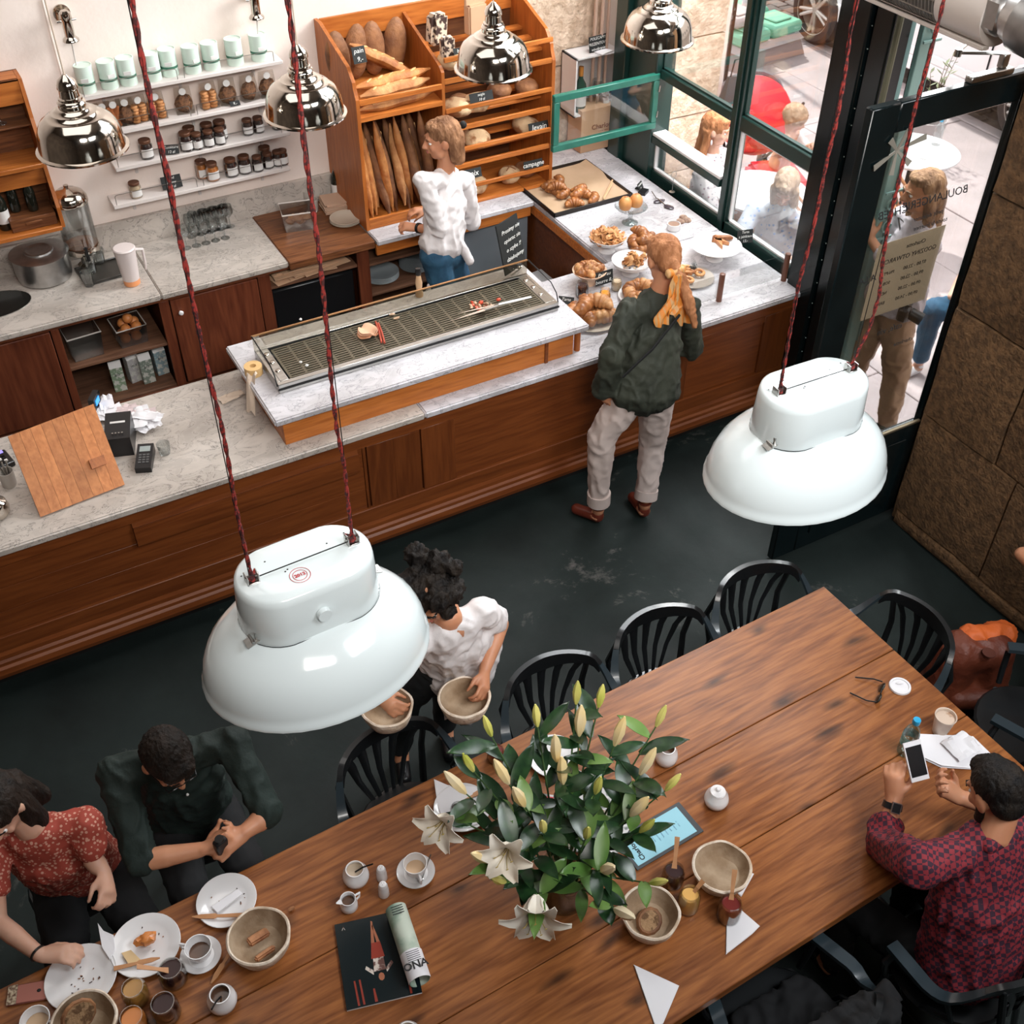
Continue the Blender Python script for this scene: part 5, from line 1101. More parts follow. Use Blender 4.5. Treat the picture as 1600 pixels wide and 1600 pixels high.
for xx in (gx0+.02, gx1-.065):
    b = MB(); b.bbox(xx, xx+.045, gy0+.03, gy1-.02, gz+.036, gz+.05, .002); P_('end_plate', b, STEEL)
    for yy in (gy0+.12, gy0+.2, gy0+.28): b = MB(); b.ball((xx+.022, yy, gz+.052), (.014, .014, .006), 12, 6); P_('knob', b, CHROME)
    for yy in (gy0+.08,):
        b = MB(); s = -1 if xx < 2 else 1; xc = gx0-.003 if s < 0 else gx1+.003; b.tube([(xc, gy0+.01, gz+.04), (xc, gy0+.03, gz+.09), (xc, gy0+.09, gz+.125), (xc, gy1-.01, gz+.135)], .0035, 6); P_('guard_rod', b, DARKM)
b = MB(); b.box(gx0, gx1, gy1-.004, gy1, gz+.05, gz+.128); P_('glass_back', b, glass('smoked_glass', (.72, .69, .62), .06), 0)
b = MB(); b.bbox(gx0-.004, gx1+.004, gy1-.006, gy1+.004, gz+.126, gz+.133, .001); P_('glass_rim', b, mat('brass_trim', (.42, .22, .10), .35, .7))
GZ = gz+.048
def onp(px, py, z): return U(px, py, 'z', z)
o = empty('ham_slices', onp(575, 522, GZ), R(20), 'folded slices of pale ham on the black grate', 'ham')
for k in range(3):
    b = MB(); b.sheet(lambda u, v: V(((u-.5)*.12*(1-.1*k)*math.sqrt(max(.15, 1-(2*v-1)**2*.8)), (v-.5)*.09, .006+k*.009+.008*math.sin(u*6+k)+.004*math.cos(v*7))), 10, 8, .003); b.build('slice', [mat('ham', (.72, .42, .27), .35), mat('ham_edge', (.55, .26, .14), .4)][0] if k else mat('ham_edge', (.55, .26, .14), .4), o, smooth=30)
for k, (xa, ya, xb, yb) in enumerate(((587, 503, 596, 535), (591, 505, 601, 536))):
    p, q = onp(xa, ya, GZ+.006), onp(xb, yb, GZ+.006); o = empty('sausage_stick', (p+q)/2, 0, ['thin red dried sausage stick beside the ham, left one', 'thin red dried sausage stick beside the ham, right one'][k], 'sausage'); c_ = (p+q)/2; b = MB(); b.tube([p-c_, V((.003, 0, .002)), q-c_], .0055, 8); b.build('stick', mat('salami', (.42, .07, .04), .4), o)
o = empty('antipasti_pile', onp(750, 482, GZ), 0, 'small heap of brown mushrooms and red peppers on the grate', 'antipasti')
for k in range(26):
    a = rnd.random()*6.28; r_ = rnd.random()*.065; b = MB(); b.ball((math.cos(a)*r_*1.2, math.sin(a)*r_*.7, .008+.018*rnd.random()), (.014, .010, .007), 8, 5, rot=Quaternion((rnd.random(), rnd.random(), 1), rnd.random()*3), lump=.3, seed=k); b.build('morsel', [mat('mushroom', (.22, .10, .05), .4), mat('pepper_red', (.55, .07, .03), .3), mat('onion', (.52, .34, .22), .4)][k % 3], o)
p = onp(779, 470, GZ+.004); o = empty('cherry_tomato', p, 0, 'small red tomato piece right of the antipasti heap', 'tomato'); b = MB(); b.ball((0, 0, .008), (.014, .011, .009), 10, 7); b.build('flesh', mat('pepper_red', ()), o)
for k, (a_, c_) in enumerate((((715, 490), (830, 464)), ((703, 502), (800, 470)))):
    p, q = onp(*a_, GZ+.03), onp(*c_, GZ+.02); m_ = (p+q)/2; o = empty('kitchen_knife', m_, 0, ['steel carving knife with a white handle lying over the antipasti', 'long steel serving fork lying on the grate beside the knife'][k], 'knife'); d = (q-p).normalized(); s_ = d.cross(V((0, 0, 1)))
    b = MB(); L = (q-p).length; b.hexa([p-m_, p-m_+s_*.001, p.lerp(q, .55)-m_+s_*.012, p.lerp(q, .55)-m_-s_*.008], [p-m_+V((0, 0, .0015)), p-m_+s_*.001+V((0, 0, .0015)), p.lerp(q, .55)-m_+s_*.012+V((0, 0, .002)), p.lerp(q, .55)-m_-s_*.008+V((0, 0, .002))]); b.build('blade', CHROME, o, smooth=0)
    b = MB(); b.tube([p.lerp(q, .55)-m_, p.lerp(q, .75)-m_, q-m_], [.007, .009, .007], 8, flat=.6); b.build('handle', WHT if k == 0 else STEEL, o)
for k, (x, y) in enumerate(((620, 498), (613, 492), (480, 572), (470, 567), (470, 500))):
    o = empty('crumb', onp(x, y, GZ), 0, ['curl of sliced fennel on the grate', 'thin wood sliver on the grate', 'white cheese crumb on the grate left end', 'tiny white crumb at the grate left end', 'pale crumb near the glass back'][k], 'food scrap'); b = MB(); b.ball((0, 0, .005), (.018 if k < 2 else .008, .008, .005), 8, 5, lump=.6, seed=k); b.build('scrap', mat('onion', ()) if k < 2 else LBL, o)
# blackboard leaning at the right end of the display
o = empty('chalkboard_sign', U(806, 425, 'z', 1.13), R(24), 'black chalkboard with slanted white handwriting at the right end of the cold display', 'sign')
o.scale = (1.2, 1.1, 1.12); b = MB(); b.obox((.02, .05, .125), (.16, .008, .26), (R(-14), 0, 0), .002); b.build('board', CHALK, o)
for i, s in enumerate(['Prosimy nie', 'opierac sie', 'o szybe !!', 'dziekujemy']): text(s, .028, CHALKW, o, (.02, .045-.012+.0*i-(0)+(.085-i*.045)*math.sin(R(14)), .125+(.085-i*.045)), (R(76), 0, 0), 'handwriting', .0003, shear=.3)
b = MB(); b.tube([(.02, -.02, .03), (.02, .0, .0), (.0, .03, -.03)], .004, 6); b.ball((.0, -.02, .03), .01, 8, 6); b.build('clamp', STEEL, o)
# pepper mill behind the display
o = empty('pepper_mill', (2.06, 5.12, ZC), 0, 'wooden pepper mill with a black top behind the display glass', 'pepper mill'); 
p = U(655, 455, 'y', 4.955); o.location = (p.x, 4.955, 1.083); b = MB(); b.lathe([(0, 0), (.022, 0), (.022, .02), (.015, .04), (.02, .08), (.015, .11), (.012, .13), (0, .13)], n=16); b.build('body', mat('pale_wood', (.55, .35, .2), .4), o); b = MB(); b.lathe([(0, .13), (.014, .13), (.017, .15), (.014, .17), (0, .175)], n=16); b.build('top', BLACKP, o)
# ================================================================ pastries on the return of the counter
def croissant(m, name='croissant', s=1.0):
    o = empty(name, (0, 0, 0), 0, name, name); b = MB(); n = 44; pts = []; rs = []
    for i in range(n+1):
        t = i/n*2-1; a = t*1.5; pts.append(V((math.sin(a)*.055, -math.cos(a)*.042+.03, .026-.006*abs(t)))); env = (1-abs(t)**2.2)*.026+.006
        rs.append(env*(.80+.24*abs(math.sin(i/n*math.pi*6.5))**.5))
    b.tube(pts, rs, 10, flat=1.0, up=V((0, 0, 1))); b.build('crust', m, o, smooth=50); return o
CR = croissant(CROI); CP = croissant(CROIP)
def roll(m, name='cinnamon_roll'):
    o = empty(name, (0, 0, 0), 0, name.replace('_', ' '), 'pastry'); b = MB(); pts = [V((math.cos(t)*(.006+.0062*t), math.sin(t)*(.006+.0062*t), .014)) for t in [k*.42 for k in range(20)]]; b.tube(pts, .0115, 7); b.build('spiral', m, o); return o
RO = roll(CROIP)
def bun(m): 
    o = empty('bun', (0, 0, 0), 0, 'bun', 'bun'); b = MB(); b.lathe([(0, 0), (.03, 0), (.034, .01), (.037, .025), (.034, .045), (.022, .062), (.008, .068), (0, .069)], n=18, wob=.08); b.build('crust', m, o); b = MB(); b.ball((0, 0, .066), (.012, .012, .006), 8, 5); b.build('cap', CROI, o); return o
BU = bun(mat('bun_gold', (.62, .30, .10), .4, c2=(.5, .2, .06), scale=15))
def footed(px, py, r, h, lb, m=None, foot=True, bowl=0, name='cake_stand'):
    p = onz(px, py); o = empty(name, (p.x, p.y, ZC+.0006), 0, lb, 'cake stand'); m = m or WHT; b = MB()
    b.lathe([(0, 0), (.05, 0), (.052, .004), (.03, .012), (.016, .03), (.016, h-.02), (.03, h-.006), (r*.5, h), (r*.9, h+.004+bowl*.5), (r, h+.014+bowl), (r*.985, h+.016+bowl), (r*.86, h+.010+bowl*.5), (r*.45, h+.008), (0, h+.008)], n=40); b.build('stand', m, o); return o, V((p.x, p.y, ZC+h+.009))
# baking tray with brown paper and croissants
tc_ = [onz(835, 303), onz(895, 346), onz(1008, 300), onz(948, 262)]
ty0, ty1 = 5.62, 6.22; tx0, tx1 = 3.49, 4.05
a, c, d_, e = tc_; o = empty('baking_tray', V((3.80, 5.93, ZC+.0006)), 0, 'black baking tray lined with brown paper under the dark croissants', 'tray')
tx0, tx1, ty0, ty1 = 3.49, 4.09, 5.66, 6.24
b = MB(); b.bbox(tx0, tx1, ty0, ty1, ZC+.001, ZC+.006, .002)
for q in ((tx0, tx1, ty0, ty0+.008), (tx0, tx1, ty1-.008, ty1), (tx0, tx0+.008, ty0, ty1), (tx1-.008, tx1, ty0, ty1)): b.bbox(q[0], q[1], q[2], q[3], ZC+.002, ZC+.032, .002)
wpart('tray', b, mat('black_tin', (.025, .02, .018), .35, .5), o)
b = MB(); b.sheet(lambda u, v: V((tx0+.02+u*(tx1-tx0-.03), ty0+.02+v*(ty1-ty0-.03), ZC+.013+.006*noise.noise(V((u*4, v*5, 3)))+(.02*max(0, u-.9)*10 if v > .5 else 0))), 12, 10); wpart('baking_paper', b, mat('baking_paper', (.42, .28, .17), .7, c2=(.5, .34, .22), scale=5), o, 20)
G = 'dark croissants on the baking tray'
for i, (x, y, z, r, lb) in enumerate([(858, 292, 0, .3, 'dark croissant at the far left corner of the baking tray'), (872, 286, 0, 1.1, 'dark croissant second from the far left corner of the tray'), (866, 303, 0, 2.0, 'dark croissant at the left edge of the baking tray'), (880, 306, 0, .6, 'dark croissant in the middle of the tray heap'), (897, 322, 0, 2.8, 'dark croissant at the front corner of the baking tray'), (905, 299, 0, .2, 'dark croissant at the back of the tray heap beside the paper'), (912, 308, 0, 2.2, 'dark croissant right of the middle of the tray heap'), (926, 313, 0, .9, 'dark croissant at the right end of the tray heap'), (870, 296, .04, 2.6, 'dark croissant lying on top of the left ones on the tray'), (902, 305, .035, .5, 'dark croissant lying on top of the right ones on the tray')]):
    p = onz(x, y, ZC+.02+z); put(CR, (p.x, p.y, ZC+.016+z), (0, 0, r), lb, G, scale=1.0)
o = empty('tongs', onz(960, 298, ZC+.03), 0, 'pale wooden tongs lying over the edge of the baking tray', 'tongs'); c_ = o.location.copy(); b = MB()
for q in (-1, 1): b.tube([onz(943, 310+q, ZC+.03)-c_, onz(957, 283+q*2, ZC+.04)-c_], .006, 6, flat=.4)
b.build('arms', mat('pale_wood', ()), o)
# buns on a glass stand
o, t = footed(984, 348, .105, .10, 'clear glass cake stand carrying two golden buns', GLSD)
for dx, lb in ((-.045, 'golden bun left on the glass cake stand'), (.035, 'golden bun right on the glass cake stand')): put(BU, t+V((dx, .0, .002)), (0, 0, dx*9), lb, 'golden buns on the glass stand', scale=1.15)
# palmiers in the white footed bowl
o, t = footed(948, 392, .115, .06, 'white footed bowl heaped with thin leafy pastries', bowl=.025)
PAL = mat('thin_pastry', (.66, .36, .15), .5, c2=(.42, .16, .05), scale=12)
tmp = empty('leaf_pastry', (0, 0, 0), 0, 'leafy pastry', 'pastry'); b = MB(); b.sheet(lambda u, v: V(((u-.5)*.085*(.5+.5*math.sin(v*3.14)), (v-.5)*.06, .012*math.sin(u*6.28)+.008*math.cos(v*9))), 10, 6, .004); b.build('layer', PAL, tmp, smooth=40)
b = MB(); b.tube([(-.03, -.01, .006), (0, .012, .014), (.03, -.008, .006)], .006, 6); b.build('rim', CROIP, tmp)
n = 0
for ring, cnt, zz in ((.082, 9, .02), (.05, 6, .04), (.015, 3, .06)):
    for i in range(cnt):
        a_ = i*6.283/cnt+ring*9; n += 1; put(tmp, t+V((math.cos(a_)*ring, math.sin(a_)*ring, zz+.004)), (rnd.uniform(-.3, .3), rnd.uniform(-.4, .4), a_+1.57), 'thin leafy pastry in the white footed bowl', 'thin leafy pastries heaped in the white footed bowl')
# braided pastries
p = onz(1005, 398); o = empty('bread_basket', (p.x, p.y, ZC+.0006), 0, 'shallow bowl of braided brown pastries behind the customer\'s head', 'bowl'); b = MB(); b.lathe([(0, .001), (.06, 0), (.09, .03), (.10, .055), (.095, .056), (.085, .034), (.056, .008), (0, .008)], n=30); b.build('bowl', WHT, o)
for i, (dx, dy, dz) in enumerate([(-.04, -.03, .035), (.04, -.03, .035), (0, .045, .035), (-.045, .02, .06), (.045, .02, .06), (0, -.01, .085), (-.02, .03, .10)]):
    put(CR, (p.x+dx, p.y+dy, ZC+dz+.008), (.2, 0, i*1.3), 'braided pastry in the bowl by the customer\'s head, '+['front left', 'front right', 'back', 'upper left', 'upper right', 'upper front', 'topmost'][i], 'braided pastries in the shallow bowl', scale=1.15)
card((p.x+.02, p.y-.11, ZC+.085), .08, .05, ['drozdz', '7,-'], 'black card stuck into the braided pastries', -.5, 60)
# nut cakes in white footed bowl
o, t = footed(985, 428, .12, .05, 'white footed bowl with chopped nuts and small cakes', bowl=.03)
for i in range(12):
    a_ = i*.9; put(tmp, t+V((math.cos(a_)*.02*(i % 4)+.03, math.sin(a_)*.016*(i % 5), .016+.012*(i % 3))), (1.2*math.sin(i*2), .8, a_), 'nut topped pastry slice in the second white footed bowl', 'nut topped slices in the white footed bowl', scale=.8)
for i in range(14):
    b = MB(); a_ = i*2.4; b.ball((t.x-o.location.x+math.cos(a_)*.07*rnd.random()-.02, t.y-o.location.y+math.sin(a_)*.07*rnd.random(), t.z-o.location.z+.014), (.008, .006, .005), 7, 5); b.build('nut', [CRUSTD, BLACKP, FLOUR][i % 3], o)
# bowl of rolls
p = onz(920, 443); o = empty('roll_bowl', (p.x, p.y, ZC+.0006), 0, 'deep peach-coloured bowl of bread rolls behind a black card', 'bowl'); b = MB(); b.lathe([(0, 0), (.04, 0), (.045, .03), (.055, .045), (.10, .085), (.102, .09), (.096, .09), (.05, .052), (0, .05)], n=32); b.build('bowl', mat('peach_bowl', (.66, .44, .30), .4), o)
for i in range(8):
    a_ = i*.8; r_ = .05 if i < 6 else .012; put(CP if i % 2 else CR, (p.x+math.cos(a_)*r_, p.y+math.sin(a_)*r_, ZC+.075+(.02 if i > 5 else 0)), (.2, .1, a_*2), 'bread roll in the peach bowl, '+['right side', 'back right', 'back', 'back left', 'left front', 'front', 'left one on top', 'right one on top'][i], 'bread rolls in the peach bowl', scale=.8)
card(onz(943, 448)+V((0, 0, .02)), .12, .08, ['Pain au', 'beurre 8,-'], 'large black card with white handwriting in front of the roll bowl', .0, 80, size=.03)
card(onz(884, 478), .09, .06, ['Tarte', 'aux noix'], 'small black card leaning beside the raised step', -.7, 55)
card(onz(1160, 396)+V((0, 0, .075)), .10, .08, ['Tarta', 'z jablkiem', '13,-'], 'black card with three lines clipped to the tart stand', -.25, 75, size=.022)
card(onz(1000, 296), .07, .05, ['maslane', '6,-'], 'grey card in a black holder behind the two buns', .6, 65)
o = gadget('card_box', 1005, 302, .07, .05, .02, .6, 'small open black box behind the two buns', 'box')
# jars on the counter front
def openjar(px, py, r, h, fill, lb, z=ZC+.0006, spoon=None, lid=None, at=None):
    p = at or U(px, py, 'z', z); o = jar('jam_jar', r, h, fill, lid, False); o.location = (p.x, p.y, z); o['label'] = lb
    if spoon:
        k = empty('wooden_knife', (p.x, p.y, z+h*.5), 0, spoon[0], 'knife'); a_ = spoon[1]; L = spoon[2] if len(spoon) > 2 else .15; e_ = V((math.cos(a_)*L*.75, math.sin(a_)*L*.75, L*.62)); b = MB()
        s_ = V((-math.sin(a_), math.cos(a_), 0)); q0 = V((math.cos(a_), math.sin(a_), 0))*(-r*.45)+V((0, 0, 0))
        for (t0, t1, w0, w1) in ((0, .25, .005, .010), (.25, .5, .010, .006), (.5, 1, .006, .009)):
            u0, u1 = q0+e_*t0, q0+e_*t1; th = V((0, 0, .003)); b.hexa([u0-s_*w0, u0+s_*w0, u1+s_*w1, u1-s_*w1], [u0-s_*w0+th, u0+s_*w0+th, u1+s_*w1+th, u1-s_*w1+th])
        b.build('blade', WOODK, k, smooth=0)
    return o
openjar(909, 462, .038, .09, JAMD, 'open glass jar of dark preserve beside the roll bowl')
o = openjar(944, 478, .034, .11, mat('orange_juice', (.85, .32, .04), .2), 'tall glass of orange juice or marmalade in front of the black card'); openjar(963, 452, .032, .07, mat('cream_fill', ()), 'small clear glass dish right of the orange glass')
openjar(903, 486, .03, .06, JAMO, 'small orange jar half hidden by the stacked croissants'); 
o = gadget('steel_card_holder', 925, 482, .07, .03, .06, -.6, 'bent steel card holder between jar and orange glass', 'card holder', m=STEEL)
# plates of croissants
p = onz(925, 500); plate('plate', (p.x, p.y, ZC+.0006), .15, 'cream plate heaped with big croissants beside the raised step', mat('cream_glaze', ()))
for i, (dx, dy, z, r, s, lb) in enumerate([(-.10, .08, 0, .5, 1.3, 'croissant at the far left of the plate near the step'), (-.07, -.02, .0, 1.9, 1.35, 'croissant at the left of the big heap'), (.0, .04, 0, 3.0, 1.3, 'croissant at the back of the big heap'), (.03, -.05, 0, 5.9, 1.3, 'croissant at the front of the big heap'), (.09, -.01, 0, 5.0, 1.2, 'croissant at the right end of the big heap'), (-.05, .03, .05, .8, 1.4, 'dark ridged croissant on top left of the heap'), (.03, .0, .055, 2.4, 1.4, 'big ridged croissant on top right of the heap'), (.08, .05, .01, 1.0, 1.1, 'small croissant behind the right end of the heap')]):
    put(CP if i in (3, 4, 6) else CR, (p.x+dx, p.y+dy, ZC+.018+z), (0, 0, r), lb, 'croissants heaped on the cream plate', scale=s)
p = onz(1003, 465); plate('plate', (p.x, p.y, ZC+.0006), .14, 'white plate with a ring of croissants beside the customer\'s neck')
for i in range(6):
    a_ = i*1.05; put(CP if i % 2 else CR, (p.x+math.cos(a_)*.07, p.y+math.sin(a_)*.06, ZC+.016), (0, 0, a_+1.2), 'croissant in the ring on the white plate, '+['right side', 'back right', 'back left', 'left side', 'front left', 'front right'][i], 'croissants on the white plate', scale=1.15)
p = onz(1080, 436); plate('plate', (p.x, p.y, ZC+.0006), .135, 'grey plate with spiral pastries right of the customer\'s head', mat('grey_glaze', ()))
for i, (dx, dy, z, lb) in enumerate([(-.06, .03, 0, 'spiral pastry at the back left of the grey plate'), (.05, .0, 0, 'large pale spiral pastry at the right of the grey plate'), (-.05, -.04, 0, 'spiral pastry at the front left of the grey plate'), (.0, .05, .02, 'spiral pastry on top at the back of the grey plate')]): put(RO, (p.x+dx, p.y+dy, ZC+.014+z), (0, 0, i*1.2), lb, 'spiral pastries on the grey plate', scale=.9)
for k, s in enumerate((1,)): card((p.x+.03, p.y+.02, ZC+.05), .05, .05, ['8,-'], 'clear little card standing among the spiral pastries', .5, 60, m=GLSD, tm=INK)
# tart stand
o, t = footed(1116, 405, .155, .085, 'large white cake stand with tart slices beside the window', mat('white_glaze', ()))
TART = mat('tart_filling', (.60, .28, .12), .4, c2=(.45, .17, .06), scale=18)
for i, (dx, dy, a_, lb) in enumerate([(.0, -.06, 1.2, 'left triangular tart slice on the tall cake stand'), (.065, -.04, 2.0, 'right triangular tart slice on the tall cake stand')]):
    q = empty('tart_slice', t+V((dx, dy, .001)), a_, lb, 'tart'); w = .42; b = MB(); b.prism([(0, 0), (.10*math.cos(w/2), -.10*math.sin(w/2)), (.105, 0), (.10*math.cos(w/2), .10*math.sin(w/2))], 0, .022); b.build('filling', TART, q, smooth=0); b = MB(); b.prism([(.098*math.cos(w/2), -.104*math.sin(w/2)), (.108*math.cos(w/2), -.108*math.sin(w/2)), (.116, 0), (.108*math.cos(w/2), .108*math.sin(w/2)), (.098*math.cos(w/2), .104*math.sin(w/2)), (.104, 0)], 0, .03); b.build('crust', CROI, q, smooth=0)
q = empty('eclair', t+V((.07, .03, .015)), -.5, 'long golden pastry finger behind the tart slices', 'pastry'); b = MB(); b.tube([(-.06, 0, 0), (-.04, 0, .003), (.04, 0, .003), (.06, 0, 0)], [.008, .017, .017, .008], 10); b.build('crust', CROI, q)
# bits and pieces
for x, y, r, lb in ((1052, 352, .042, 'white ramekin of brown cream on the marble'),):
    p = onz(x, y+6); o = empty('ramekin', (p.x, p.y, ZC+.0006), 0, lb, 'ramekin'); b = MB(); b.lathe([(0, 0), (r*.9, 0), (r, .003), (r, .04), (r*.92, .04), (r*.9, .03), (0, .03)], n=28); b.build('dish', WHT, o); b = MB(); b.lathe([(0, .034), (r*.85, .034), (r*.88, .03)], n=24); b.build('cream', mat('mocha', (.28, .17, .12), .5), o)
for i, (x, y) in enumerate(((1063, 347), (1073, 345), (1068, 341))):
    p = onz(x, y); o = empty('cookie', (p.x, p.y, ZC+.0006), 0, ['dark cookie leaning beside the ramekin, front one', 'dark cookie beside the ramekin, right one', 'dark cookie beside the ramekin, rear one'][i], 'cookie'); b = MB(); b.lathe([(0, 0), (.028, 0), (.03, .006), (.024, .013), (0, .015)], n=16, wob=.15); b.build('cookie', mat('dark_cookie', (.16, .08, .06), .7, c2=(.4, .28, .2), scale=40), o)
for i, (x, y, lb) in enumerate(((1030, 316, 'dark round lens shape lying left of the black spoon on the marble'), (1045, 325, 'black serving spoon bowl on the bright marble'))):
    p = onz(x, y); o = empty('serving_spoon', (p.x, p.y, ZC+.0006), .3*i, lb, 'spoon'); b = MB(); b.ball((0, 0, .008), (.045 if i == 0 else .024, .02 if i == 0 else .04, .008), 14, 7); b.build('bowl', mat('dark_glass', (.05, .035, .045), .1, coat=.5), o); b = MB(); b.tube([(0, .03, .01), (.015, .11, .025)], .004, 6); b.build('handle', STEEL, o)
p = onz(1050, 300); o = empty('ring_stand', (p.x, p.y, ZC+.0006), 0, 'thin wire ring stand on the bright marble by the window', 'card holder'); b = MB(); b.lathe([(0, 0), (.02, 0), (.02, .004), (0, .005)], n=14); b.tube([(0, 0, .004), (0, 0, .10)], .002, 6); b.tube([V((math.cos(k*.5236)*.022, 0, .122+math.sin(k*.5236)*.022)) for k in range(12)], .002, 6, closed=True); b.build('wire', STEEL, o)
# kraft box and white wall cabinet with bottles behind the sash
o = empty('kraft_box', (3.95, 6.47, ZC+.0006), R(0), 'kraft cardboard box printed Charlotte standing against the stone wall', 'box')
p0, p1 = U(905, 268, 'y', 6.38), U(972, 252, 'y', 6.38); w = p1.x-p0.x; o.location.x = (p0.x+p1.x)/2
b = MB(); b.bbox(-w/2, w/2, -.09, .09, 0, .30, .003); b.build('body', KRAFT, o); b = MB(); b.bbox(-w/2-.002, w/2+.002, -.092, .092, .29, .302, .001); b.build('lid', KRAFT, o)
text('Charlotte', .05, mat('brown_print', (.22, .07, .03), .8), o, (0, -.0925, .17), RX, 'shop_name', bold=.0008); text('CHLEB I WINO', .012, mat('brown_print', ()), o, (0, -.0925, .135), RX, 'small_print')
p0, p1 = U(902, 224, 'y', 6.42), U(968, 208, 'y', 6.42)
o = empty('bottle_cabinet', ((p0.x+p1.x)/2, 6.61, 1.2), 0, 'small white open cabinet on the stone wall with bottles in it', 'cabinet'); x0, x1, z0, z1 = p0.x-.05, p1.x+.02, 1.16, 1.56
o.location.z = z0
for q in ((x0, x1, 6.40, 6.59, z0, z0+.012), (x0, x1, 6.40, 6.59, z1-.012, z1), (x0, x0+.012, 6.40, 6.59, z0, z1), (x1-.012, x1, 6.40, 6.59, z0, z1), (x0, x1, 6.58, 6.59, z0, z1)):
    b = MB(); b.bbox(*q, .001); wpart('board', b, WHTP, o)
xm = (x0+x1)/2
bottle('champagne_bottle', .042, .30, mat('bottle_green', (.02, .05, .035), .1, coat=.5), LBL, (x0+.08, 6.46, z0+.0125), 'champagne bottle with an orange foil neck in the white wall cabinet', mat('orange_foil', (.6, .25, .05), .3, .5))
wineglass((xm+.0, 6.45, z0+.0125), 'upturned looking clear glass beside the champagne bottle', s=1.2)
for i, (dx, lb) in enumerate(((.07, 'small labelled jar in the middle of the white wall cabinet'), (.13, 'dark labelled jar at the right of the white wall cabinet'))):
    j = jar('jam_jar', .03, .085, JAMD if i else mat('rose_fill', (.5, .3, .25), .4), LIDB); j.location = (xm+dx, 6.45, z0+.0125); j['label'] = lb
p = U(935, 122, 'y', 6.46); card((p.x-.02, 6.46, z1+.001), .15, .10, ['POLECAMY', 'PREZENTOWE', 'winobranie'], 'black card with three white lines on top of the wall cabinet', .1, 80, size=.026)
o = empty('paper_sheet', (xm+.05, 6.47, z1+.001), .3, 'white paper sheet lying on the wall cabinet', 'paper'); b = MB(); b.sheet(lambda u, v: V(((u-.5)*.2, (v-.5)*.14, .004+.003*math.sin(u*5))), 6, 3); b.build('sheet', PAPER, o)
# things under the return
o = empty('waste_bin', (3.30, 5.55, 0), .1, 'dark bin with a white liner under the counter return', 'bin'); b = MB(); b.hexa([(-.11, -.11, 0), (.11, -.11, 0), (.11, .11, 0), (-.11, .11, 0)], [(-.14, -.14, .5), (.14, -.14, .5), (.14, .14, .5), (-.14, .14, .5)]); b.build('body', BLACKP, o, smooth=0); b = MB(); b.hexa([(-.142, -.142, .42), (.142, -.142, .42), (.142, .142, .42), (-.142, .142, .42)], [(-.15, -.15, .52), (.15, -.15, .5), (.15, .15, .52), (-.15, .15, .5)]); b.build('liner', mat('grey_liner', (.3, .3, .3), .5), o, smooth=0)
o = empty('stool', (3.22, 5.2, 0), .4, 'dark red wooden stool under the counter return', 'stool'); b = MB(); b.lathe([(0, .5), (.15, .5), (.15, .53), (0, .53)], n=24); b.build('seat', FRONT, o)
for k in range(4): a_ = k*1.57+.78; b = MB(); b.tube([(math.cos(a_)*.1, math.sin(a_)*.1, .5), (math.cos(a_)*.17, math.sin(a_)*.17, 0)], .016, 8); b.build('leg', mat('red_wood', (.2, .03, .015), .4), o)
# ================================================================ things on the long table
TT = TZ+.0012
def ont(px, py, z=TT): return U(px, py, 'z', z)
def pot(px, py, lb, r=.040, h=.062, lid=False, fill=None, spoon=None):
    p = ont(px, py); o = empty('sugar_pot', (p.x, p.y, TT), 0, lb, 'sugar pot'); b = MB()
    if lid:
        b.lathe([(0, 0), (r*.75, 0), (r*.98, .01), (r*1.05, h*.4), (r*.95, h*.65), (r*.7, h*.85), (r*.66, h), (r*.6, h), (0, h*.96)], n=28); b.build('body', WHT, o); b = MB(); b.lathe([(r*.62, h*1.0), (r*.64, h*1.06), (r*.45, h*1.1), (.008, h*1.14), (.010, h*1.25), (.007, h*1.31), (0, h*1.32)], n=24); b.build('lid', WHT, o)
    else:
        b.lathe([(0, 0), (r*.75, 0), (r*.98, .01), (r*1.05, h*.4), (r*.95, h*.7), (r*.72, h*.9), (r*.72, h), (r*.64, h), (r*.64, h*.88), (r*.85, h*.6), (0, h*.55)], n=28); b.build('body', WHT, o)
        b = MB(); b.lathe([(0, h*.66), (r*.8, h*.66), (r*.82, h*.6)], n=20); b.build('contents', fill or mat('sugar', (.6, .48, .36), .8), o)
    if spoon is not None:
        b = MB(); b.tube([(0, 0, h*.7), (math.cos(spoon)*.03, math.sin(spoon)*.03, h*1.15), (math.cos(spoon)*.065, math.sin(spoon)*.065, h*1.45)], .003, 6); b.build('spoon', DARKM, o)
    return o
def cup(px, py, lb, r=.038, h=.058, saucer=None, fill=COFF, hd=0, m=None, z=0):
    p = ont(px, py); o = empty('coffee_cup', (p.x, p.y, TT+.008 if saucer else TT), 0, lb, 'cup'); b = MB()
    b.lathe([(0, 0), (r*.55, 0), (r*.6, .004), (r*.9, h*.5), (r, h), (r*.94, h), (r*.84, h*.5), (r*.5, .008), (0, .008)], n=28); b.build('body', WHT, o)
    b = MB(); b.lathe([(0, h*.45), (r*.78, h*.45), (r*.8, h*.42)], n=22); b.build('coffee', fill, o)
    b = MB(); c_, s_ = math.cos(hd), math.sin(hd); b.tube([V((c_*r*.9, s_*r*.9, h*.85)), V((c_*(r+.022), s_*(r+.022), h*.8)), V((c_*(r+.02), s_*(r+.02), h*.45)), V((c_*r*.75, s_*r*.75, h*.3))], .005, 6); b.build('handle', WHT, o)
    if saucer:
        plate('saucer', (p.x, p.y, TT), .068, saucer, cat='saucer')
    return o
pot(1118, 1254, 'lidded white sugar pot standing alone on the bright end of the table', lid=True, h=.07, r=.044)
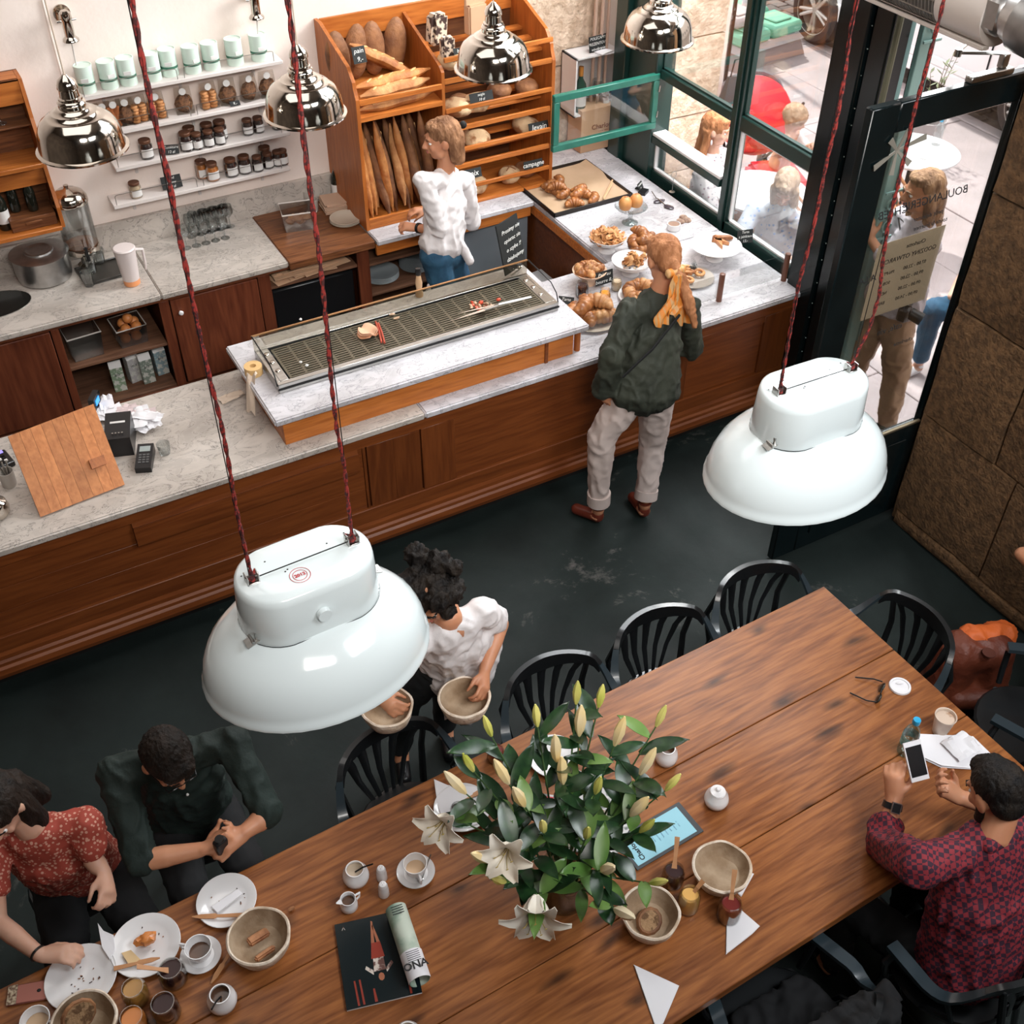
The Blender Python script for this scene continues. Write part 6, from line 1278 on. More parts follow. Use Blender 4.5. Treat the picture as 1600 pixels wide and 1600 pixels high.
pot(557, 1374, 'open white sugar pot with a dark spoon beside the shakers', spoon=-.5, r=.045, h=.07)
pot(349, 1568, 'open white sugar pot with a dark spoon near the bottom edge', fill=COFF, spoon=-2.2, r=.046, h=.07)
pot(1040, 1188, 'white cup half hidden behind the lilies at their right', fill=COFF, r=.042, h=.08)
pot(638, 1625, 'white cup mostly cut off by the bottom edge of the picture', r=.045)
for x, y, lb in ((597, 1372, 'white ceramic shaker, rear of the pair'), (600, 1397, 'white ceramic shaker, front of the pair')):
    p = ont(x, y); o = empty('salt_shaker', (p.x, p.y, TT), 0, lb, 'shaker'); b = MB(); b.lathe([(0, 0), (.019, 0), (.020, .004), (.018, .04), (.016, .052), (.0165, .056), (.012, .067), (0, .071)], n=20); b.build('body', WHT, o)
    b = MB(); [b.ball((math.cos(k*2.1)*.005, math.sin(k*2.1)*.005, .0705), .0012, 5, 3) for k in range(3)]; b.build('holes', BLACKP, o)
p = ont(546, 1418); o = empty('milk_jug', (p.x, p.y, TT), 0, 'small white milk jug with a spout next to the open sugar pot', 'jug'); b = MB(); b.lathe([(0, 0), (.024, 0), (.031, .012), (.030, .035), (.024, .048), (.027, .06), (.0245, .06), (.021, .048), (.027, .03), (0, .014)], n=24); b.build('body', WHT, o); b = MB(); b.hexa([(-.020, -.010, .045), (-.020, .014, .045), (-.024, .006, .058), (-.024, -.004, .058)], [(-.022, -.012, .058), (-.022, .014, .058), (-.042, .004, .062), (-.042, -.001, .062)]); b.build('spout', WHT, o)
b = MB(); b.tube([(.026, .004, .052), (.045, .008, .048), (.042, .006, .03), (.029, .004, .022)], .004, 6); b.build('handle', WHT, o); b = MB(); b.lathe([(0, .04), (.022, .04), (.023, .036)], n=16); b.build('milk', COFF, o)
cup(650, 1365, 'white coffee cup with foam remains and a spoon, on its saucer by the shakers', saucer='white saucer under the foam stained cup', fill=MILK, hd=-1.7, r=.042, h=.062)
o = empty('tea_spoon', ont(668, 1350, TT+.03), 0, 'steel teaspoon leaning on the foam stained cup', 'spoon'); c_ = o.location.copy(); b = MB(); b.tube([ont(660, 1372, TT+.014)-c_, ont(668, 1348, TT+.05)-c_, ont(673, 1335, TT+.06)-c_], .0025, 6); b.ball(ont(657, 1375, TT+.014)-c_, (.012, .008, .003), 10, 5); b.build('spoon', STEEL, o)
cup(315, 1495, 'white coffee cup with dark dregs on its saucer left of the wooden knife', saucer='white saucer under the cup with dark dregs', fill=COFF, hd=2.4, r=.044, h=.062)
cup(62, 1605, 'white cup half cut by the bottom left corner of the picture', fill=MILK, hd=-.6, r=.046)
# plates with crumbs
def dirty(px, py, r, lb, n=14, seed=1):
    p = ont(px, py); o = plate('plate', (p.x, p.y, TT), r, lb); rr_ = random.Random(seed)
    for k in range(n):
        a_ = rr_.random()*6.28; q = rr_.random()*r*.62; b = MB(); b.ball((math.cos(a_)*q, math.sin(a_)*q, .0085), (rr_.uniform(.002, .006), .002, .0016), 6, 4, rot=Quaternion((0, 0, 1), a_*3)); b.build('crumb', JAMD if k % 2 else CRUSTD, o)
    return p
pA = dirty(355, 1410, .103, 'white plate with folded napkin and crumbs, farthest of the three', seed=2)
pB = dirty(229, 1480, .115, 'white plate with a torn croissant end, middle of the three', seed=3, n=10)
pC = dirty(128, 1530, .115, 'white plate with crumbs only, nearest the woman\'s hand', seed=4, n=18)
pD = dirty(722, 1265, .105, 'white plate with napkin behind the left lily flowers', seed=5)
pE = dirty(865, 1185, .10, 'white plate behind the lily stems near the table edge', seed=6, n=8)
def napkin(loc, pts, lb, rz=0, th=.002, cr=.004, m=None):
    """ folded paper napkin: polygon outline, two layers """
    o = empty('napkin', loc, rz, lb, 'napkin'); c_ = V((sum(p[0] for p in pts)/len(pts), sum(p[1] for p in pts)/len(pts)))
    for k in range(2):
        b = MB(); s = 1-.03*k; vs = [b.b.verts.new((c_.x+(x-c_.x)*s, c_.y+(y-c_.y)*s, .001+.0025*k+cr*abs(noise.noise(V((x*20, y*20, k)))))) for x, y in pts]; vt = [b.b.verts.new(v.co+V((0, 0, .0018))) for v in vs]
        b._f(vs[::-1]); b._f(vt); b.bridge(vs, vt); b.build('fold', m or PAPER, o, smooth=0)
    return o
def nap_px(pxs, lb, z=TT+.0004, **k):
    ps = [ont(x, y, z) for x, y in pxs]; c_ = sum(ps, V((0, 0, 0)))/len(ps); return napkin(c_, [((p-c_).x, (p-c_).y) for p in ps], lb, **k)
nap_px([(990, 1508), (1061, 1541), (1036, 1600), (1024, 1606)], 'folded white napkin triangle lying alone near the bottom edge')
nap_px([(1135, 1440), (1155, 1420), (1187, 1448), (1175, 1460), (1134, 1492)], 'folded white napkin under the red jam jar')
nap_px([(1165, 1362), (1178, 1366), (1158, 1402), (1148, 1392)], 'napkin corner sticking out beside the right linen basket')
nap_px([(678, 1218), (700, 1228), (752, 1230), (748, 1290), (700, 1300), (684, 1262)], 'crumpled white napkin on the plate behind the left lilies', z=TT+.012)
nap_px([(330, 1418), (372, 1390), (380, 1397), (340, 1428)], 'rolled white napkin on the farthest plate', z=TT+.012)
nap_px([(153, 1443), (162, 1455), (178, 1462), (180, 1485), (172, 1500), (160, 1482)], 'white napkin between two plates', z=TT+.02)
nap_px([(190, 1490), (205, 1485), (222, 1502), (204, 1512)], 'thin cheese rind on the middle plate', z=TT+.016, m=mat('cheese', (.72, .5, .26), .5))
o = empty('croissant_end', ont(232, 1470, TT+.02), 0, 'torn orange glazed croissant end on the middle plate', 'pastry'); b = MB(); b.ball((0, 0, .014), (.032, .022, .018), 12, 8, lump=.5, seed=4); b.ball((-.025, .005, .012), (.018, .018, .014), 10, 7, lump=.5, seed=2); b.build('crust', mat('glazed', (.62, .22, .06), .25), o)
def wknife(px0, py0, px1, py1, lb, z=TT+.004, z1=None):
    p, q = ont(px0, py0, z), ont(px1, py1, z1 or z); c_ = (p+q)/2; o = empty('wooden_knife', c_, 0, lb, 'knife'); d = (q-p); s_ = d.normalized().cross(V((0, 0, 1))); b = MB(); th = V((0, 0, .003))
    for t0, t1, w0, w1 in ((0, .18, .002, .008), (.18, .45, .008, .009), (.45, .5, .009, .005), (.5, 1, .005, .008)):
        u0, u1 = p+d*t0-c_, p+d*t1-c_; b.hexa([u0-s_*w0, u0+s_*w0, u1+s_*w1, u1-s_*w1], [u0-s_*w0+th, u0+s_*w0+th, u1+s_*w1+th, u1-s_*w1+th])
    b.build('blade', WOODK, o, smooth=0)
wknife(300, 1433, 380, 1430, 'wooden knife lying across the farthest plate', TT+.019); wknife(330, 1537, 368, 1475, 'wooden knife leaning from the table to the linen basket', TT+.003, TT+.03); wknife(250, 1497, 178, 1514, 'wooden knife resting on the middle plate rim', TT+.02)
wknife(757, 1232, 722, 1255, 'wooden knife on the plate behind the left lilies', TT+.02)
# linen bread baskets
def basket(px, py, r, h, lb, z=TT, loc=None, fill=None):
    p = loc or ont(px, py, z); o = empty('linen_basket', (p[0], p[1], p[2] if loc else z), rnd.random()*3, lb, 'basket'); b = MB()
    b.lathe([(0, 0), (r*.72, 0), (r*.84, .01), (r*.98, h*.6), (r*1.02, h*.86), (r*1.03, h*.95), (r*.98, h), (r*.93, h*.97)], n=40, wob=.05); b.build('body', LINEN, o)
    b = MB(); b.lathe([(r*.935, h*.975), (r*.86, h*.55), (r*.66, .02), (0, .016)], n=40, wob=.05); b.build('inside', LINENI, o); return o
ba = basket(1124, 1370, .10, .075, 'empty rough linen bread basket, right of the two behind the jam jars')
bb = basket(1014, 1442, .098, .08, 'rough linen basket with a slice of dark bread, left of the jars'); bc_ = basket(409, 1480, .102, .085, 'linen basket holding bread sticks, beside the far plate'); bd = basket(140, 1612, .10, .08, 'linen basket with a bread slice at the bottom left')
def slice_(loc, rot, w, h, lb, t=.018):
    o = empty('bread_slice', loc, 0, lb, 'bread slice'); b = MB(); pts = [(math.cos(a_)*w*(1 if math.cos(a_) > 0 else .95), math.sin(a_)*h) for a_ in [k*.5236 for k in range(12)]]
    b.prism(pts, -t/2, t/2); b.build('crumb', CRUMB, o, smooth=0); b = MB(); b.tube([V((x*1.02, y*1.02, 0)) for x, y in pts], t*.52, 6, closed=True, flat=.3 if 0 else 1); b.build('crust', CRUSTD, o); o.rotation_euler = rot; return o
l_ = bb.location; slice_((l_.x-.01, l_.y-.01, TT+.036), (R(15), R(-12), .4), .038, .030, 'speckled slice of dark bread inside the left linen basket', .024)
l_ = bd.location; slice_((l_.x-.01, l_.y+.02, TT+.085), (R(60), R(10), .3), .05, .042, 'big holey bread slice standing in the bottom left basket')
l_ = bc_.location
for k, (dx, dy, a_, lb) in enumerate(((0, .02, .2, 'thick toasted bread stick in the linen basket, rear one'), (.0, -.045, .25, 'toasted bread stick in the linen basket, front one'))):
    o = empty('bread_stick', (l_.x+dx, l_.y+dy, TT+.035), a_, lb, 'bread'); b = MB(); b.obox((0, 0, 0), (.075, .032 if k == 0 else .018, .02), (0, .15, 0), .005); b.build('toast', mat('toast', (.48, .22, .10), .8, c2=(.24, .09, .04), scale=30), o)
# jars on the table
openjar(1050, 1378, .040, .085, JAMD, 'open jar of dark jam with a wooden knife, behind the yellow one', TT, ('wooden knife standing in the dark jam jar', R(52)))
openjar(1074, 1418, .038, .10, JAMY, 'open jar of pale yellow spread beside the left linen basket', TT, ('wooden knife standing in the yellow spread', R(10), .10))
openjar(1137, 1432, .041, .10, JAMR, 'open jar of red jam standing on the napkin', TT, ('wooden knife standing in the red jam', R(50)))
openjar(215, 1560, .042, .08, mat('amber_spread', (.45, .22, .05), .25), 'open jar of amber honey spread, left of the dark jar', TT)
openjar(273, 1530, .045, .08, JAMD, 'open jar of dark chocolate spread with a wooden knife across', TT, ('pale wooden knife lying in the chocolate spread', R(165)))
openjar(262, 1585, .045, .085, JAMD, 'open jar of dark jam in front of the chocolate jar', TT); openjar(213, 1605, .043, .08, JAMO, 'open jar of orange jam at the bottom edge', TT)
openjar(716, 1275, .03, .06, JAMD, 'small dark jam jar on the plate behind the lilies', TT+.012); openjar(775, 1185, .035, .06, JAMR, 'red jam jar at the far table edge left of the lilies', TT)
# menu card on its board
mp = [ont(990, 1315), ont(1032, 1251), ont(1101, 1302), ont(1010, 1361)]
mp = [ont(948, 1313), ont(1058, 1251), ont(1101, 1303), ont(1008, 1360)]
c_ = sum(mp, V())/4; ex = ((mp[1]-mp[0])+(mp[2]-mp[3])).normalized(); ang = math.atan2(ex.y, ex.x)
o = empty('menu_board', (c_.x, c_.y, TT), ang, 'pale blue menu card on a dark clipboard right of the lilies', 'menu'); L, Wd = .30, .145
b = MB(); b.bbox(-L/2, L/2, -Wd/2, Wd/2, 0, .005, .001); b.build('backing_board', mat('dark_board', (.05, .055, .06), .4), o); b = MB(); b.box(-L/2+.012, L/2-.022, -Wd/2+.012, Wd/2-.012, .005, .0058); b.build('menu_card', mat('pale_blue_card', (.30, .58, .68), .7), o, smooth=0)
text('Charlotte', .026, INK, o, (-L/2+.045, 0, .006), (0, 0, R(90)), 'menu_heading', bold=.0006)
for k in range(9): text(['menu', 'kawa czarna  9', 'espresso  8', 'cappuccino  12', 'herbata  10', 'croissant  8', 'pain  12', 'konfitura  6', 'wino  14'][k], .0075, mat('blue_ink', (.06, .15, .3), .7), o, (-L/2+.085+k*.019, 0, .006), (0, 0, R(90)), 'menu_line', .0002)
# newspapers behind the vase
NWS = mat('newsprint', (.62, .6, .6), .7, c2=(.16, .18, .17), scale=38, detail=1, ramp=(.52, .60), stretch=(1, 1, 1)); REDP = mat('red_print', (.55, .03, .04), .6)
for i, (x, y, a_, lb) in enumerate(((905, 1290, .9, 'folded newspaper with a red banner under the lilies'), (930, 1262, .55, 'second newspaper with a red masthead behind the first'))):
    p = ont(x, y); o = empty('newspaper', (p.x, p.y, TT+.006*i), a_, lb, 'newspaper')
    for k in range(3): b = MB(); b.bbox(-.11, .11, -.15, .15, .002*k, .002*k+.0016, .0003); b.build('sheet', PAPER if k < 2 else NWS, o, smooth=0)
    b = MB(); b.box(-.10, .10, .085, .14, .0058, .0064); b.build('banner', REDP, o, smooth=0); text('KRAK', .05, PAPER, o, (-.0, .112, .0066), (0, 0, 0), 'masthead', bold=.001)
    b = MB(); b.box(-.10, .0, -.12, .06, .0058, .0063); b.build('photo', mat('green_print', (.10, .16, .12), .6, c2=(.4, .3, .22), scale=14), o, smooth=0)
# fashion magazine
mg = [ont(521, 1450), ont(620, 1430), ont(668, 1545), ont(551, 1576)]; c_ = sum(mg, V())/4; ex = ((mg[1]-mg[0])+(mg[2]-mg[3])).normalized(); ang = math.atan2(ex.y, ex.x)
o = empty('magazine', (c_.x, c_.y, TT), ang, 'dark glossy magazine showing a figure in a red skirt, lying upside down', 'magazine'); w, h = .245, .30
b = MB(); b.bbox(-w/2, w/2, -h/2, h/2, 0, .008, .001); b.build('pages', PAPER, o); b = MB(); b.box(-w/2, w/2, -h/2, h/2, .008, .009); b.build('cover', mat('cover_dark', (.006, .012, .014), .25), o, smooth=0)
def flat(o, pts, m, name, z=.0093, t=.0004):
    b = MB(); b.prism(pts, z, z+t); return b.build(name, m, o, smooth=0)
SK = mat('print_skin', (.35, .12, .06), .4); RD = mat('print_red', (.26, .03, .015), .4); WP = mat('print_white', (.6, .52, .46), .4, c2=(.12, .05, .04), scale=60, ramp=(.45, .55))
flat(o, [(-.02, .0), (.025, .0), (.018, .055), (-.012, .055)], RD, 'skirt'); flat(o, [(-.012, .055), (-.001, .055), (.004, .13), (-.002, .135)], SK, 'print_leg'); flat(o, [(.006, .055), (.017, .055), (.003, .12), (-.001, .115)], SK, 'print_leg')
flat(o, [(-.018, -.045), (.022, -.045), (.02, .0), (-.014, .0)], WP, 'print_jacket'); flat(o, [(-.018, -.04), (-.04, -.02), (-.045, -.03), (-.02, -.055)], WP, 'print_arm'); flat(o, [(.022, -.04), (.044, -.018), (.049, -.028), (.024, -.055)], WP, 'print_arm')
flat(o, [(math.cos(k*.785)*.010+.004, -.066+math.sin(k*.785)*.014) for k in range(8)], SK, 'print_head')
for x in (-.085, -.068, .085, .0): flat(o, [(x, -.145), (x+.007, -.145), (x+.003, -.06), (x-.003, -.06)] if abs(x) > .01 else [(x-.03, -.145), (x-.02, -.145), (x-.024, -.10), (x-.03, -.10)], RD, 'print_column')
text('V', .02, WP, o, (-.095, .13, .0095), (0, 0, R(180)), 'print_title', .0002)
# rolled newspaper
p, q = ont(617, 1415, TT+.036), ont(658, 1540, TT+.036); c_ = (p+q)/2; d = (q-p); L = d.length; o = empty('rolled_newspaper', (c_.x, c_.y, TT), math.atan2(d.y, d.x)-math.pi/2, 'rolled up green and white newspaper lying on the magazine', 'newspaper')
L = .27
b = MB(); b.sheet(lambda u, v: V((math.cos(u*9.5)*(.036-.0022*u*2), (v-.5)*L, .04+math.sin(u*9.5)*(.036-.0022*u*2))), 40, 2, .0012); b.build('roll', mat('green_newsprint', (.50, .55, .46), .7, c2=(.22, .32, .24), scale=9, ramp=(.45, .6)), o, smooth=60)
b = MB(); b.sheet(lambda u, v: V((math.cos(u*9.5)*(.0372-.0022*u*2), -L*.5+v*L*.36, .04+math.sin(u*9.5)*(.0372-.0022*u*2))), 40, 1, .001); b.build('white_page', PAPER, o, smooth=60) if 0 else None
b = MB(); b.sheet(lambda u, v: V((math.cos(.2+u*2.7)*.0378, L*.14+v*L*.37, .04+math.sin(.2+u*2.7)*.0378)), 14, 1, .0008); b.build('white_page', PAPER, o, smooth=60)
text('ONA', .036, INK, o, (0, L*.36, .0788), (0, 0, R(180)), 'title', .0004, bold=.0008)
for k in range(6): b = MB(); b.box(-.024, .02, L*.17+k*.007, L*.17+k*.007+.002, .0782, .0786); b.build('text_line', INK, o, smooth=0)
for k in range(4): b = MB(); b.box(-.02, .02, -L*.46+k*.009, -L*.46+k*.009+.003, .0770, .0776); b.build('text_line', INK, o, smooth=0)
# far right end: paper cup, lid, sunglasses, bottle, bag, phone
p = ont(1468, 1143); o = empty('paper_cup', (p.x, p.y, TT), 0, 'cream paper cup of coffee near the table\'s right edge', 'cup'); b = MB(); b.lathe([(0, .004), (.028, .0), (.029, .003), (.041, .095), (.043, .097), (.042, .1), (.039, .098), (.028, .01), (0, .01)], n=32); b.build('cup', mat('cream_card', (.70, .58, .48), .6), o); b = MB(); b.lathe([(0, .086), (.036, .086), (.037, .083)], n=26); b.build('coffee_foam', mat('cappuccino', (.62, .48, .38), .5, c2=(.35, .17, .08), scale=14, ramp=(.5, .6)), o)
p = ont(1406, 1073); o = empty('cup_lid', (p.x, p.y, TT), R(60), 'white plastic cup lid lying flat beside the sunglasses', 'lid'); b = MB(); b.lathe([(0, .004), (.033, .004), (.035, .009), (.043, .008), (.0445, .003), (.045, 0), (.041, 0), (0, .0)], n=36); b.build('lid', PAPER, o); b = MB(); b.ball((.012, 0, .008), (.006, .018, .0035), 10, 6); b.build('drink_spout', PAPER, o)
o = empty('sunglasses', ont(1370, 1085), R(35), 'dark sunglasses lying next to the cup lid', 'sunglasses')
for s in (-1, 1): b = MB(); b.ball((s*.032, -.01, .014), (.026, .006, .02), 12, 7, rot=Quaternion((1, 0, 0), .5)); b.build('lens', mat('lens_dark', (.02, .018, .014), .08), o); b = MB(); b.tube([(s*.058, -.006, .02), (s*.062, .03, .014), (s*.045-.0, .10, .006)], .003, 6); b.build('temple', DARKM, o)
b = MB(); b.tube([(-.01, -.012, .024), (.01, -.012, .024)], .003, 6); b.build('bridge', DARKM, o)
p = ont(1413, 1175); o = empty('water_bottle', (p.x, p.y, TT), 0, 'small clear water bottle with a bright blue cap', 'bottle'); b = MB(); b.lathe([(0, .0), (.026, 0), (.031, .008), (.031, .05), (.028, .06), (.031, .07), (.031, .12), (.024, .15), (.013, .165), (.0125, .18), (0, .18)], n=24); b.build('body', glass('pet_plastic', (.72, .9, .92), .18), o); b = MB(); b.lathe([(.0316, .062), (.0316, .112)], n=24); b.build('label', mat('teal_label', (.03, .30, .34), .4, c2=(.3, .6, .6), scale=40), o); b = MB(); b.lathe([(0, .205), (.014, .204), (.015, .2), (.015, .183), (.014, .18), (0, .18)], n=20); b.build('cap', mat('blue_cap', (.02, .35, .62), .35), o)
o = nap_px([(1425, 1150), (1520, 1152), (1548, 1180), (1540, 1205), (1470, 1200), (1428, 1180)], 'crumpled white paper bag lying behind the phone', m=PAPER, cr=.02); o['category'] = 'paper bag'
b = MB(); b.sheet(lambda u, v: V((.04+(u-.5)*.12, (v-.5)*.10, .012+.03*abs(noise.noise(V((u*3, v*3, 8))))+.01)), 9, 7, .001); b.build('crumple', PAPER, o, smooth=25)
p = ont(47, 1552); o = empty('mobile_phone', (p.x, p.y, TT), R(-18), 'phone in a copper glitter case lying face down at the bottom left', 'phone'); b = MB(); b.bbox(-.068, .068, -.034, .034, 0, .009, .004); b.build('case', mat('copper_case', (.36, .13, .10), .35, .4), o); b = MB(); b.bbox(-.068, -.038, -.033, .033, .009, .0105, .001); b.build('glitter_band', mat('glitter', (.5, .42, .3), .3, .6, c2=(.1, .05, .03), scale=120), o); b = MB(); b.ball((.03, 0, .0095), (.007, .006, .0006), 10, 4); b.build('round_mark', DARKM, o)
o = empty('crumb', ont(456, 1422), 0, 'broken piece of crust lying beside the linen basket', 'bread crumb'); b = MB(); b.ball((0, 0, .008), (.012, .008, .006), 8, 5, lump=.4); b.build('crust', CRUSTD, o)
# ================================================================ people
SKIN = mat('skin', (.58, .27, .15), .5, c2=(.50, .21, .11), scale=9, sss=.15); SKINL = mat('skin_light', (.66, .38, .27), .5, c2=(.6, .32, .22), scale=9, sss=.15)
EYEW = mat('eye_white', (.8, .78, .75), .2); IRIS = mat('iris', (.05, .03, .02), .15); LIP = mat('lip', (.48, .14, .11), .4)
def hairm(n_, a, b_): return mat(n_, a, .65, spec=.25, c2=b_, scale=26, detail=5, stretch=(1, 1, .35), bump=.9, bscale=90)
HBRN = hairm('hair_brown', (.15, .065, .03), (.36, .18, .09)); HBLK = hairm('hair_black', (.006, .005, .005), (.02, .014, .01)); HGIN = hairm('hair_ginger', (.30, .115, .045), (.50, .22, .10)); HBLO = hairm('hair_blond', (.34, .22, .14), (.52, .36, .25)); HDKB = hairm('hair_dark_brown', (.006, .004, .003), (.02, .012, .008))
class Blob:
    """ rounded capsules and balls that are fused into one continuous surface """
    def __init__(s): s.m = MB()
    def cap(s, p, r, q, r2=None, wide=None, k=1, n=14):
        p, q = V(p), V(q); r2 = r if r2 is None else r2; t = MB(); x, y, d = frame_of(q-p if (q-p).length > 1e-5 else V((0, 0, 1))); L = (q-p).length; rings = []
        prof = [(-r*math.cos(a), r*math.sin(a)) for a in (0.05, .5, .95, 1.35)]+[(L+r2*math.cos(a), r2*math.sin(a)) for a in (1.35, .95, .5, .05)]
        for h, rr_ in prof: rings.append(t.ring(p+d*h, x, y, rr_, rr_, n))
        for a, c in zip(rings, rings[1:]): t.bridge(a, c)
        t._f(rings[0][::-1]); t._f(rings[-1])
        if wide is not None:
            w = V(wide).normalized(); c0 = (p+q)/2
            for v in t.b.verts: v.co += w*((v.co-p).dot(w)-(((v.co-p).dot(d))*d).dot(w))*(k-1)
        s.m.add(t.b); return s
    def ball(s, c, r, B=None):
        t = MB(); r = (r, r, r) if not isinstance(r, tuple) else r; t.ball((0, 0, 0), r, 16, 12)
        mtx = Matrix.Translation(V(c)) @ (B.to_4x4() if B else Matrix.Identity(4)); s.m.add(t.b, mtx); return s
    def chain(s, pts, rs):
        for i in range(len(pts)-1): s.cap(pts[i], rs[i], pts[i+1], rs[i+1])
        return s
    def build(s, name, m, parent, vox=.006, smooth=3, fold=0, fscale=14, sub=None):
        o = s.m.build(name, m, None, smooth=0); md = o.modifiers.new('r', 'REMESH'); md.mode = 'VOXEL'; md.voxel_size = vox; md.use_smooth_shade = True
        if smooth: sm = o.modifiers.new('s', 'SMOOTH'); sm.iterations = smooth; sm.factor = .6
        me = bpy.data.meshes.new_from_object(o.evaluated_get(bpy.context.evaluated_depsgraph_get())); old = o.data; o.modifiers.clear(); o.data = me; bpy.data.meshes.remove(old)
        me.materials.clear(); me.materials.append(m)
        if fold:
            out = []
            for p, nv in [(v.co.copy(), v.normal.copy()) for v in me.vertices]:
                q = noise.noise(V((p.x*4, p.y*4, p.z*4)))*1.6; w = 1-2*abs(noise.noise(V((p.x*fscale+3+q, p.y*fscale+q, p.z*fscale*.42-q))))**.7; out += (p+nv*(fold*.8*(w-.3)+fold*.35*noise.noise(p*fscale*2)))[:]
            me.vertices.foreach_set('co', out)
        me.transform(Matrix.Translation(-rootloc(parent))); o.parent = parent
        me.polygons.foreach_set('use_smooth', [True]*len(me.polygons)); return o
def basis(f, up=V((0, 0, 1))):
    f = V(f).normalized(); r = f.cross(up).normalized(); u = r.cross(f); return r, f, u
def hand(b, w, d, pn, thumb, curl=.5, s=1.0, curls=None):
    """ w wrist, d pointing direction, pn palm normal, thumb: +1/-1 side """
    w, d, pn = V(w), V(d).normalized(), V(pn); pn = (pn-d*pn.dot(d)).normalized(); sd = d.cross(pn)*thumb
    kn = w+d*.082*s; b.cap(w+d*.012, .021*s, kn-d*.012*s, .024*s, sd, 1.5)
    for i, (L, off) in enumerate(((.072, .031), (.080, .0105), (.075, -.0105), (.060, -.030))):
        c = (curls[i] if curls else curl)*(1+.12*i); p = kn+sd*off*s+d*(.004*(1.5-abs(i-1.3)))*s; a = c*.5; pts = [p]; rs = [.0092*s]
        for k, (fl, r_) in enumerate(((.42, .0088), (.32, .0080), (.26, .0068))):
            p = p+(d*math.cos(a)+pn*math.sin(a)+sd*(.08*(1.5-i))*(k == 0))*L*fl*s; pts.append(p); rs.append(r_*s); a += c
        b.chain(pts, rs)
    t0 = w+d*.025*s+sd*.022*s; dt = (d*.75+sd*.65+pn*.35*(1+curl)).normalized(); b.chain([t0, t0+dt*.035*s, t0+dt*.035*s+(d*.8+pn*.5*curl+sd*.15).normalized()*.030*s, t0+dt*.035*s+(d*.75+pn*.8*curl).normalized()*.054*s], [.013*s, .0115*s, .0095*s, .0075*s])
def head(b, c, B, s=1.0, male=False):
    r, f, u = B; M_ = Matrix((r, f, u)).transposed(); P = lambda x, y, z: V(c)+(r*x+f*y+u*z)*s
    b.ball(P(0, -.012, .025), (.074*s, .094*s, .088*s), M_); b.ball(P(0, .02, -.02), (.062*s, .066*s, .085*s), M_); b.ball(P(0, .045, -.078), (.032*s, .030*s, .026*s), M_); b.cap(P(-.03, .02, -.065), .03*s, P(.03, .02, -.065), .03*s)
    b.chain([P(0, .084, .018), P(0, .097, -.008), P(0, .107, -.024)], [.008*s, .010*s, .012*s]); b.ball(P(-.011, .096, -.028), .009*s); b.ball(P(.011, .096, -.028), .009*s)
    b.cap(P(-.035, .076, .026), .010*s, P(.035, .076, .026), .010*s); b.ball(P(-.036, .062, -.02), (.022*s, .018*s, .02*s), M_); b.ball(P(.036, .062, -.02), (.022*s, .018*s, .02*s), M_); b.cap(P(-.014, .084, -.052), .008*s, P(.014, .084, -.052), .008*s)
    for q in (-1, 1): b.ball(P(q*.076, -.008, -.005), (.011*s, .020*s, .032*s), M_)
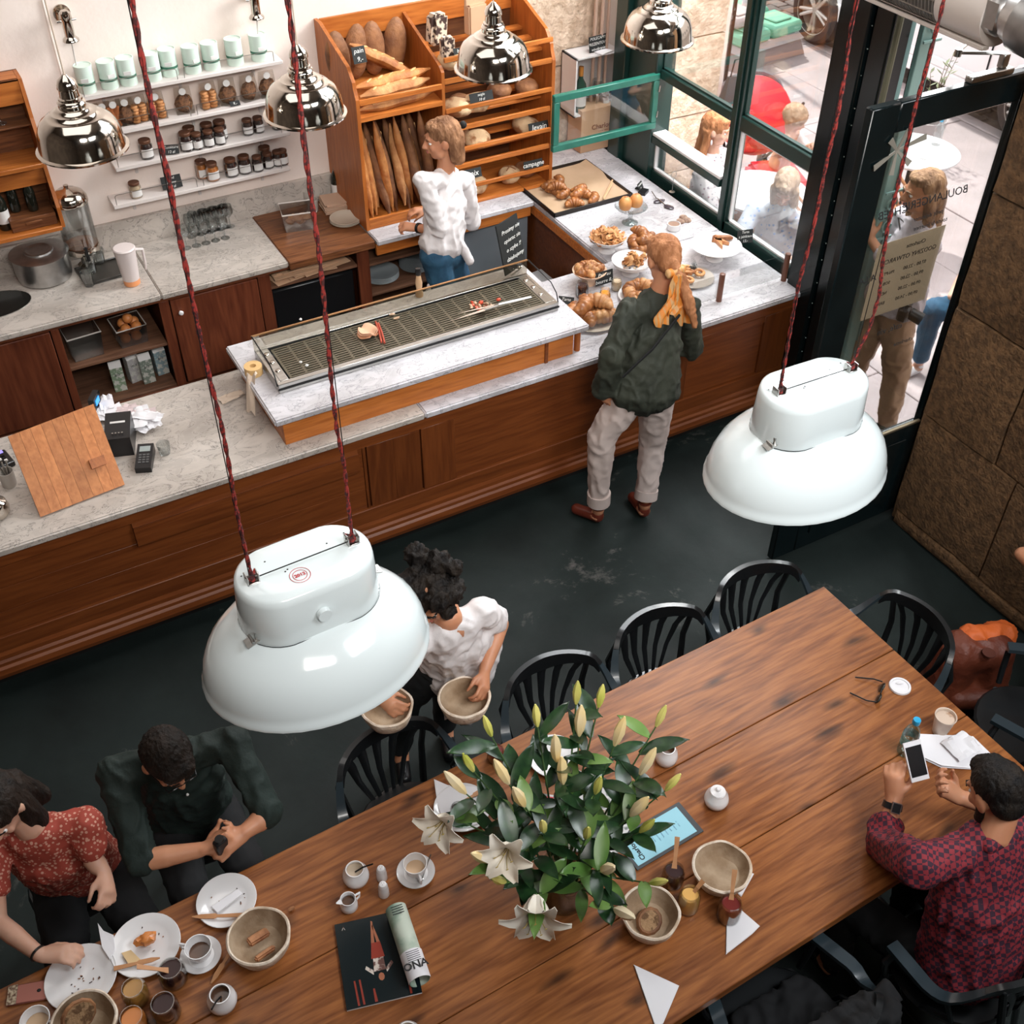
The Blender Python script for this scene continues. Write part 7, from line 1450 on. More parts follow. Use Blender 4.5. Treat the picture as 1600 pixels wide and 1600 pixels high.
def person(label, J, skin, vox=.0065, sh_fold=0, s=1.0, male=False):
    """ skin body as one continuous mesh, with eyes and lips """
    root = empty('person', J['root'], 0, label, 'person'); b = Blob(); fd = J['face']; B = basis(fd, J.get('up', V((0, 0, 1)))); c = V(J['head']); r, f, u = B
    head(b, c, B, s, male); nk = V(J['neck']); b.cap(nk, .055*s, c-u*.06*s-f*.02*s, .048*s); S = [V(J['shl']), V(J['shr'])]; wd = (S[1]-S[0]).normalized(); ch, pe = V(J['chest']), V(J['pelvis'])
    b.cap(S[0], .045*s, S[1], .045*s); b.cap(ch, .085*s, nk-V((0, 0, .05)), .06*s, wd, 1.5); b.cap(pe, .10*s, ch, .09*s, wd, 1.35)
    for k, sg in (('l', -1), ('r', 1)):
        sh = V(J['sh'+k])
        if 'el'+k in J:
            el, wr = V(J['el'+k]), V(J['wr'+k]); g = 1.12 if male else .95
            b.chain([sh, sh.lerp(el, .5), el, el.lerp(wr, .4), wr], [.047*g*s, .042*g*s, .036*g*s, .036*g*s, .025*g*s]); h = J.get('hand'+k)
            if h: hand(b, wr, h[0], h[1], h[2], h[3], s*(1.08 if male else .95), h[4] if len(h) > 4 else None)
        if 'kn'+k in J:
            hp = pe+wd*(.085*sg*s); kn, an = V(J['kn'+k]), V(J['an'+k]); b.chain([hp, kn, kn.lerp(an, .35), an], [.08*s, .055*s, .052*s, .036*s]); to = V(J['to'+k]); b.cap(an-V((0, 0, .05*s)), .035*s, to, .024*s, an-to if 0 else V((wd.x, wd.y, 0)), 1.1)
    b.build('body', skin, root, vox, 3)
    P = lambda x, y, z: c+(r*x+f*y+u*z)*s-root.location
    for q in (-1, 1):
        m = MB(); m.ball(P(q*.031, .0700, .004), (.014*s, .0095*s, .0075*s), 10, 7, rot=Matrix((r, f, u)).transposed().to_quaternion()); e = m.build('eye', EYEW, root); m = MB(); m.ball(P(q*.031, .0775, .003), (.0062*s, .003*s, .006*s), 8, 6, rot=Matrix((r, f, u)).transposed().to_quaternion()); m.build('iris', IRIS, e)
        m = MB(); m.tube([P(q*.012, .090, .024), P(q*.030, .088, .030), P(q*.048, .074, .024)], [.003*s, .0042*s, .002*s], 6); m.build('eyebrow', J['hair'], root)
    m = MB(); m.ball(P(0, .0895, -.053), (.021*s, .006*s, .0075*s), 12, 7, rot=Matrix((r, f, u)).transposed().to_quaternion()); m.build('lips', LIP, root)
    J['B'] = B; J['P'] = lambda x, y, z: c+(r*x+f*y+u*z)*s; J['M'] = Matrix((r, f, u)).transposed(); J['wd'] = wd; return root
def top(root, J, m, name='shirt', sleeve=1.0, r=1.0, hem=0, cuff=0, vox=.009, fold=.008, s=1.0, low=None, k=1.42):
    """ garment over the trunk; sleeve: how far down the arm (1 elbow, 2 wrist) """
    b = Blob(); wd, ch, pe, nk = J['wd'], V(J['chest']), V(J['pelvis']), V(J['neck']); S = [V(J['shl']), V(J['shr'])]
    lo = V(low) if low else pe.lerp(ch, .25); b.cap(S[0], .058*s*r, S[1], .058*s*r); b.cap(ch, .108*s*r, nk-V((0, 0, .055)), .072*s*r, wd, k+.1); b.cap(lo, (.112+hem)*s*r, ch, .112*s*r, wd, k-.08)
    for q in 'lr':
        if 'el'+q in J:
            sh, el, wr = V(J['sh'+q]), V(J['el'+q]), V(J['wr'+q])
            if sleeve <= 1: b.chain([sh, sh.lerp(el, sleeve)], [.062*s*r, .060*s*r])
            else: b.chain([sh, el, el.lerp(wr, sleeve-1)], [.064*s*r, .054*s*r, (.042+cuff)*s*r])
    return b.build(name, m, root, vox, 4, fold)
def trousers(root, J, m, name='trousers', upto=.9, vox=.010, fold=.007, s=1.0, r=1.0, seat=1.15):
    b = Blob(); wd, pe = J['wd'], V(J['pelvis']); b.cap(pe-wd*.075*s, .108*s*r, pe+wd*.075*s, .108*s*r); b.cap(pe, .105*s*r, pe.lerp(V(J['chest']), .32), .10*s*r, wd, 1.3)
    for q, sg in (('l', -1), ('r', 1)):
        kn, an = V(J['kn'+q]), V(J['an'+q]); b.chain([pe+wd*.085*sg*s, kn, kn.lerp(an, upto)], [.098*s*r, .074*s*r, .058*s*r])
    return b.build(name, m, root, vox, 4, fold)
def shoes(root, J, m, s=1.0, heel=0):
    for q in 'lr':
        an, to = V(J['an'+q]), V(J['to'+q]); b = Blob(); h = V((an.x, an.y, to.z+.012)); b.cap(h, .036*s, to, .034*s); b.cap(an-V((0, 0, .04)), .036*s, h, .036*s)
        if heel: b.cap(h-V((0, 0, .0)), .026, h-V((0, 0, .012)), .024)
        b.build('shoe', m, root, .007, 2)
def hair(root, J, m, balls, name='hair', vox=.007, fold=.006, fs=30):
    b = Blob()
    for e in balls:
        if len(e) == 2: b.ball(J['P'](*e[0]), e[1], J['M'] if isinstance(e[1], tuple) else None)
        else: b.cap(J['P'](*e[0]), e[1], J['P'](*e[2]), e[3])
    return b.build(name, m, root, vox, 2, fold, fs)
CAP = [((0, -.022, .042), (.083, .098, .086)), ((0, .03, .085), (.062, .05, .03))]
WTEE = mat('white_cotton', (.72, .68, .68), .85, bump=.2, bscale=60); JEAN = mat('blue_jeans', (.012, .055, .11), .85, c2=(.03, .11, .19), scale=8, bump=.3, bscale=120)
# --- shop assistant behind the counter
J = dict(root=(2.72, 5.48, 0), head=U(690, 218, 'y', 5.5), face=V((-.95, .28, -.12)), neck=U(697, 262, 'y', 5.52), shl=U(662, 283, 'y', 5.40), shr=U(726, 283, 'y', 5.60), chest=U(698, 322, 'y', 5.50), pelvis=U(692, 398, 'y', 5.48),
         ell=U(690, 362, 'y', 5.40), wrl=U(652, 356, 'y', 5.56), handl=(V((-.75, .55, .05)), V((.3, .2, -1)), -1, .9), elr=U(738, 350, 'y', 5.68), wrr=V((2.66, 5.8, 1.1)), handr=(V((-.9, .2, 0)), V((0, 0, -1)), 1, .7),
         knl=(2.62, 5.44, .5), anl=(2.63, 5.40, .09), tol=(2.52, 5.5, .03), knr=(2.78, 5.52, .5), anr=(2.80, 5.50, .09), tor=(2.70, 5.60, .03), hair=HBRN)
a1 = person('shop assistant in a white T-shirt and jeans facing the bread rack behind the counter', J, SKIN); top(a1, J, WTEE, 'white_tshirt', .92, 1.02, .02, s=.94, fold=.014, low=V(J['pelvis'])+V((0, 0, .10)))
trousers(a1, J, JEAN, 'jeans', .95, s=.95); shoes(a1, J, BLACKP)
hair(a1, J, HBRN, CAP+[((0, -.06, .0), (.078, .06, .08)), ((-.02, -.085, .01), .045, (-.02, -.075, -.12), .04), ((.03, -.08, .01), .045, (.03, -.07, -.12), .038), ((.055, -.045, .02), .032, (.05, -.05, -.10), .026), ((-.055, -.045, .02), .032, (-.05, -.05, -.10), .026)], fold=.004, fs=45)
b = MB(); b.ball(J['P'](.03, -.135, .045)-a1.location, .022, 10, 7); b.build('hair_tie', BLACKM, a1)
m_ = J['P'](-.02, .105, -.048)-a1.location; 
b = Blob(); pe = V(J['pelvis']); b.cap(pe+V((.02, -.06, .10)), .03, pe+V((-.12, -.02, -.25)), .02, V((1, .3, 0)), 2.2); b.cap(pe+V((.08, -.05, .11)), .02, pe+V((.15, -.06, -.06)), .02, V((1, .3, 0)), 1.6); b.build('apron_tail', WTEE, a1, .009, 3, .008)
b = MB(); w = V(J['wrl'])-a1.location; d = (V(J['ell'])-V(J['wrl'])).normalized(); b.tube([w+d*.004, w+d*.02], .031, 14); b.build('wrist_strap', BLACKP, a1)
# --- customer at the counter
GJ = mat('dark_green_linen', (.018, .022, .014), .75, c2=(.035, .04, .026), scale=5, bump=.5, bscale=30); TW = mat('pale_trousers', (.58, .48, .44), .85, c2=(.52, .42, .38), scale=4, bump=.3, bscale=25)
J = dict(root=(2.9, 3.9, 0), head=U(1036, 405, 'y', 3.98), face=V((.12, .85, -.42)), neck=U(1032, 455, 'y', 3.93), shl=U(985, 487, 'y', 3.92), shr=U(1072, 478, 'y', 3.90), chest=U(1020, 530, 'y', 3.88), pelvis=U(1006, 612, 'y', 3.84),
         ell=U(955, 556, 'y', 3.84), wrl=U(946, 608, 'y', 3.88), handl=(V((.1, .1, -1)), V((1, .3, 0)), 1, .6), elr=U(1080, 545, 'y', 3.98), wrr=V((3.16, 4.14, 1.02)), handr=(V((-.5, .8, 0)), V((0, 0, -1)), -1, .6),
         knl=U(940, 683, 'y', 3.90), anl=V((2.765, 3.90, .10)), tol=V((2.70, 4.02, .035)), knr=U(1020, 688, 'y', 3.90), anr=V((3.02, 3.81, .10)), tor=V((3.04, 3.95, .035)), hair=HGIN)
J['hair'] = HGIN; a2 = person('customer seen from behind in a dark green jacket and pale rolled trousers at the counter', J, SKIN)
top(a2, J, GJ, 'jacket', 1.95, 1.12, .035, .02, fold=.018, low=V(J['pelvis'])+V((0, .0, .05)), k=1.35); trousers(a2, J, TW, 'rolled_trousers', .80, r=1.05, fold=.010); shoes(a2, J, mat('red_brown_leather', (.12, .022, .012), .3), heel=1)
for q in 'lr':
    kn, an = V(J['kn'+q]), V(J['an'+q]); b = MB(); p = kn.lerp(an, .76)-a2.location; q_ = kn.lerp(an, .90)-a2.location; b.tube([p, q_], [.066, .066], 20); b.build('rolled_cuff', TW, a2)
    b = MB(); b.tube([an-a2.location+V((0, 0, .02)), an-a2.location+V((0, 0, .028))], .042, 14); b.build('ankle_strap', mat('red_brown_leather', ()), a2)
hair(a2, J, HGIN, CAP+[((0, -.065, .0), (.066, .05, .075)), ((0, -.10, -.02), .034, (.015, -.12, -.08), .028), ((.02, -.125, -.08), .030, (.05, -.13, -.22), .030), ((.05, -.13, -.22), .030, (.075, -.12, -.34), .014)])
SCF = mat('orange_scarf', (.72, .24, .03), .6, c2=(.60, .34, .14), scale=3, detail=0, stretch=(24, 3, 3), ramp=(.48, .56))
b = Blob(); P = J['P']; b.cap(P(-.035, -.115, -.06), .022, P(.035, -.12, -.05), .022); b.build('scarf_knot', SCF, a2, .006, 2, .006, 40)
for k, (dx, L, w) in enumerate(((-.05, .25, .075), (.015, .28, .07), (-.02, .2, .06))):
    p0 = P(dx*.3, -.135, -.06)-a2.location; b = MB(); b.sheet(lambda u, v: p0+V(((dx+.02*math.sin(v*6+k*2))*v*1.3+(u-.5)*w*(.5+v*.9)*(1-.6*max(0, v-.8)*5*.6), -.025-.02*v+.012*math.sin(u*8+v*9+k), -L*v)), 8, 14, .0015); b.build('scarf_tail', SCF, a2, smooth=60)
b = MB(); b.tube([U(1062, 492, 'y', 3.775)-a2.location, U(1020, 545, 'y', 3.715)-a2.location, U(972, 590, 'y', 3.735)-a2.location], .005, 8, flat=2); b.build('bag_strap', BLACKM, a2)
# --- seated man in a dark green shirt
DG = mat('bottle_green_shirt', (.005, .013, .010), .8, c2=(.008, .019, .015), scale=4, bump=.4, bscale=40); BLKC = mat('black_cloth', (.005, .005, .006), .9)
def seat_stool(x, y, lb):
    o = empty('stool', (x, y, 0), 0, lb, 'stool'); b = MB(); b.lathe([(0, .37), (.17, .37), (.18, .39), (.17, .41), (0, .41)], n=24); b.build('seat', CHB, o)
    for k in range(4): a_ = k*1.57+.78; b = MB(); b.tube([(math.cos(a_)*.12, math.sin(a_)*.12, .37), (math.cos(a_)*.18, math.sin(a_)*.18, 0)], .014, 8); b.build('leg', CHB, o)
J = dict(root=(.17, 2.72, 0), head=U(262, 1186, 'z', 1.22), face=V((.16, -.72, -.62)), neck=V((.13, 2.66, 1.10)), shl=V((.34, 2.63, 1.03)), shr=V((-.06, 2.70, 1.03)), chest=V((.14, 2.70, .86)), pelvis=V((.14, 2.78, .52)),
         elr=U(222, 1345, 'z', .86), wrr=U(312, 1328, 'z', .86), handr=(V((.85, -.1, .05)), V((0, .6, .8)), -1, .95), ell=U(420, 1272, 'z', .86), wrl=U(382, 1300, 'z', .87), handl=(V((-.8, -.2, 0)), V((0, .5, -.8)), -1, .8),
         knl=V((.26, 2.40, .50)), anl=V((.28, 2.42, .1)), tol=V((.29, 2.30, .03)), knr=V((.03, 2.40, .50)), anr=V((.02, 2.44, .1)), tor=V((.02, 2.32, .03)), hair=HDKB)
a3 = person('seated man in a dark green shirt and glasses looking down at something in his hands', J, SKIN, male=True); top(a3, J, DG, 'dark_green_shirt', 1.05, 1.02, .02, fold=.014, low=(.14, 2.78, .58)); trousers(a3, J, BLKC, r=1.0); shoes(a3, J, BLACKP)
hair(a3, J, HDKB, CAP+[((0, -.05, .0), (.076, .06, .07)), ((-.02, .05, .08), .035, (.03, .05, .078), .03)], fold=.004, fs=70, vox=.006); seat_stool(.16, 2.80, 'black stool under the man in the dark green shirt')
P = J['P']; b = MB(); 
for q in (-1, 1): b.tube([P(q*.031+math.cos(t)*.022, .098, .002+math.sin(t)*.017)-a3.location for t in [k*.524 for k in range(12)]], .0022, 5, closed=True); b.tube([P(q*.053, .094, .006)-a3.location, P(q*.076, .0, .008)-a3.location], .002, 5)
b.tube([P(-.01, .10, .004)-a3.location, P(.01, .10, .004)-a3.location], .002, 5); b.build('glasses', BLACKP, a3)
b = MB()
for t in (.15, .45, .75): b.ball(V(J['chest']).lerp(V(J['neck']), t)-a3.location+V((-.0, -.125+.05*t, .03-.05*t)), .006, 8, 5)
b.build('shirt_button', LBL, a3)
o = empty('small_camera', (V(J['wrr'])+V(J['wrl']))/2+V((-.01, -.03, .02)), .3, 'small black object held in both hands of the man with glasses', 'camera'); b = MB(); b.bbox(-.024, .024, -.016, .016, -.03, .035, .006); b.build('body', BLACKP, o); b = MB(); b.cyl((0, 0, .035), (0, 0, .045), .016, n=14); b.build('lens', DARKM, o)
# --- seated woman at the left edge
RDR = mat('red_patterned', (.30, .045, .03), .8, c2=(.58, .28, .20), scale=3, ramp=(.45, .55))
def pattern(name, c1, c2, sc, w=.5, kind='check', c3=None):
    m, n, l, b = nodes(name); tc = n.new('ShaderNodeTexCoord')
    if kind == 'check':
        t = n.new('ShaderNodeTexChecker'); t.inputs['Scale'].default_value = sc; mp = n.new('ShaderNodeMapping'); mp.inputs['Rotation'].default_value = (.3, .2, .78); l.new(tc.outputs['Object'], mp.inputs[0]); l.new(mp.outputs[0], t.inputs[0]); t.inputs[1].default_value = col(c1); t.inputs[2].default_value = col(c2); l.new(t.outputs[0], b.inputs['Base Color'])
    else:
        t = n.new('ShaderNodeTexVoronoi'); t.inputs['Scale'].default_value = sc; l.new(tc.outputs['Object'], t.inputs['Vector']); cr = n.new('ShaderNodeValToRGB'); e = cr.color_ramp.elements; cr.color_ramp.interpolation = 'CONSTANT'; e[0].color = col(c2); e[1].position = w; e[1].color = col(c1)
        if c3: x = e.new(w*.5); x.color = col(c3)
        l.new(t.outputs['Distance'], cr.inputs[0]); l.new(cr.outputs[0], b.inputs['Base Color'])
    b.inputs['Roughness'].default_value = .8; return m
DRS = pattern('red_print_dress', (.34, .05, .03), (.60, .30, .22), 75, .36, 'dots')
J = dict(root=(-.38, 2.68, 0), head=V((-.42, 2.60, 1.22)), face=V((-.45, -.70, -.50)), neck=V((-.36, 2.60, 1.07)), shl=V((-.20, 2.56, 1.01)), shr=V((-.50, 2.66, 1.01)), chest=V((-.34, 2.62, .86)), pelvis=V((-.30, 2.74, .52)),
         ell=U(146, 1345, 'z', .90), wrl=U(163, 1362, 'z', .88), handl=(V((-.15, -.9, -.25)), V((-.6, 0, -.6)), -1, .8), elr=U(-5, 1440, 'z', .86), wrr=U(62, 1492, 'z', .84), handr=(V((.85, -.35, -.1)), V((0, 0, -1)), 1, .55),
         knl=V((-.16, 2.40, .52)), anl=V((-.16, 2.42, .1)), tol=V((-.16, 2.30, .03)), knr=V((-.42, 2.40, .52)), anr=V((-.42, 2.42, .1)), tor=V((-.42, 2.3, .03)), hair=HDKB)
a4 = person('seated woman at the left edge in a red patterned dress, dark hair to her shoulder', J, SKINL); top(a4, J, DRS, 'patterned_dress', .55, 1.05, .03, fold=.010, s=.93, low=(-.31, 2.72, .62)); trousers(a4, J, BLKC, 'black_apron', s=.95, r=1.12); shoes(a4, J, BLACKP); seat_stool(-.33, 2.80, 'black stool under the woman in the red dress')
hair(a4, J, HDKB, CAP+[((0, -.05, -.01), (.082, .07, .08)), ((.05, .0, -.02), .045, (.06, .05, -.10), .035), ((-.05, -.02, -.02), .045, (-.07, .03, -.14), .04), ((-.02, -.08, -.02), .045, (-.06, -.05, -.16), .035)])
b = MB(); w = V(J['wrr'])-a4.location; d = (V(J['elr'])-V(J['wrr'])).normalized(); b.tube([w+d*.006, w+d*.012], .029, 16); b.build('hair_tie_bracelet', BLACKP, a4)
b = MB(); b.prism([(V((x, y, 0))-a4.location).to_2d()[:] if 0 else (x+.38, y-2.68) for x, y in ((-.40, 2.535), (-.33, 2.50), (-.35, 2.46))], .97, .975)
# --- curly haired waiter with two baskets
J = dict(root=(1.25, 2.86, 0), head=U(676, 928, 'z', 1.42), face=V((-.65, -.5, -.55)), neck=U(700, 965, 'z', 1.32), shl=U(752, 955, 'z', 1.27), shr=U(655, 1000, 'z', 1.24), chest=U(712, 998, 'z', 1.12), pelvis=U(716, 1022, 'z', .90),
         ell=U(782, 975, 'z', 1.08), wrl=U(757, 1048, 'z', .99), handl=(V((-.45, -.75, -.3)), V((-.6, .3, -.4)), -1, .7), elr=U(610, 1040, 'z', 1.06), wrr=U(590, 1085, 'z', .98), handr=(V((.35, -.8, -.2)), V((.6, 0, -.5)), 1, .7),
         knl=V((1.33, 2.93, .5)), anl=V((1.34, 2.98, .1)), tol=V((1.30, 2.86, .03)), knr=V((1.12, 2.90, .5)), anr=V((1.10, 2.96, .1)), tor=V((1.06, 2.84, .03)), hair=HBLK)
a5 = person('curly haired waiter in a white T-shirt leaning over with a basket in each hand', J, SKIN); top(a5, J, WTEE, 'white_tshirt', .62, 1.0, .02, fold=.015, s=.95); trousers(a5, J, mat('black_jeans', (.012, .014, .016), .85), 'dark_trousers', .95, s=.95); shoes(a5, J, BLACKP)
cur = CAP+[((.1*math.sin(k*2.4)*.8, -.03+.075*math.cos(k*1.7), .05+.06*math.sin(k*1.1)), .035+.012*math.sin(k*5)) for k in range(26)]; hair(a5, J, HBLK, cur, 'curly_hair', fold=.016, fs=38)
pe = V(J['pelvis']); b = Blob(); wd = J['wd']; b.cap(pe+wd*.06+V((0, -.03, .03)), .105, pe+wd*.02+V((0, -.06, -.24)), .09); b.cap(pe-wd*.08+V((0, -.03, .03)), .095, pe-wd*.02+V((0, -.05, -.16)), .08); b.build('apron', WTEE, a5, .009, 3, .012)
for k in range(2): p0 = pe-a5.location+V((-.10, -.10, .04)); b = MB(); b.sheet(lambda u, v: p0+V((-.03*k*v+(u-.5)*.03, -.02-.04*v+.01*math.sin(v*8+k), -.20*v)), 3, 10, .0015); b.build('apron_string', WTEE, a5, smooth=60)
lw, rw = V(J['wrl']), V(J['wrr'])
basket(0, 0, .098, .08, 'empty brown lined bread basket in the waiter\'s nearer hand', loc=U(726, 1108, 'z', .88)); basket(0, 0, .098, .08, 'brown lined bread basket with crumbs in the waiter\'s other hand', loc=U(607, 1122, 'z', .88))
# --- man in the red checked shirt
PLD = pattern('red_check_shirt', (.035, .008, .022), (.24, .018, .028), 62)
J = dict(root=(2.33, .92, 0), head=U(1556, 1240, 'z', 1.25), face=V((.02, .80, -.55)), neck=V((2.38, .995, 1.15)), shl=V((2.12, 1.05, 1.09)), shr=V((2.53, .96, 1.09)), chest=V((2.35, .93, .88)), pelvis=V((2.34, .86, .52)),
         ell=U(1378, 1318, 'z', .82), wrl=U(1397, 1250, 'z', .93), handl=(V((.35, .6, .65)), V((.75, .1, -.5)), -1, .85), elr=V((2.74, 1.12, .84)), wrr=U(1502, 1247, 'z', .93), handr=(V((-.6, .55, .45)), V((-.3, .1, .9)), 1, .75),
         knl=V((2.16, 1.25, .50)), anl=V((2.16, 1.22, .1)), tol=V((2.16, 1.34, .03)), knr=V((2.50, 1.25, .50)), anr=V((2.52, 1.22, .1)), tor=V((2.52, 1.34, .03)), hair=HBLK)
a6 = person('man in a red checked shirt holding a white phone at the right edge', J, SKIN, vox=.006, male=True); top(a6, J, PLD, 'checked_shirt', 1.38, 1.18, .02, .01, fold=.014, low=(2.34, .86, .60)); trousers(a6, J, BLKC, r=1.0); shoes(a6, J, BLACKP)
hair(a6, J, HBLK, [((0, -.026, .045), (.080, .096, .085)), ((0, -.055, .0), (.074, .055, .07)), ((0, .04, .09), .036, (.01, .0, .10), .04)], fold=.003, fs=70, vox=.006); b = Blob(); P = J['P']; b.cap(P(-.045, .035, -.075), .024, P(.045, .035, -.075), .024); b.cap(P(-.066, .01, -.03), .014, P(-.055, .03, -.07), .018); b.cap(P(.066, .01, -.03), .014, P(.055, .03, -.07), .018); b.build('beard', HBLK, a6, .006, 1, .003, 60)
b = Blob(); b.cap(V(J['neck'])+V((-.05, -.02, .0)), .03, V(J['neck'])+V((.05, -.03, .0)), .03); b.build('collar', PLD, a6, .007, 2, .004)
w = V(J['wrl'])-a6.location; d = (V(J['ell'])-V(J['wrl'])).normalized(); b = MB(); b.tube([w+d*.010, w+d*.032], [.034, .036], 18); b.build('watch_strap', BLACKP, a6)
x_, y_, d_ = frame_of(d); nrm = (V((-.1, -.35, .8))-d*V((-.1, -.35, .8)).dot(d)).normalized(); sd = d.cross(nrm); fc = w+d*.021+nrm*.036; b = MB(); b.hexa([fc+d*i*.019+sd*j*.017 for i, j in ((-1, -1), (1, -1), (1, 1), (-1, 1))], [fc+nrm*.008+d*i*.019+sd*j*.017 for i, j in ((-1, -1), (1, -1), (1, 1), (-1, 1))]); wc = b.build('watch_case', STEEL, a6, smooth=0); b = MB(); fc = fc+nrm*.008; b.hexa([fc+d*i*.016+sd*j*.014 for i, j in ((-1, -1), (1, -1), (1, 1), (-1, 1))], [fc+nrm*.001+d*i*.016+sd*j*.014 for i, j in ((-1, -1), (1, -1), (1, 1), (-1, 1))]); b.build('watch_screen', BLACKP, wc, smooth=0)
pc = U(1431, 1189, 'z', 1.06); up_ = (V((.12, .62, .62))).normalized(); rt = V((.95, -.25, .05)); rt = (rt-up_*rt.dot(up_)).normalized(); nn = rt.cross(up_)
o = empty('mobile_phone', pc, 0, 'white phone with a black screen held up by the man in the red checked shirt', 'phone')
def slabq(o, c, hw, hh, t0, t1, name, m): b = MB(); q = [(-1, -1), (1, -1), (1, 1), (-1, 1)]; b.hexa([c+rt*i*hw+up_*j*hh+nn*t0 for i, j in q], [c+rt*i*hw+up_*j*hh+nn*t1 for i, j in q]); return b.build(name, m, o, smooth=0)
slabq(o, V((0, 0, 0)), .034, .070, -.004, .004, 'case', PAPER); slabq(o, V((0, 0, 0)), .030, .054, .004, .005, 'screen', BLACKP)
# --- elbow of a guest at the right edge
J = dict(root=(3.98, 1.75, 0), head=V((4.0, 1.55, 1.2)), face=V((-.7, -.7, -.2)), neck=V((4.0, 1.6, 1.06)), shl=V((4.02, 1.45, 1.0)), shr=V((3.98, 1.78, 1.0)), chest=V((4.02, 1.62, .85)), pelvis=V((4.02, 1.62, .5)), elr=U(1592, 868, 'z', .82)+V((0.02, 0, 0)), wrr=V((3.72, 1.60, .86)), handr=(V((-.5, -.8, 0)), V((0, 0, -1)), 1, .5), ell=V((3.9, 1.3, .8)), wrl=V((3.7, 1.4, .82)), hair=HBRN)
a7 = person('guest at the right edge, only a bare elbow showing above the rust red bag', J, SKIN, .009); top(a7, J, BLKC, 'dark_top', .5, 1.0); hair(a7, J, HBRN, CAP)
b = Blob(); b.cap((4.02, 1.62, .5), .12, (3.75, 1.5, .5), .1); b.cap((3.75, 1.5, .5), .09, (3.72, 1.5, .08), .06); b.build('trousers', BLKC, a7, .012, 3); seat_stool(4.02, 1.62, 'black stool at the right wall under the guest with the bare elbow')
# ================================================================ bag, coat
RB = mat('rust_leather', (.16, .035, .014), .55, c2=(.11, .022, .01), scale=6, bump=.4, bscale=50); RBO = mat('orange_lining', (.62, .12, .02), .6, bump=.5, bscale=30)
p = U(1520, 1050, 'z', .25); o = empty('backpack', (3.62, 1.98, 0), R(-25), 'rust red backpack with an orange open flap standing on the floor by the wall', 'bag'); b = Blob(); b.cap((-.10, 0, .12), .12, (.10, 0, .12), .12); b.cap((-.08, 0, .36), .11, (.08, 0, .36), .10); b.cap((-.1, 0, .12), .12, (-.08, 0, .36), .11); b.cap((.1, 0, .12), .12, (.08, 0, .36), .10)
b.m.b.verts.ensure_lookup_table(); [setattr(v, 'co', v.co+V(o.location)) for v in b.m.b.verts]; b.build('body', RB, o, .012, 4, .008)
b = Blob(); b.cap(V(o.location)+V((-.02, .03, .42)), .07, V(o.location)+V((.14, .06, .40)), .065); b.build('open_flap', RBO, o, .010, 3, .014)
b = Blob(); b.cap(V(o.location)+V((-.06, -.10, .14)), .06, V(o.location)+V((.06, -.10, .14)), .06); b.build('front_pocket', RB, o, .010, 3, .004); b = MB(); b.lathe([(0, 0), (.03, 0), (.03, .004), (0, .005)], (0, -.09, .45), 18); b.build('round_badge', mat('badge', (.10, .03, .02), .4), o)
b = Blob(); b.cap((1.52, 1.0, .50), .05, (1.80, 1.0, .50), .05, (0, 1, 0), 2.6); b.cap((1.42, .86, .76), .045, (1.90, .86, .76), .045); b.cap((1.45, .82, .80), .03, (1.87, .82, .80), .03); b.cap((1.66, .77, .70), .10, (1.66, .78, .45), .12, V((1, 0, 0)), 1.9); b.cap((1.46, .80, .78), .05, (1.42, .85, .45), .05); b.cap((1.84, .80, .78), .05, (1.88, .9, .42), .05); o = empty('coat', (1.66, .8, .4), 0, 'dark coat hanging over the chair back on the near side of the table', 'coat'); b.build('cloth', BLKC, o, .011, 4, .022)
# ================================================================ street outside
SLAB = mat('street_slab', (.50, .42, .42), .85, c2=(.42, .36, .36), scale=3, bump=.2, bscale=30, obj_var=.07); COB = mat('cobble', (.20, .16, .14), .8, c2=(.14, .11, .10), scale=9, bump=.6, bscale=40, obj_var=.2)
pv = setting('pavement_bed', MB().box(4.5, 8.75, -4, 22, -.12, -.012), MORT, 'pale stone slab pavement outside the shop window'); pv['kind'] = 'structure'
sb = MB(); sb.bbox(-.348, .348, -.548, .548, -.05, 0, .006); first = True; src = None; rs_ = random.Random(4)
for i in range(6):
    x = 4.86+i*.70
    for j in range(9):
        y = 2.6+j*1.1+(.5 if i % 2 else 0)
        if src is None: src = sb.build('slab', SLAB, pv); src.location = (x, y, rs_.uniform(-.004, .004))
        else: piece('slab', src, pv, (x, y, rs_.uniform(-.004, .004)))
b = MB(); b.box(4.5, 8.72, -4, 2.0, -.012, 0); b.box(4.5, 8.72, 12.6, 22, -.012, 0); b.build('far_slabs', SLAB, pv, smooth=0)['kind'] = 'stuff'
b = MB(); b.bbox(8.72, 8.86, -4, 22, -.1, .004, .01); b.build('kerb', SLAB, pv)
rd = setting('road_bed', MB().box(8.86, 40, -10, 40, -.2, -.06), MORT, 'cobbled street with a parked white car')
sb = MB(); sb.bbox(-.082, .082, -.112, .112, -.05, 0, .012); src = None; n = 0
for i in range(10):
    for j in range(28):
        x, y = 8.95+i*.175, 6.3+j*.24+(.12 if i % 2 else 0)
        if j > 5 and j < 12 and i > 5: continue
        if src is None: src = sb.build('cobble', COB, rd); src.location = (x, y, -.03)
        else: piece('cobble', src, rd, (x, y, -.03+rs_.uniform(-.006, .006)), (rs_.uniform(-.03, .03), rs_.uniform(-.03, .03), rs_.uniform(-.06, .06)), (1, 1, 1))
b = MB(); b.box(10.7, 40, -10, 40, -.06, -.045); b.box(8.86, 10.7, -10, 6.1, -.06, -.045); b.box(8.86, 10.7, 13.0, 40, -.06, -.045); b.build('far_cobbles', COB, rd, smooth=0)['kind'] = 'stuff'
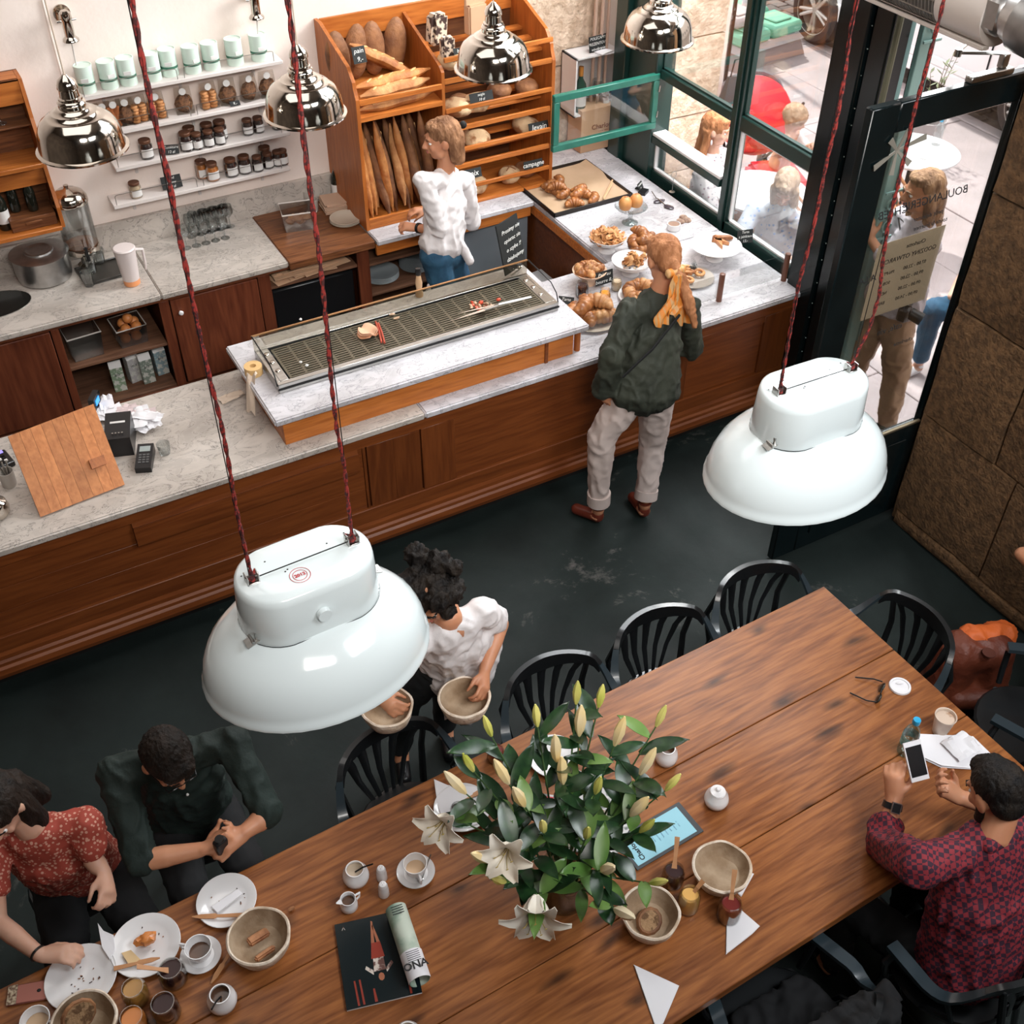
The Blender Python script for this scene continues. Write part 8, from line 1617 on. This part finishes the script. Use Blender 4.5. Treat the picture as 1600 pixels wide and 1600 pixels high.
# white car parked along the kerb
CW = mat('car_white', (.78, .76, .77), .2, coat=.8); TYR = mat('tyre', (.05, .035, .03), .8); RIM = mat('alloy', (.62, .55, .5), .3, .6)
car = empty('car', (9.75, 7.75, 0), 0, 'white car parked at the kerb, one spoked wheel in view', 'car'); CY, CX = (9.15, 6.30), 8.72
b = MB(); xo = CX+.02
def side(y, z0, z1, x0=0.0): return [(y, z0), (y, z1)]
pts = [(5.45, .45), (5.5, .75), (5.7, .92), (6.6, 1.0), (7.2, 1.42), (8.9, 1.44), (9.7, 1.05), (10.1, .95), (10.15, .4)]
arc = lambda c: [(c+.37*math.cos(t), .33+.37*math.sin(t)) for t in [k*math.pi/10 for k in range(11)]]
low = [(10.1, .28)]+arc(CY[0])+[(8.7, .22), (6.75, .22)]+arc(CY[1])+[(5.5, .28)]
b.prism_x(pts+low, xo+.02, xo+1.75); b.build('body_shell', CW, car, origin=car.location, smooth=30)
b = MB(); b.bbox(xo-.02, xo+.05, 6.8, 8.62, .20, .34, .02); b.bbox(xo-.01, xo+.03, 6.8, 8.62, .34, .42, .01); b.build('side_sill', CW, car, origin=car.location)
b = MB(); b.bbox(xo+.008, xo+.022, 7.70, 7.712, .3, .98, .001); b.bbox(xo+.008, xo+.022, 6.86, 6.872, .3, .98, .001); b.build('door_gap', DARKM, car, origin=car.location)
b = MB(); b.hexa([(xo+.01, 6.75, 1.0), (xo+.01, 9.4, 1.0), (xo+.03, 9.4, 1.0), (xo+.03, 6.75, 1.0)], [(xo+.015, 7.25, 1.38), (xo+.015, 8.8, 1.38), (xo+.03, 8.8, 1.38), (xo+.03, 7.25, 1.38)]); b.build('side_window', BLACKP, car, origin=car.location)
for cy in CY:
    for k, m, nm in ((0, CW, 'wheel_arch'),):
        b = MB(); b.tube([(xo+.0, y, z) for y, z in arc(cy)], .022, 8); b.build(nm, m, car, origin=car.location)
    b = MB(); Mx = Matrix.Rotation(R(90), 4, 'Y'); b.lathe([(.22, -.09), (.30, -.10), (.335, -.07), (.338, .07), (.30, .10), (.22, .09), (.22, -.09)], (CX+.08, cy, .338), 40, mtx=Mx); w = b.build('wheel', TYR, car, origin=car.location)
    b = MB(); b.lathe([(.225, -.085), (.24, -.095), (.235, -.07), (.205, -.02), (.205, .05)], (CX+.08, cy, .338), 36, mtx=Mx); b.lathe([(0, -.075), (.04, -.075), (.045, -.06), (0, -.05)], (CX+.08, cy, .338), 20, mtx=Mx)
    for k in range(10):
        a_ = k*.628+(.09 if k % 2 else -.09); c0 = V((CX+.02, cy+math.cos(a_)*.03, .338+math.sin(a_)*.03)); a2_ = k*.628+(.16 if k % 2 else -.16); c1 = V((CX+.005, cy+math.cos(a2_)*.222, .338+math.sin(a2_)*.222)); b.tube([c0, c1], [.021, .017], 6)
    b.build('alloy_rim', RIM, w, origin=car.location)
    b = MB(); b.lathe([(0, .03), (.2, .03)], (CX+.08, cy, .338), 24, mtx=Mx); b.build('brake_disc', mat('brake', (.22, .15, .12), .6), w, origin=car.location)
# parasol base with green and grey weights, chains
ub = empty('parasol_base', (7.95, 9.35, 0), R(8), 'stacked grey and green parasol weights on the pavement outside', 'parasol base')
def trayw(z, s, h, m, nm): b = MB(); b.hexa([(-s, -s, z), (s, -s, z), (s, s, z), (-s, s, z)], [(-s*.9, -s*.9, z+h), (s*.9, -s*.9, z+h), (s*.9, s*.9, z+h), (-s*.9, s*.9, z+h)]); b.build(nm, m, ub, smooth=0)
WDG = mat('weathered_wood', (.36, .28, .26), .8); GPL = mat('mint_plastic', (.20, .52, .36), .5); CGR = mat('concrete_grey', (.48, .44, .44), .8)
trayw(0, .48, .16, WDG, 'timber_base'); trayw(.16, .46, .06, CGR, 'base_slab')
for sx in (-1, 1):
    for sy in (-1, 1):
        b = MB(); b.bbox(sx*.23-.21, sx*.23+.21, sy*.23-.21, sy*.23+.21, .22, .34, .03); b.bbox(sx*.23-.12, sx*.23+.12, sy*.23-.12, sy*.23+.12, .34, .36, .01); b.build('weight_block', GPL if sx*sy > 0 or sx > 0 else CGR, ub)
b = MB(); b.bbox(-.40, -.02, -.30, .10, .36, .46, .03); b.bbox(-.33, -.09, -.23, .03, .46, .475, .01); b.build('weight_block', CGR, ub)
b = MB(); b.tube([(0, 0, .2), (0, 0, 3.6)], .03, 12); b.build('pole', PAPER, ub)
ch_ = empty('barrier_chain', (6.6, 7.4, .9), 0, 'thin dark barrier chain hanging between posts outside the window', 'chain'); A_, B_ = U(1150, 0, 'z', 1.3), U(1105, 130, 'z', .9); C_ = U(1148, 60, 'z', 1.2)
def links(p, q, sag, n):
    for i in range(n): t0, t1 = i/n, (i+.8)/n; f_ = lambda t: p.lerp(q, t)-V((0, 0, sag*4*t*(1-t)))-ch_.location; b = MB(); a0_, a1_ = f_(t0), f_(t1); m_ = frame_of(a1_-a0_); sd = m_[i % 2]*.009; b.tube([a0_-sd, a0_+sd, a1_+sd, a1_-sd], .003, 5, closed=True); b.build('link', DARKM, ch_)
for q_ in ((6.2, 7.62), (7.2, 8.6)): b = MB(); b.tube([(q_[0]-ch_.location.x, q_[1]-ch_.location.y, -.9), (q_[0]-ch_.location.x, q_[1]-ch_.location.y, .55)], .02, 8); b.build('post', DARKM, ch_)
L0 = U(1064, 92, 'x', 6.2); L1 = U(1100, 132, 'x', 6.2); L2 = U(1150, 10, 'x', 7.2)
links(L0, L1, .02, 10); links(L1, L2, .10, 24)
# tables, chairs, plant, stroller
def round_table(px, py, r, h, lb, lx=None):
    p = lx or U(px, py, 'z', h); o = empty('street_table', (p[0], p[1], 0), 0, lb, 'table'); b = MB(); b.lathe([(0, h-.025), (r-.01, h-.025), (r, h-.015), (r, h-.004), (r-.006, h), (0, h)], n=40); b.build('tabletop', PAPER, o); b = MB(); b.tube([(0, 0, .03), (0, 0, h-.03)], .03, 12); b.lathe([(0, 0), (.2, 0), (.2, .02), (.04, .04), (0, .04)], n=24); b.build('pedestal', DARKM, o); return o
round_table(1190, 298, .33, .72, 'white round cafe table just outside the right window pane')
o = round_table(1432, 235, .32, .72, 'white cafe table with a bottle outside the glass door')
p = U(1462, 225, 'z', .725); bottle('water_bottle', .035, .22, GLSD, None, (p.x, p.y, .7215), 'clear bottle with a blue cap on the cafe table outside the door', mat('blue_cap', ()))
o = empty('notebook', (p.x-.22, p.y-.12, .7215), .3, 'small white paper folded on the cafe table outside the door', 'paper'); b = MB(); b.bbox(-.05, .05, -.03, .03, 0, .004, .001); b.build('sheet', LBL, o)
CANE = mat('cane', (.42, .17, .07), .5)
def bistro(x, y, rz, lb, seatm=CANE):
    o = empty('bistro_chair', (x, y, 0), rz, lb, 'chair'); b = MB(); b.lathe([(0, .44), (.19, .44), (.205, .452), (.19, .465), (0, .462)], n=26); b.build('seat', seatm, o)
    for k, (w, h) in enumerate(((.20, .88), (.155, .82), (.11, .76))): b = MB(); b.tube([V((w*math.cos(t), .18+.05*math.sin(t), .45+(h-.45)*math.sin(t))) for t in [i*math.pi/12 for i in range(13)]], .011, 7); b.build('back_hoop', CANE, o)
    for sx in (-1, 1):
        for sy in (-1, 1): b = MB(); b.tube([(sx*.15, sy*.14, .45), (sx*.19, sy*.19, 0)], .013, 7); b.build('leg', CANE, o)
    return o
q = U(1500, 330, 'z', .45); bistro(q.x+.5, q.y-.1, R(-70), 'cane bistro chair outside at the edge of the stone pier'); q = U(1395, 345, 'z', .6); bistro(q.x+.3, q.y+.2, R(100), 'cane bistro chair outside behind the woman in the doorway'); q = U(1215, 430, 'z', .45); bistro(q.x+.05, q.y+.1, R(-50), 'tan cane chair outside below the blond woman')
q = U(1088, 235, 'z', .8); bistro(5.02, 6.12, R(-140), 'cane bistro chair outside under the woman in the floral blouse')
LEAFO = mat('olive_leaf', (.16, .22, .10), .5, c2=(.34, .38, .24), scale=9, obj_var=.2)
def shrub(p, h, n, lb, seed):
    rn = random.Random(seed); o = empty('potted_shrub', (p[0], p[1], 0), 0, lb, 'plant'); b = MB(); b.lathe([(0, 0), (.13, 0), (.17, .3), (.155, .3), (.12, .04), (0, .28)], n=24); b.build('pot', CGR, o)
    for k in range(n):
        a_ = rn.random()*6.28; l = h*rn.uniform(.6, 1); d = V((math.cos(a_)*.18*rn.random(), math.sin(a_)*.18*rn.random(), l)); b = MB(); st = [V((0, 0, .28)), V((d.x*.4, d.y*.4, .28+l*.5)), V((d.x, d.y, .28+l))]; b.tube(st, [.006, .004, .002], 5); b.build('branch', mat('twig', (.12, .09, .05), .8), o)
        for i in range(9):
            t = .3+.7*i/8; c = V((d.x*t, d.y*t, .28+l*t)); an = i*2.4; dd = V((math.cos(an), math.sin(an), .55)).normalized(); sd = dd.cross(V((0, 0, 1))).normalized(); b = MB(); w = .013; L = .075; b.hexa([c, c+sd*w*.3, c+V((0, 0, .002)), c-sd*w*.3], [c+dd*L*.5+sd*w, c+dd*L, c+dd*L*.5-sd*w, c+dd*L*.2]); b.build('leaf', LEAFO, o)
q = U(1330, 255, 'z', .3); shrub((6.35, 6.05), .75, 10, 'potted olive shrub standing beside the stroller outside', 2); q = U(1430, 160, 'z', .6); shrub((7.9, 6.65), .6, 4, 'potted shrub tip showing above the door rail outside', 5)
st = empty('stroller', (5.95, 6.65, 0), R(-20), 'bright red pushchair with its hood up outside the window', 'stroller'); RED = mat('red_canvas', (.72, .015, .03), .6, bump=.2, bscale=20); c0 = U(1185, 165, 'x', 6.05)-st.location
b = MB(); Mr = Matrix.Rotation(-R(-20), 3, 'Z'); c0 = Mr @ c0
b.ball(c0+V((0, .04, -.10)), (.29, .33, .30), 20, 14); b.build('hood', RED, st, smooth=60)
b = MB(); b.tube([c0+V((.292*math.cos(t), .24, .25*math.sin(t)-.07)) for t in [k*.314 for k in range(11)]], .02, 6); b.build('hood_band', mat('grey_band', (.2, .18, .19), .6), st)
b = MB(); b.obox(Mr @ (U(1242, 187, 'x', 5.85)+V((0, .08, -.52))-st.location), (.40, .46, .16), r=.04); b.obox(c0+V((0, -.20, -.12)), (.42, .06, .35), r=.02); b.build('seat_shell', RED, st)
b = MB()
for sx in (-.22, .22): b.tube([c0+V((sx, -.35, .15)), c0+V((sx, 0, -.35)), V((c0.x+sx, c0.y+.3, .1))], .012, 8); b.tube([c0+V((sx, .1, -.30)), V((c0.x+sx, c0.y-.3, .1))], .012, 8)
b.build('frame', DARKM, st)
for sx in (-.23, .23):
    for sy in (-.3, .3): b = MB(); b.lathe([(0, -.02), (.08, -.02), (.09, 0), (.08, .02), (0, .02)], (c0.x+sx, c0.y+sy, .092), 20, mtx=Matrix.Rotation(R(90), 4, 'Y')); b.build('wheel', BLACKP, st)
hb = empty('handbag', U(1150, 118, 'x', 5.6), 0, 'dark grey handbag hanging from the pushchair outside', 'bag'); b = MB(); b.hexa([(-.12, -.04, -.20), (.12, -.04, -.20), (.12, .04, -.20), (-.12, .04, -.20)], [(-.07, -.015, .0), (.07, -.015, .0), (.07, .015, .0), (-.07, .015, .0)]); b.build('body', mat('grey_leather', (.06, .065, .07), .6), hb, smooth=0); b = MB(); b.tube([(-.05, 0, 0), (-.03, 0, .12), (.03, 0, .12), (.05, 0, 0)], .006, 6); b.build('strap', DARKM, hb)
# facade pier catching the sun beyond the open sash
b = MB(); b.bbox(4.9, 5.3, 6.72, 8.6, 0, 4, .02); fp = b.build('wall_outer', mat('sunlit_stone', (.62, .58, .55), .95, c2=(.5, .46, .43), scale=40, bump=.5, bscale=60), None); fp['kind'] = 'structure'
# people outside
FLO = pattern('floral_blouse', (.50, .46, .46), (.45, .10, .12), 30, .22, 'dots', (.10, .12, .16)); SKT = pattern('floral_skirt', (.55, .25, .13), (.72, .62, .56), 22, .3, 'dots')
H = U(1120, 203, 'x', 4.88); J = dict(root=(4.98, 6.1, 0), head=H, face=V((.55, -.72, -.12)), neck=H+V((-.0, .02, -.16)), shl=H+V((.17, .12, -.27)), shr=H+V((-.15, -.08, -.27)), chest=H+V((.02, .06, -.42)), pelvis=H+V((.05, .10, -.68)), ell=H+V((.30, .0, -.50)), wrl=H+V((.25, -.22, -.48)), handl=(V((-.2, -.9, .1)), V((0, 0, -1)), -1, .5), elr=H+V((-.1, -.22, -.52)), wrr=H+V((.08, -.36, -.56)), handr=(V((.8, -.4, 0)), V((0, 0, -1)), 1, .5),
         knl=H+V((.28, -.30, -.70)), anl=H+V((.30, -.36, -1.02)), tol=H+V((.34, -.46, -1.06)), knr=H+V((.02, -.36, -.70)), anr=H+V((.04, -.42, -1.02)), tor=H+V((.08, -.52, -1.06)), hair=HGIN)
dz = H.z-1.13
a8 = person('woman in a floral blouse with long hair sitting outside the open window sash', J, SKINL, .0075, s=.95); top(a8, J, FLO, 'floral_blouse', 1.3, 1.05, s=.95); trousers(a8, J, SKT, 'floral_skirt', .6, r=1.2, s=.95); hair(a8, J, HGIN, CAP+[((0, -.06, .0), (.074, .055, .09)), ((-.055, -.01, .02), .028, (-.075, .03, -.28), .022), ((.06, -.04, 0), .03, (.05, -.05, -.25), .03), ((0, -.08, 0), .045, (0, -.08, -.25), .04)]); P = J['P']
for q in (-1, 1): b = MB(); b.ball(P(q*.08, .0, -.065)-a8.location, (.007, .007, .02), 8, 6); b.build('earring', PAPER, a8)
BST = pattern('blue_white_blouse', (.50, .53, .60), (.22, .36, .65), 28, .24, 'dots')
H = U(1228, 292, 'x', 4.92); J = dict(root=(5.0, 5.2, 0), head=H, face=V((-.55, -.45, -.65)), neck=H+V((.04, .05, -.14)), shl=H+V((.15, -.12, -.24)), shr=H+V((-.06, .20, -.24)), chest=H+V((.07, .08, -.38)), pelvis=H+V((.14, .14, -.62)), ell=H+V((.08, -.25, -.42)), wrl=H+V((-.14, -.18, -.42)), elr=H+V((-.22, .14, -.42)), wrr=H+V((-.22, -.06, -.42)), handl=(V((-.8, .2, 0)), V((0, 0, -1)), -1, .6), handr=(V((-.3, -.8, 0)), V((0, 0, -1)), 1, .6), hair=HBLO)
a9 = person('blond woman bending her head down outside the right window pane', J, SKINL, .0075, s=.95); top(a9, J, BST, 'striped_blouse', .6, 1.05, s=.95); hair(a9, J, HBLO, CAP+[((0, -.05, 0), (.082, .07, .09)), ((-.06, .03, .02), .04, (-.07, .06, -.13), .03), ((.06, .03, .02), .04, (.07, .06, -.13), .03), ((0, -.07, -.02), .05, (0, -.06, -.14), .04)]); q = J['pelvis']; b = Blob(); b.cap(q, .12, q+V((-.3, -.3, 0)), .08); b.cap(q+V((-.3, -.3, 0)), .08, (q.x-.3, q.y-.32, .1), .05); b.build('trousers', WTEE, a9, .012)
H = U(1242, 187, 'x', 5.85); J = dict(root=(5.9, 6.3, 0), head=H, face=V((.5, -.6, -.3)), neck=H+V((0, .02, -.10)), shl=H+V((.09, .05, -.15)), shr=H+V((-.09, -.01, -.15)), chest=H+V((0, .04, -.22)), pelvis=H+V((0, .08, -.36)), ell=H+V((.12, -.06, -.22)), wrl=H+V((.08, -.14, -.16)), elr=H+V((-.08, -.12, -.22)), wrr=H+V((.02, -.17, -.18)), handl=(V((-.3, -.6, .4)), V((0, 0, -1)), -1, .8), handr=(V((.5, -.5, .3)), V((0, 0, -1)), 1, .8), hair=HBLO)
a10 = person('small blond child in white sitting in front of the red pushchair', J, SKINL, .0075, s=.80); top(a10, J, WTEE, 'white_top', .9, .85, s=.7); hair(a10, J, HBLO, CAP)
H = U(1442, 300, 'x', 4.70); J = dict(root=(4.75, 3.88, 0), head=H, face=V((-.86, .42, -.12)), neck=H+V((.03, -.01, -.16)), shl=H+V((-.04, -.16, -.24)), shr=H+V((.07, .14, -.24)), chest=H+V((.02, 0, -.40)), pelvis=H+V((-.02, 0, -.66)), ell=H+V((-.18, -.14, -.42)), wrl=H+V((-.22, .08, -.26)), handl=(V((.1, .5, .8)), V((.8, 0, -.2)), -1, 1.0), elr=H+V((-.02, .24, -.48)), wrr=H+V((-.2, .2, -.5)), handr=(V((-.9, 0, .1)), V((0, 0, -1)), 1, .8),
         knl=V((4.76, 3.76, .48)), anl=V((4.79, 3.74, .09)), tol=V((4.69, 3.79, .03)), knr=V((4.66, 3.98, .48)), anr=V((4.62, 4.0, .09)), tor=V((4.56, 4.04, .03)), hair=HBLO)
BLS = mat('soft_white_blouse', (.50, .45, .48), .85)
TAN = mat('tan_trousers', (.40, .25, .15), .85, c2=(.34, .2, .12), scale=4); LHB = hairm('hair_light_brown', (.16, .085, .05), (.42, .24, .13))
a11 = person('woman with light brown hair in a white blouse and tan trousers outside the glass door', J, SKIN, .0075, s=1.06); top(a11, J, BLS, 'white_blouse', 1.6, 1.15, .04, fold=.014); trousers(a11, J, TAN, 'tan_trousers', .95, r=1.12, fold=.012); shoes(a11, J, BLACKP); hair(a11, J, LHB, CAP+[((0, -.05, -.01), (.082, .07, .09)), ((.06, .0, 0), .035, (.06, .03, -.20), .03), ((0, -.08, -.02), .05, (.01, -.08, -.26), .045), ((-.06, -.02, 0), .035, (-.06, -.03, -.22), .03)])
p = U(1414, 487, 'x', 4.60); o = empty('camera', p, R(30), 'black camera hanging at the hip of the woman outside the door', 'camera'); b = MB(); b.bbox(-.065, .065, -.03, .03, -.04, .045, .012); b.bbox(-.025, .025, -.03, .02, .045, .065, .008); b.build('body', BLACKP, o); b = MB(); b.cyl((0, -.03, 0), (0, -.10, -.02), .034, .036, 20); b.build('lens', DARKM, o)
b = MB(); b.tube([(-.06, 0, .04), H+V((.05, -.10, -.22))-p, H+V((.09, .02, -.18))-p, (.06, 0, .04)], .005, 6); b.build('strap', BLACKP, o)
H = V((5.75, 3.95, 1.12)); J = dict(root=(5.8, 3.95, 0), head=H, face=V((-.8, -.2, -.2)), neck=H+V((.02, 0, -.14)), shl=H+V((.02, -.17, -.26)), shr=H+V((.04, .17, -.26)), chest=H+V((.03, 0, -.42)), pelvis=H+V((.06, 0, -.66)), ell=H+V((-.06, -.24, -.48)), wrl=U(1432, 470, 'x', 5.45), handl=(V((-.6, .3, -.3)), V((0, 0, -1)), -1, .5), elr=H+V((-.06, .24, -.48)), wrr=H+V((-.28, .12, -.52)), knl=V((5.38, 3.88, .5)), anl=V((5.40, 3.86, .1)), tol=V((5.28, 3.84, .03)), knr=V((5.40, 4.12, .5)), anr=V((5.42, 4.12, .1)), tor=V((5.3, 4.12, .03)), hair=HBRN)
a12 = person('seated guest in jeans outside, mostly hidden by the stone pier', J, SKINL, .009); top(a12, J, WTEE, 'white_top', .8); trousers(a12, J, JEAN, 'jeans', .9); shoes(a12, J, PAPER); hair(a12, J, HBRN, CAP); bistro(5.85, 3.95, R(-90), 'cane bistro chair outside under the guest in jeans')
# house fronts on the far side of the street
fh = empty('street_building', (22, 8, 0), 0, 'pale house front across the street beyond the parked car', 'building'); b = MB(); b.box(0, 1, -18, 22, 0, 10); b.build('wall', PLAS, fh, smooth=0)
for k in range(9): b = MB(); b.bbox(-.05, .02, -15+k*4, -13.6+k*4, 1.2, 3.0, .01); w = b.build('window', WHTP, fh); b = MB(); b.box(-.06, -.05, -14.9+k*4, -13.7+k*4, 1.3, 2.9); b.build('pane', BLACKP, w, smooth=0)
# ================================================================ lilies in a glass vase
LFG = mat('lily_leaf', (.007, .028, .010), .3, c2=(.018, .055, .016), scale=5, stretch=(8, 8, 1), obj_var=.25); LFL = mat('lily_leaf_light', (.07, .16, .03), .35, c2=(.14, .24, .06), scale=6, obj_var=.2); STM = mat('lily_stem', (.05, .10, .03), .5); BUDG = mat('lily_bud', (.48, .50, .08), .45, c2=(.78, .68, .22), scale=7, obj_var=.15); BUDO = mat('lily_bud_cream', (.85, .62, .26), .45, c2=(.78, .66, .45), scale=6); PET = mat('lily_petal', (.88, .84, .76), .5, c2=(.84, .74, .60), scale=4)
vp_ = ont(880, 1398); vs = empty('flower_vase', (vp_.x, vp_.y, TT), 0, 'wide clear glass vase of white lilies with yellow-green buds and dark leaves', 'vase')
b = MB(); b.lathe([(0, 0), (.075, 0), (.085, .01), (.095, .08), (.09, .16), (.086, .16), (.09, .08), (.08, .014), (0, .014)], n=36); b.build('glass_body', GLSD, vs); b = MB(); b.lathe([(0, .016), (.078, .016), (.088, .08), (.087, .11), (0, .11)], n=30); b.build('water', glass('water', (.80, .88, .80), .10), vs)
bq = empty('lily_bouquet', (vp_.x, vp_.y, TT+.12), 0, 'big spreading bouquet of white lilies with long dark leaves', 'flowers'); O = bq.location.copy(); rl_ = random.Random(12)
def leaf(c, d, L, w, m, bend=.3):
    d = d.normalized(); sd = d.cross(V((0, 0, 1))).normalized() if abs(d.z) < .95 else V((1, 0, 0)); up = sd.cross(d)
    b = MB(); b.sheet(lambda u, v: c+d*L*u+up*(-bend*L*u*u+.18*w*abs(v-.5)*2)+sd*(v-.5)*w*2*(math.sin(math.pi*min(1, u*.94+.06))**.8), 7, 2, .0012); b.build('leaf', m, bq, smooth=60)
def bud(c, d, L, r, m): b = MB(); d = d.normalized(); b.tube([c, c+d*L*.2, c+d*L*.5, c+d*L*.8, c+d*L], [.005, r*.75, r, r*.7, .003], 6); b.build('bud', m, bq, smooth=25)
def flower(c, d, s=1.0, n=6):
    d = d.normalized(); x, y, z = frame_of(d)
    for k in range(n): a_ = k*6.283/n; e = x*math.cos(a_)+y*math.sin(a_); sd = z.cross(e); b = MB(); b.sheet(lambda u, v: c+(z*(.115*u-.05*u**3)+e*(.010+.012*u+.065*u**3))*s+sd*(v-.5)*.066*s*math.sin(math.pi*(.12+.83*u))**.8+z*.008*s*abs(v-.5)*2, 7, 4, .0012); b.build('petal', PET, bq, smooth=60)
    for k in range(5): a_ = k*1.256+.3; e = x*math.cos(a_)+y*math.sin(a_); b = MB(); b.tube([c, c+(z*.06+e*.012)*s, c+(z*.085+e*.025)*s], .0012, 4); b.ball(c+(z*.087+e*.027)*s, (.006, .002, .002), 6, 4); b.build('stamen', mat('stamen', (.35, .25, .06), .6), bq)
TIPS = [(768, 1150, .62, 'g'), (900, 1100, .66, 'g'), (840, 1135, .64, 'g'), (935, 1105, .60, 'g'), (1025, 1135, .56, 'g'), (960, 1165, .60, 'o'), (740, 1205, .52, 'g'), (795, 1225, .50, 'o'), (728, 1240, .44, 'o'), (880, 1225, .5, 'o'), (905, 1150, .6, 'o'), (1040, 1235, .42, 'g'), (1000, 1300, .36, 'g'), (1015, 1380, .22, 'g'), (700, 1275, .38, 'f'), (795, 1320, .42, 'f'), (770, 1345, .36, 'o'), (838, 1400, .28, 'F'), (940, 1360, .34, 'o'), (960, 1420, .24, 'o'), (1000, 1210, .50, 'o'), (870, 1190, .58, 'o'), (915, 1310, .46, 'g'), (985, 1275, .42, 'o'), (820, 1260, .50, 'o'), (930, 1240, .55, 'g'), (850, 1300, .48, 'g'), (790, 1378, .24, 'g')]
for i, (px, py, h, k) in enumerate(TIPS):
    e = U(px, py, 'z', TT+.14+h*.75)-O; e0 = V((rl_.uniform(-.03, .03), rl_.uniform(-.03, .03), -.09)); dirn = (e-e0).normalized(); mid = e0.lerp(e, .55)+V((0, 0, .05)); b = MB(); b.tube([e0, e0.lerp(mid, .5)+V((0, 0, .02)), mid, e], [.004, .0038, .0035, .0025], 6); b.build('stem', STM, bq)
    tipd = (e-mid).normalized()
    if k == 'g': bud(e, tipd+V((0, 0, .5)), .085, .015, BUDG)
    elif k == 'o': bud(e, tipd+V((0, 0, .2)), .115, .020, BUDO)
    else: flower(e, tipd*.6+V((-.25, -.75, -.45 if k == 'F' else -.1)), 1.05 if k == 'f' else 1.3)
    for j in range(5):
        t = .44+.12*j; c = mid.lerp(e, (t-.5)*2) if t > .5 else e0.lerp(mid, t*2); a_ = rl_.random()*6.28; dd = V((math.cos(a_), math.sin(a_), rl_.uniform(-.1, .6)))+dirn*.6; leaf(c, dd, rl_.uniform(.10, .17), rl_.uniform(.020, .030), LFG if rl_.random() < .8 else LFL, rl_.uniform(.1, .45))
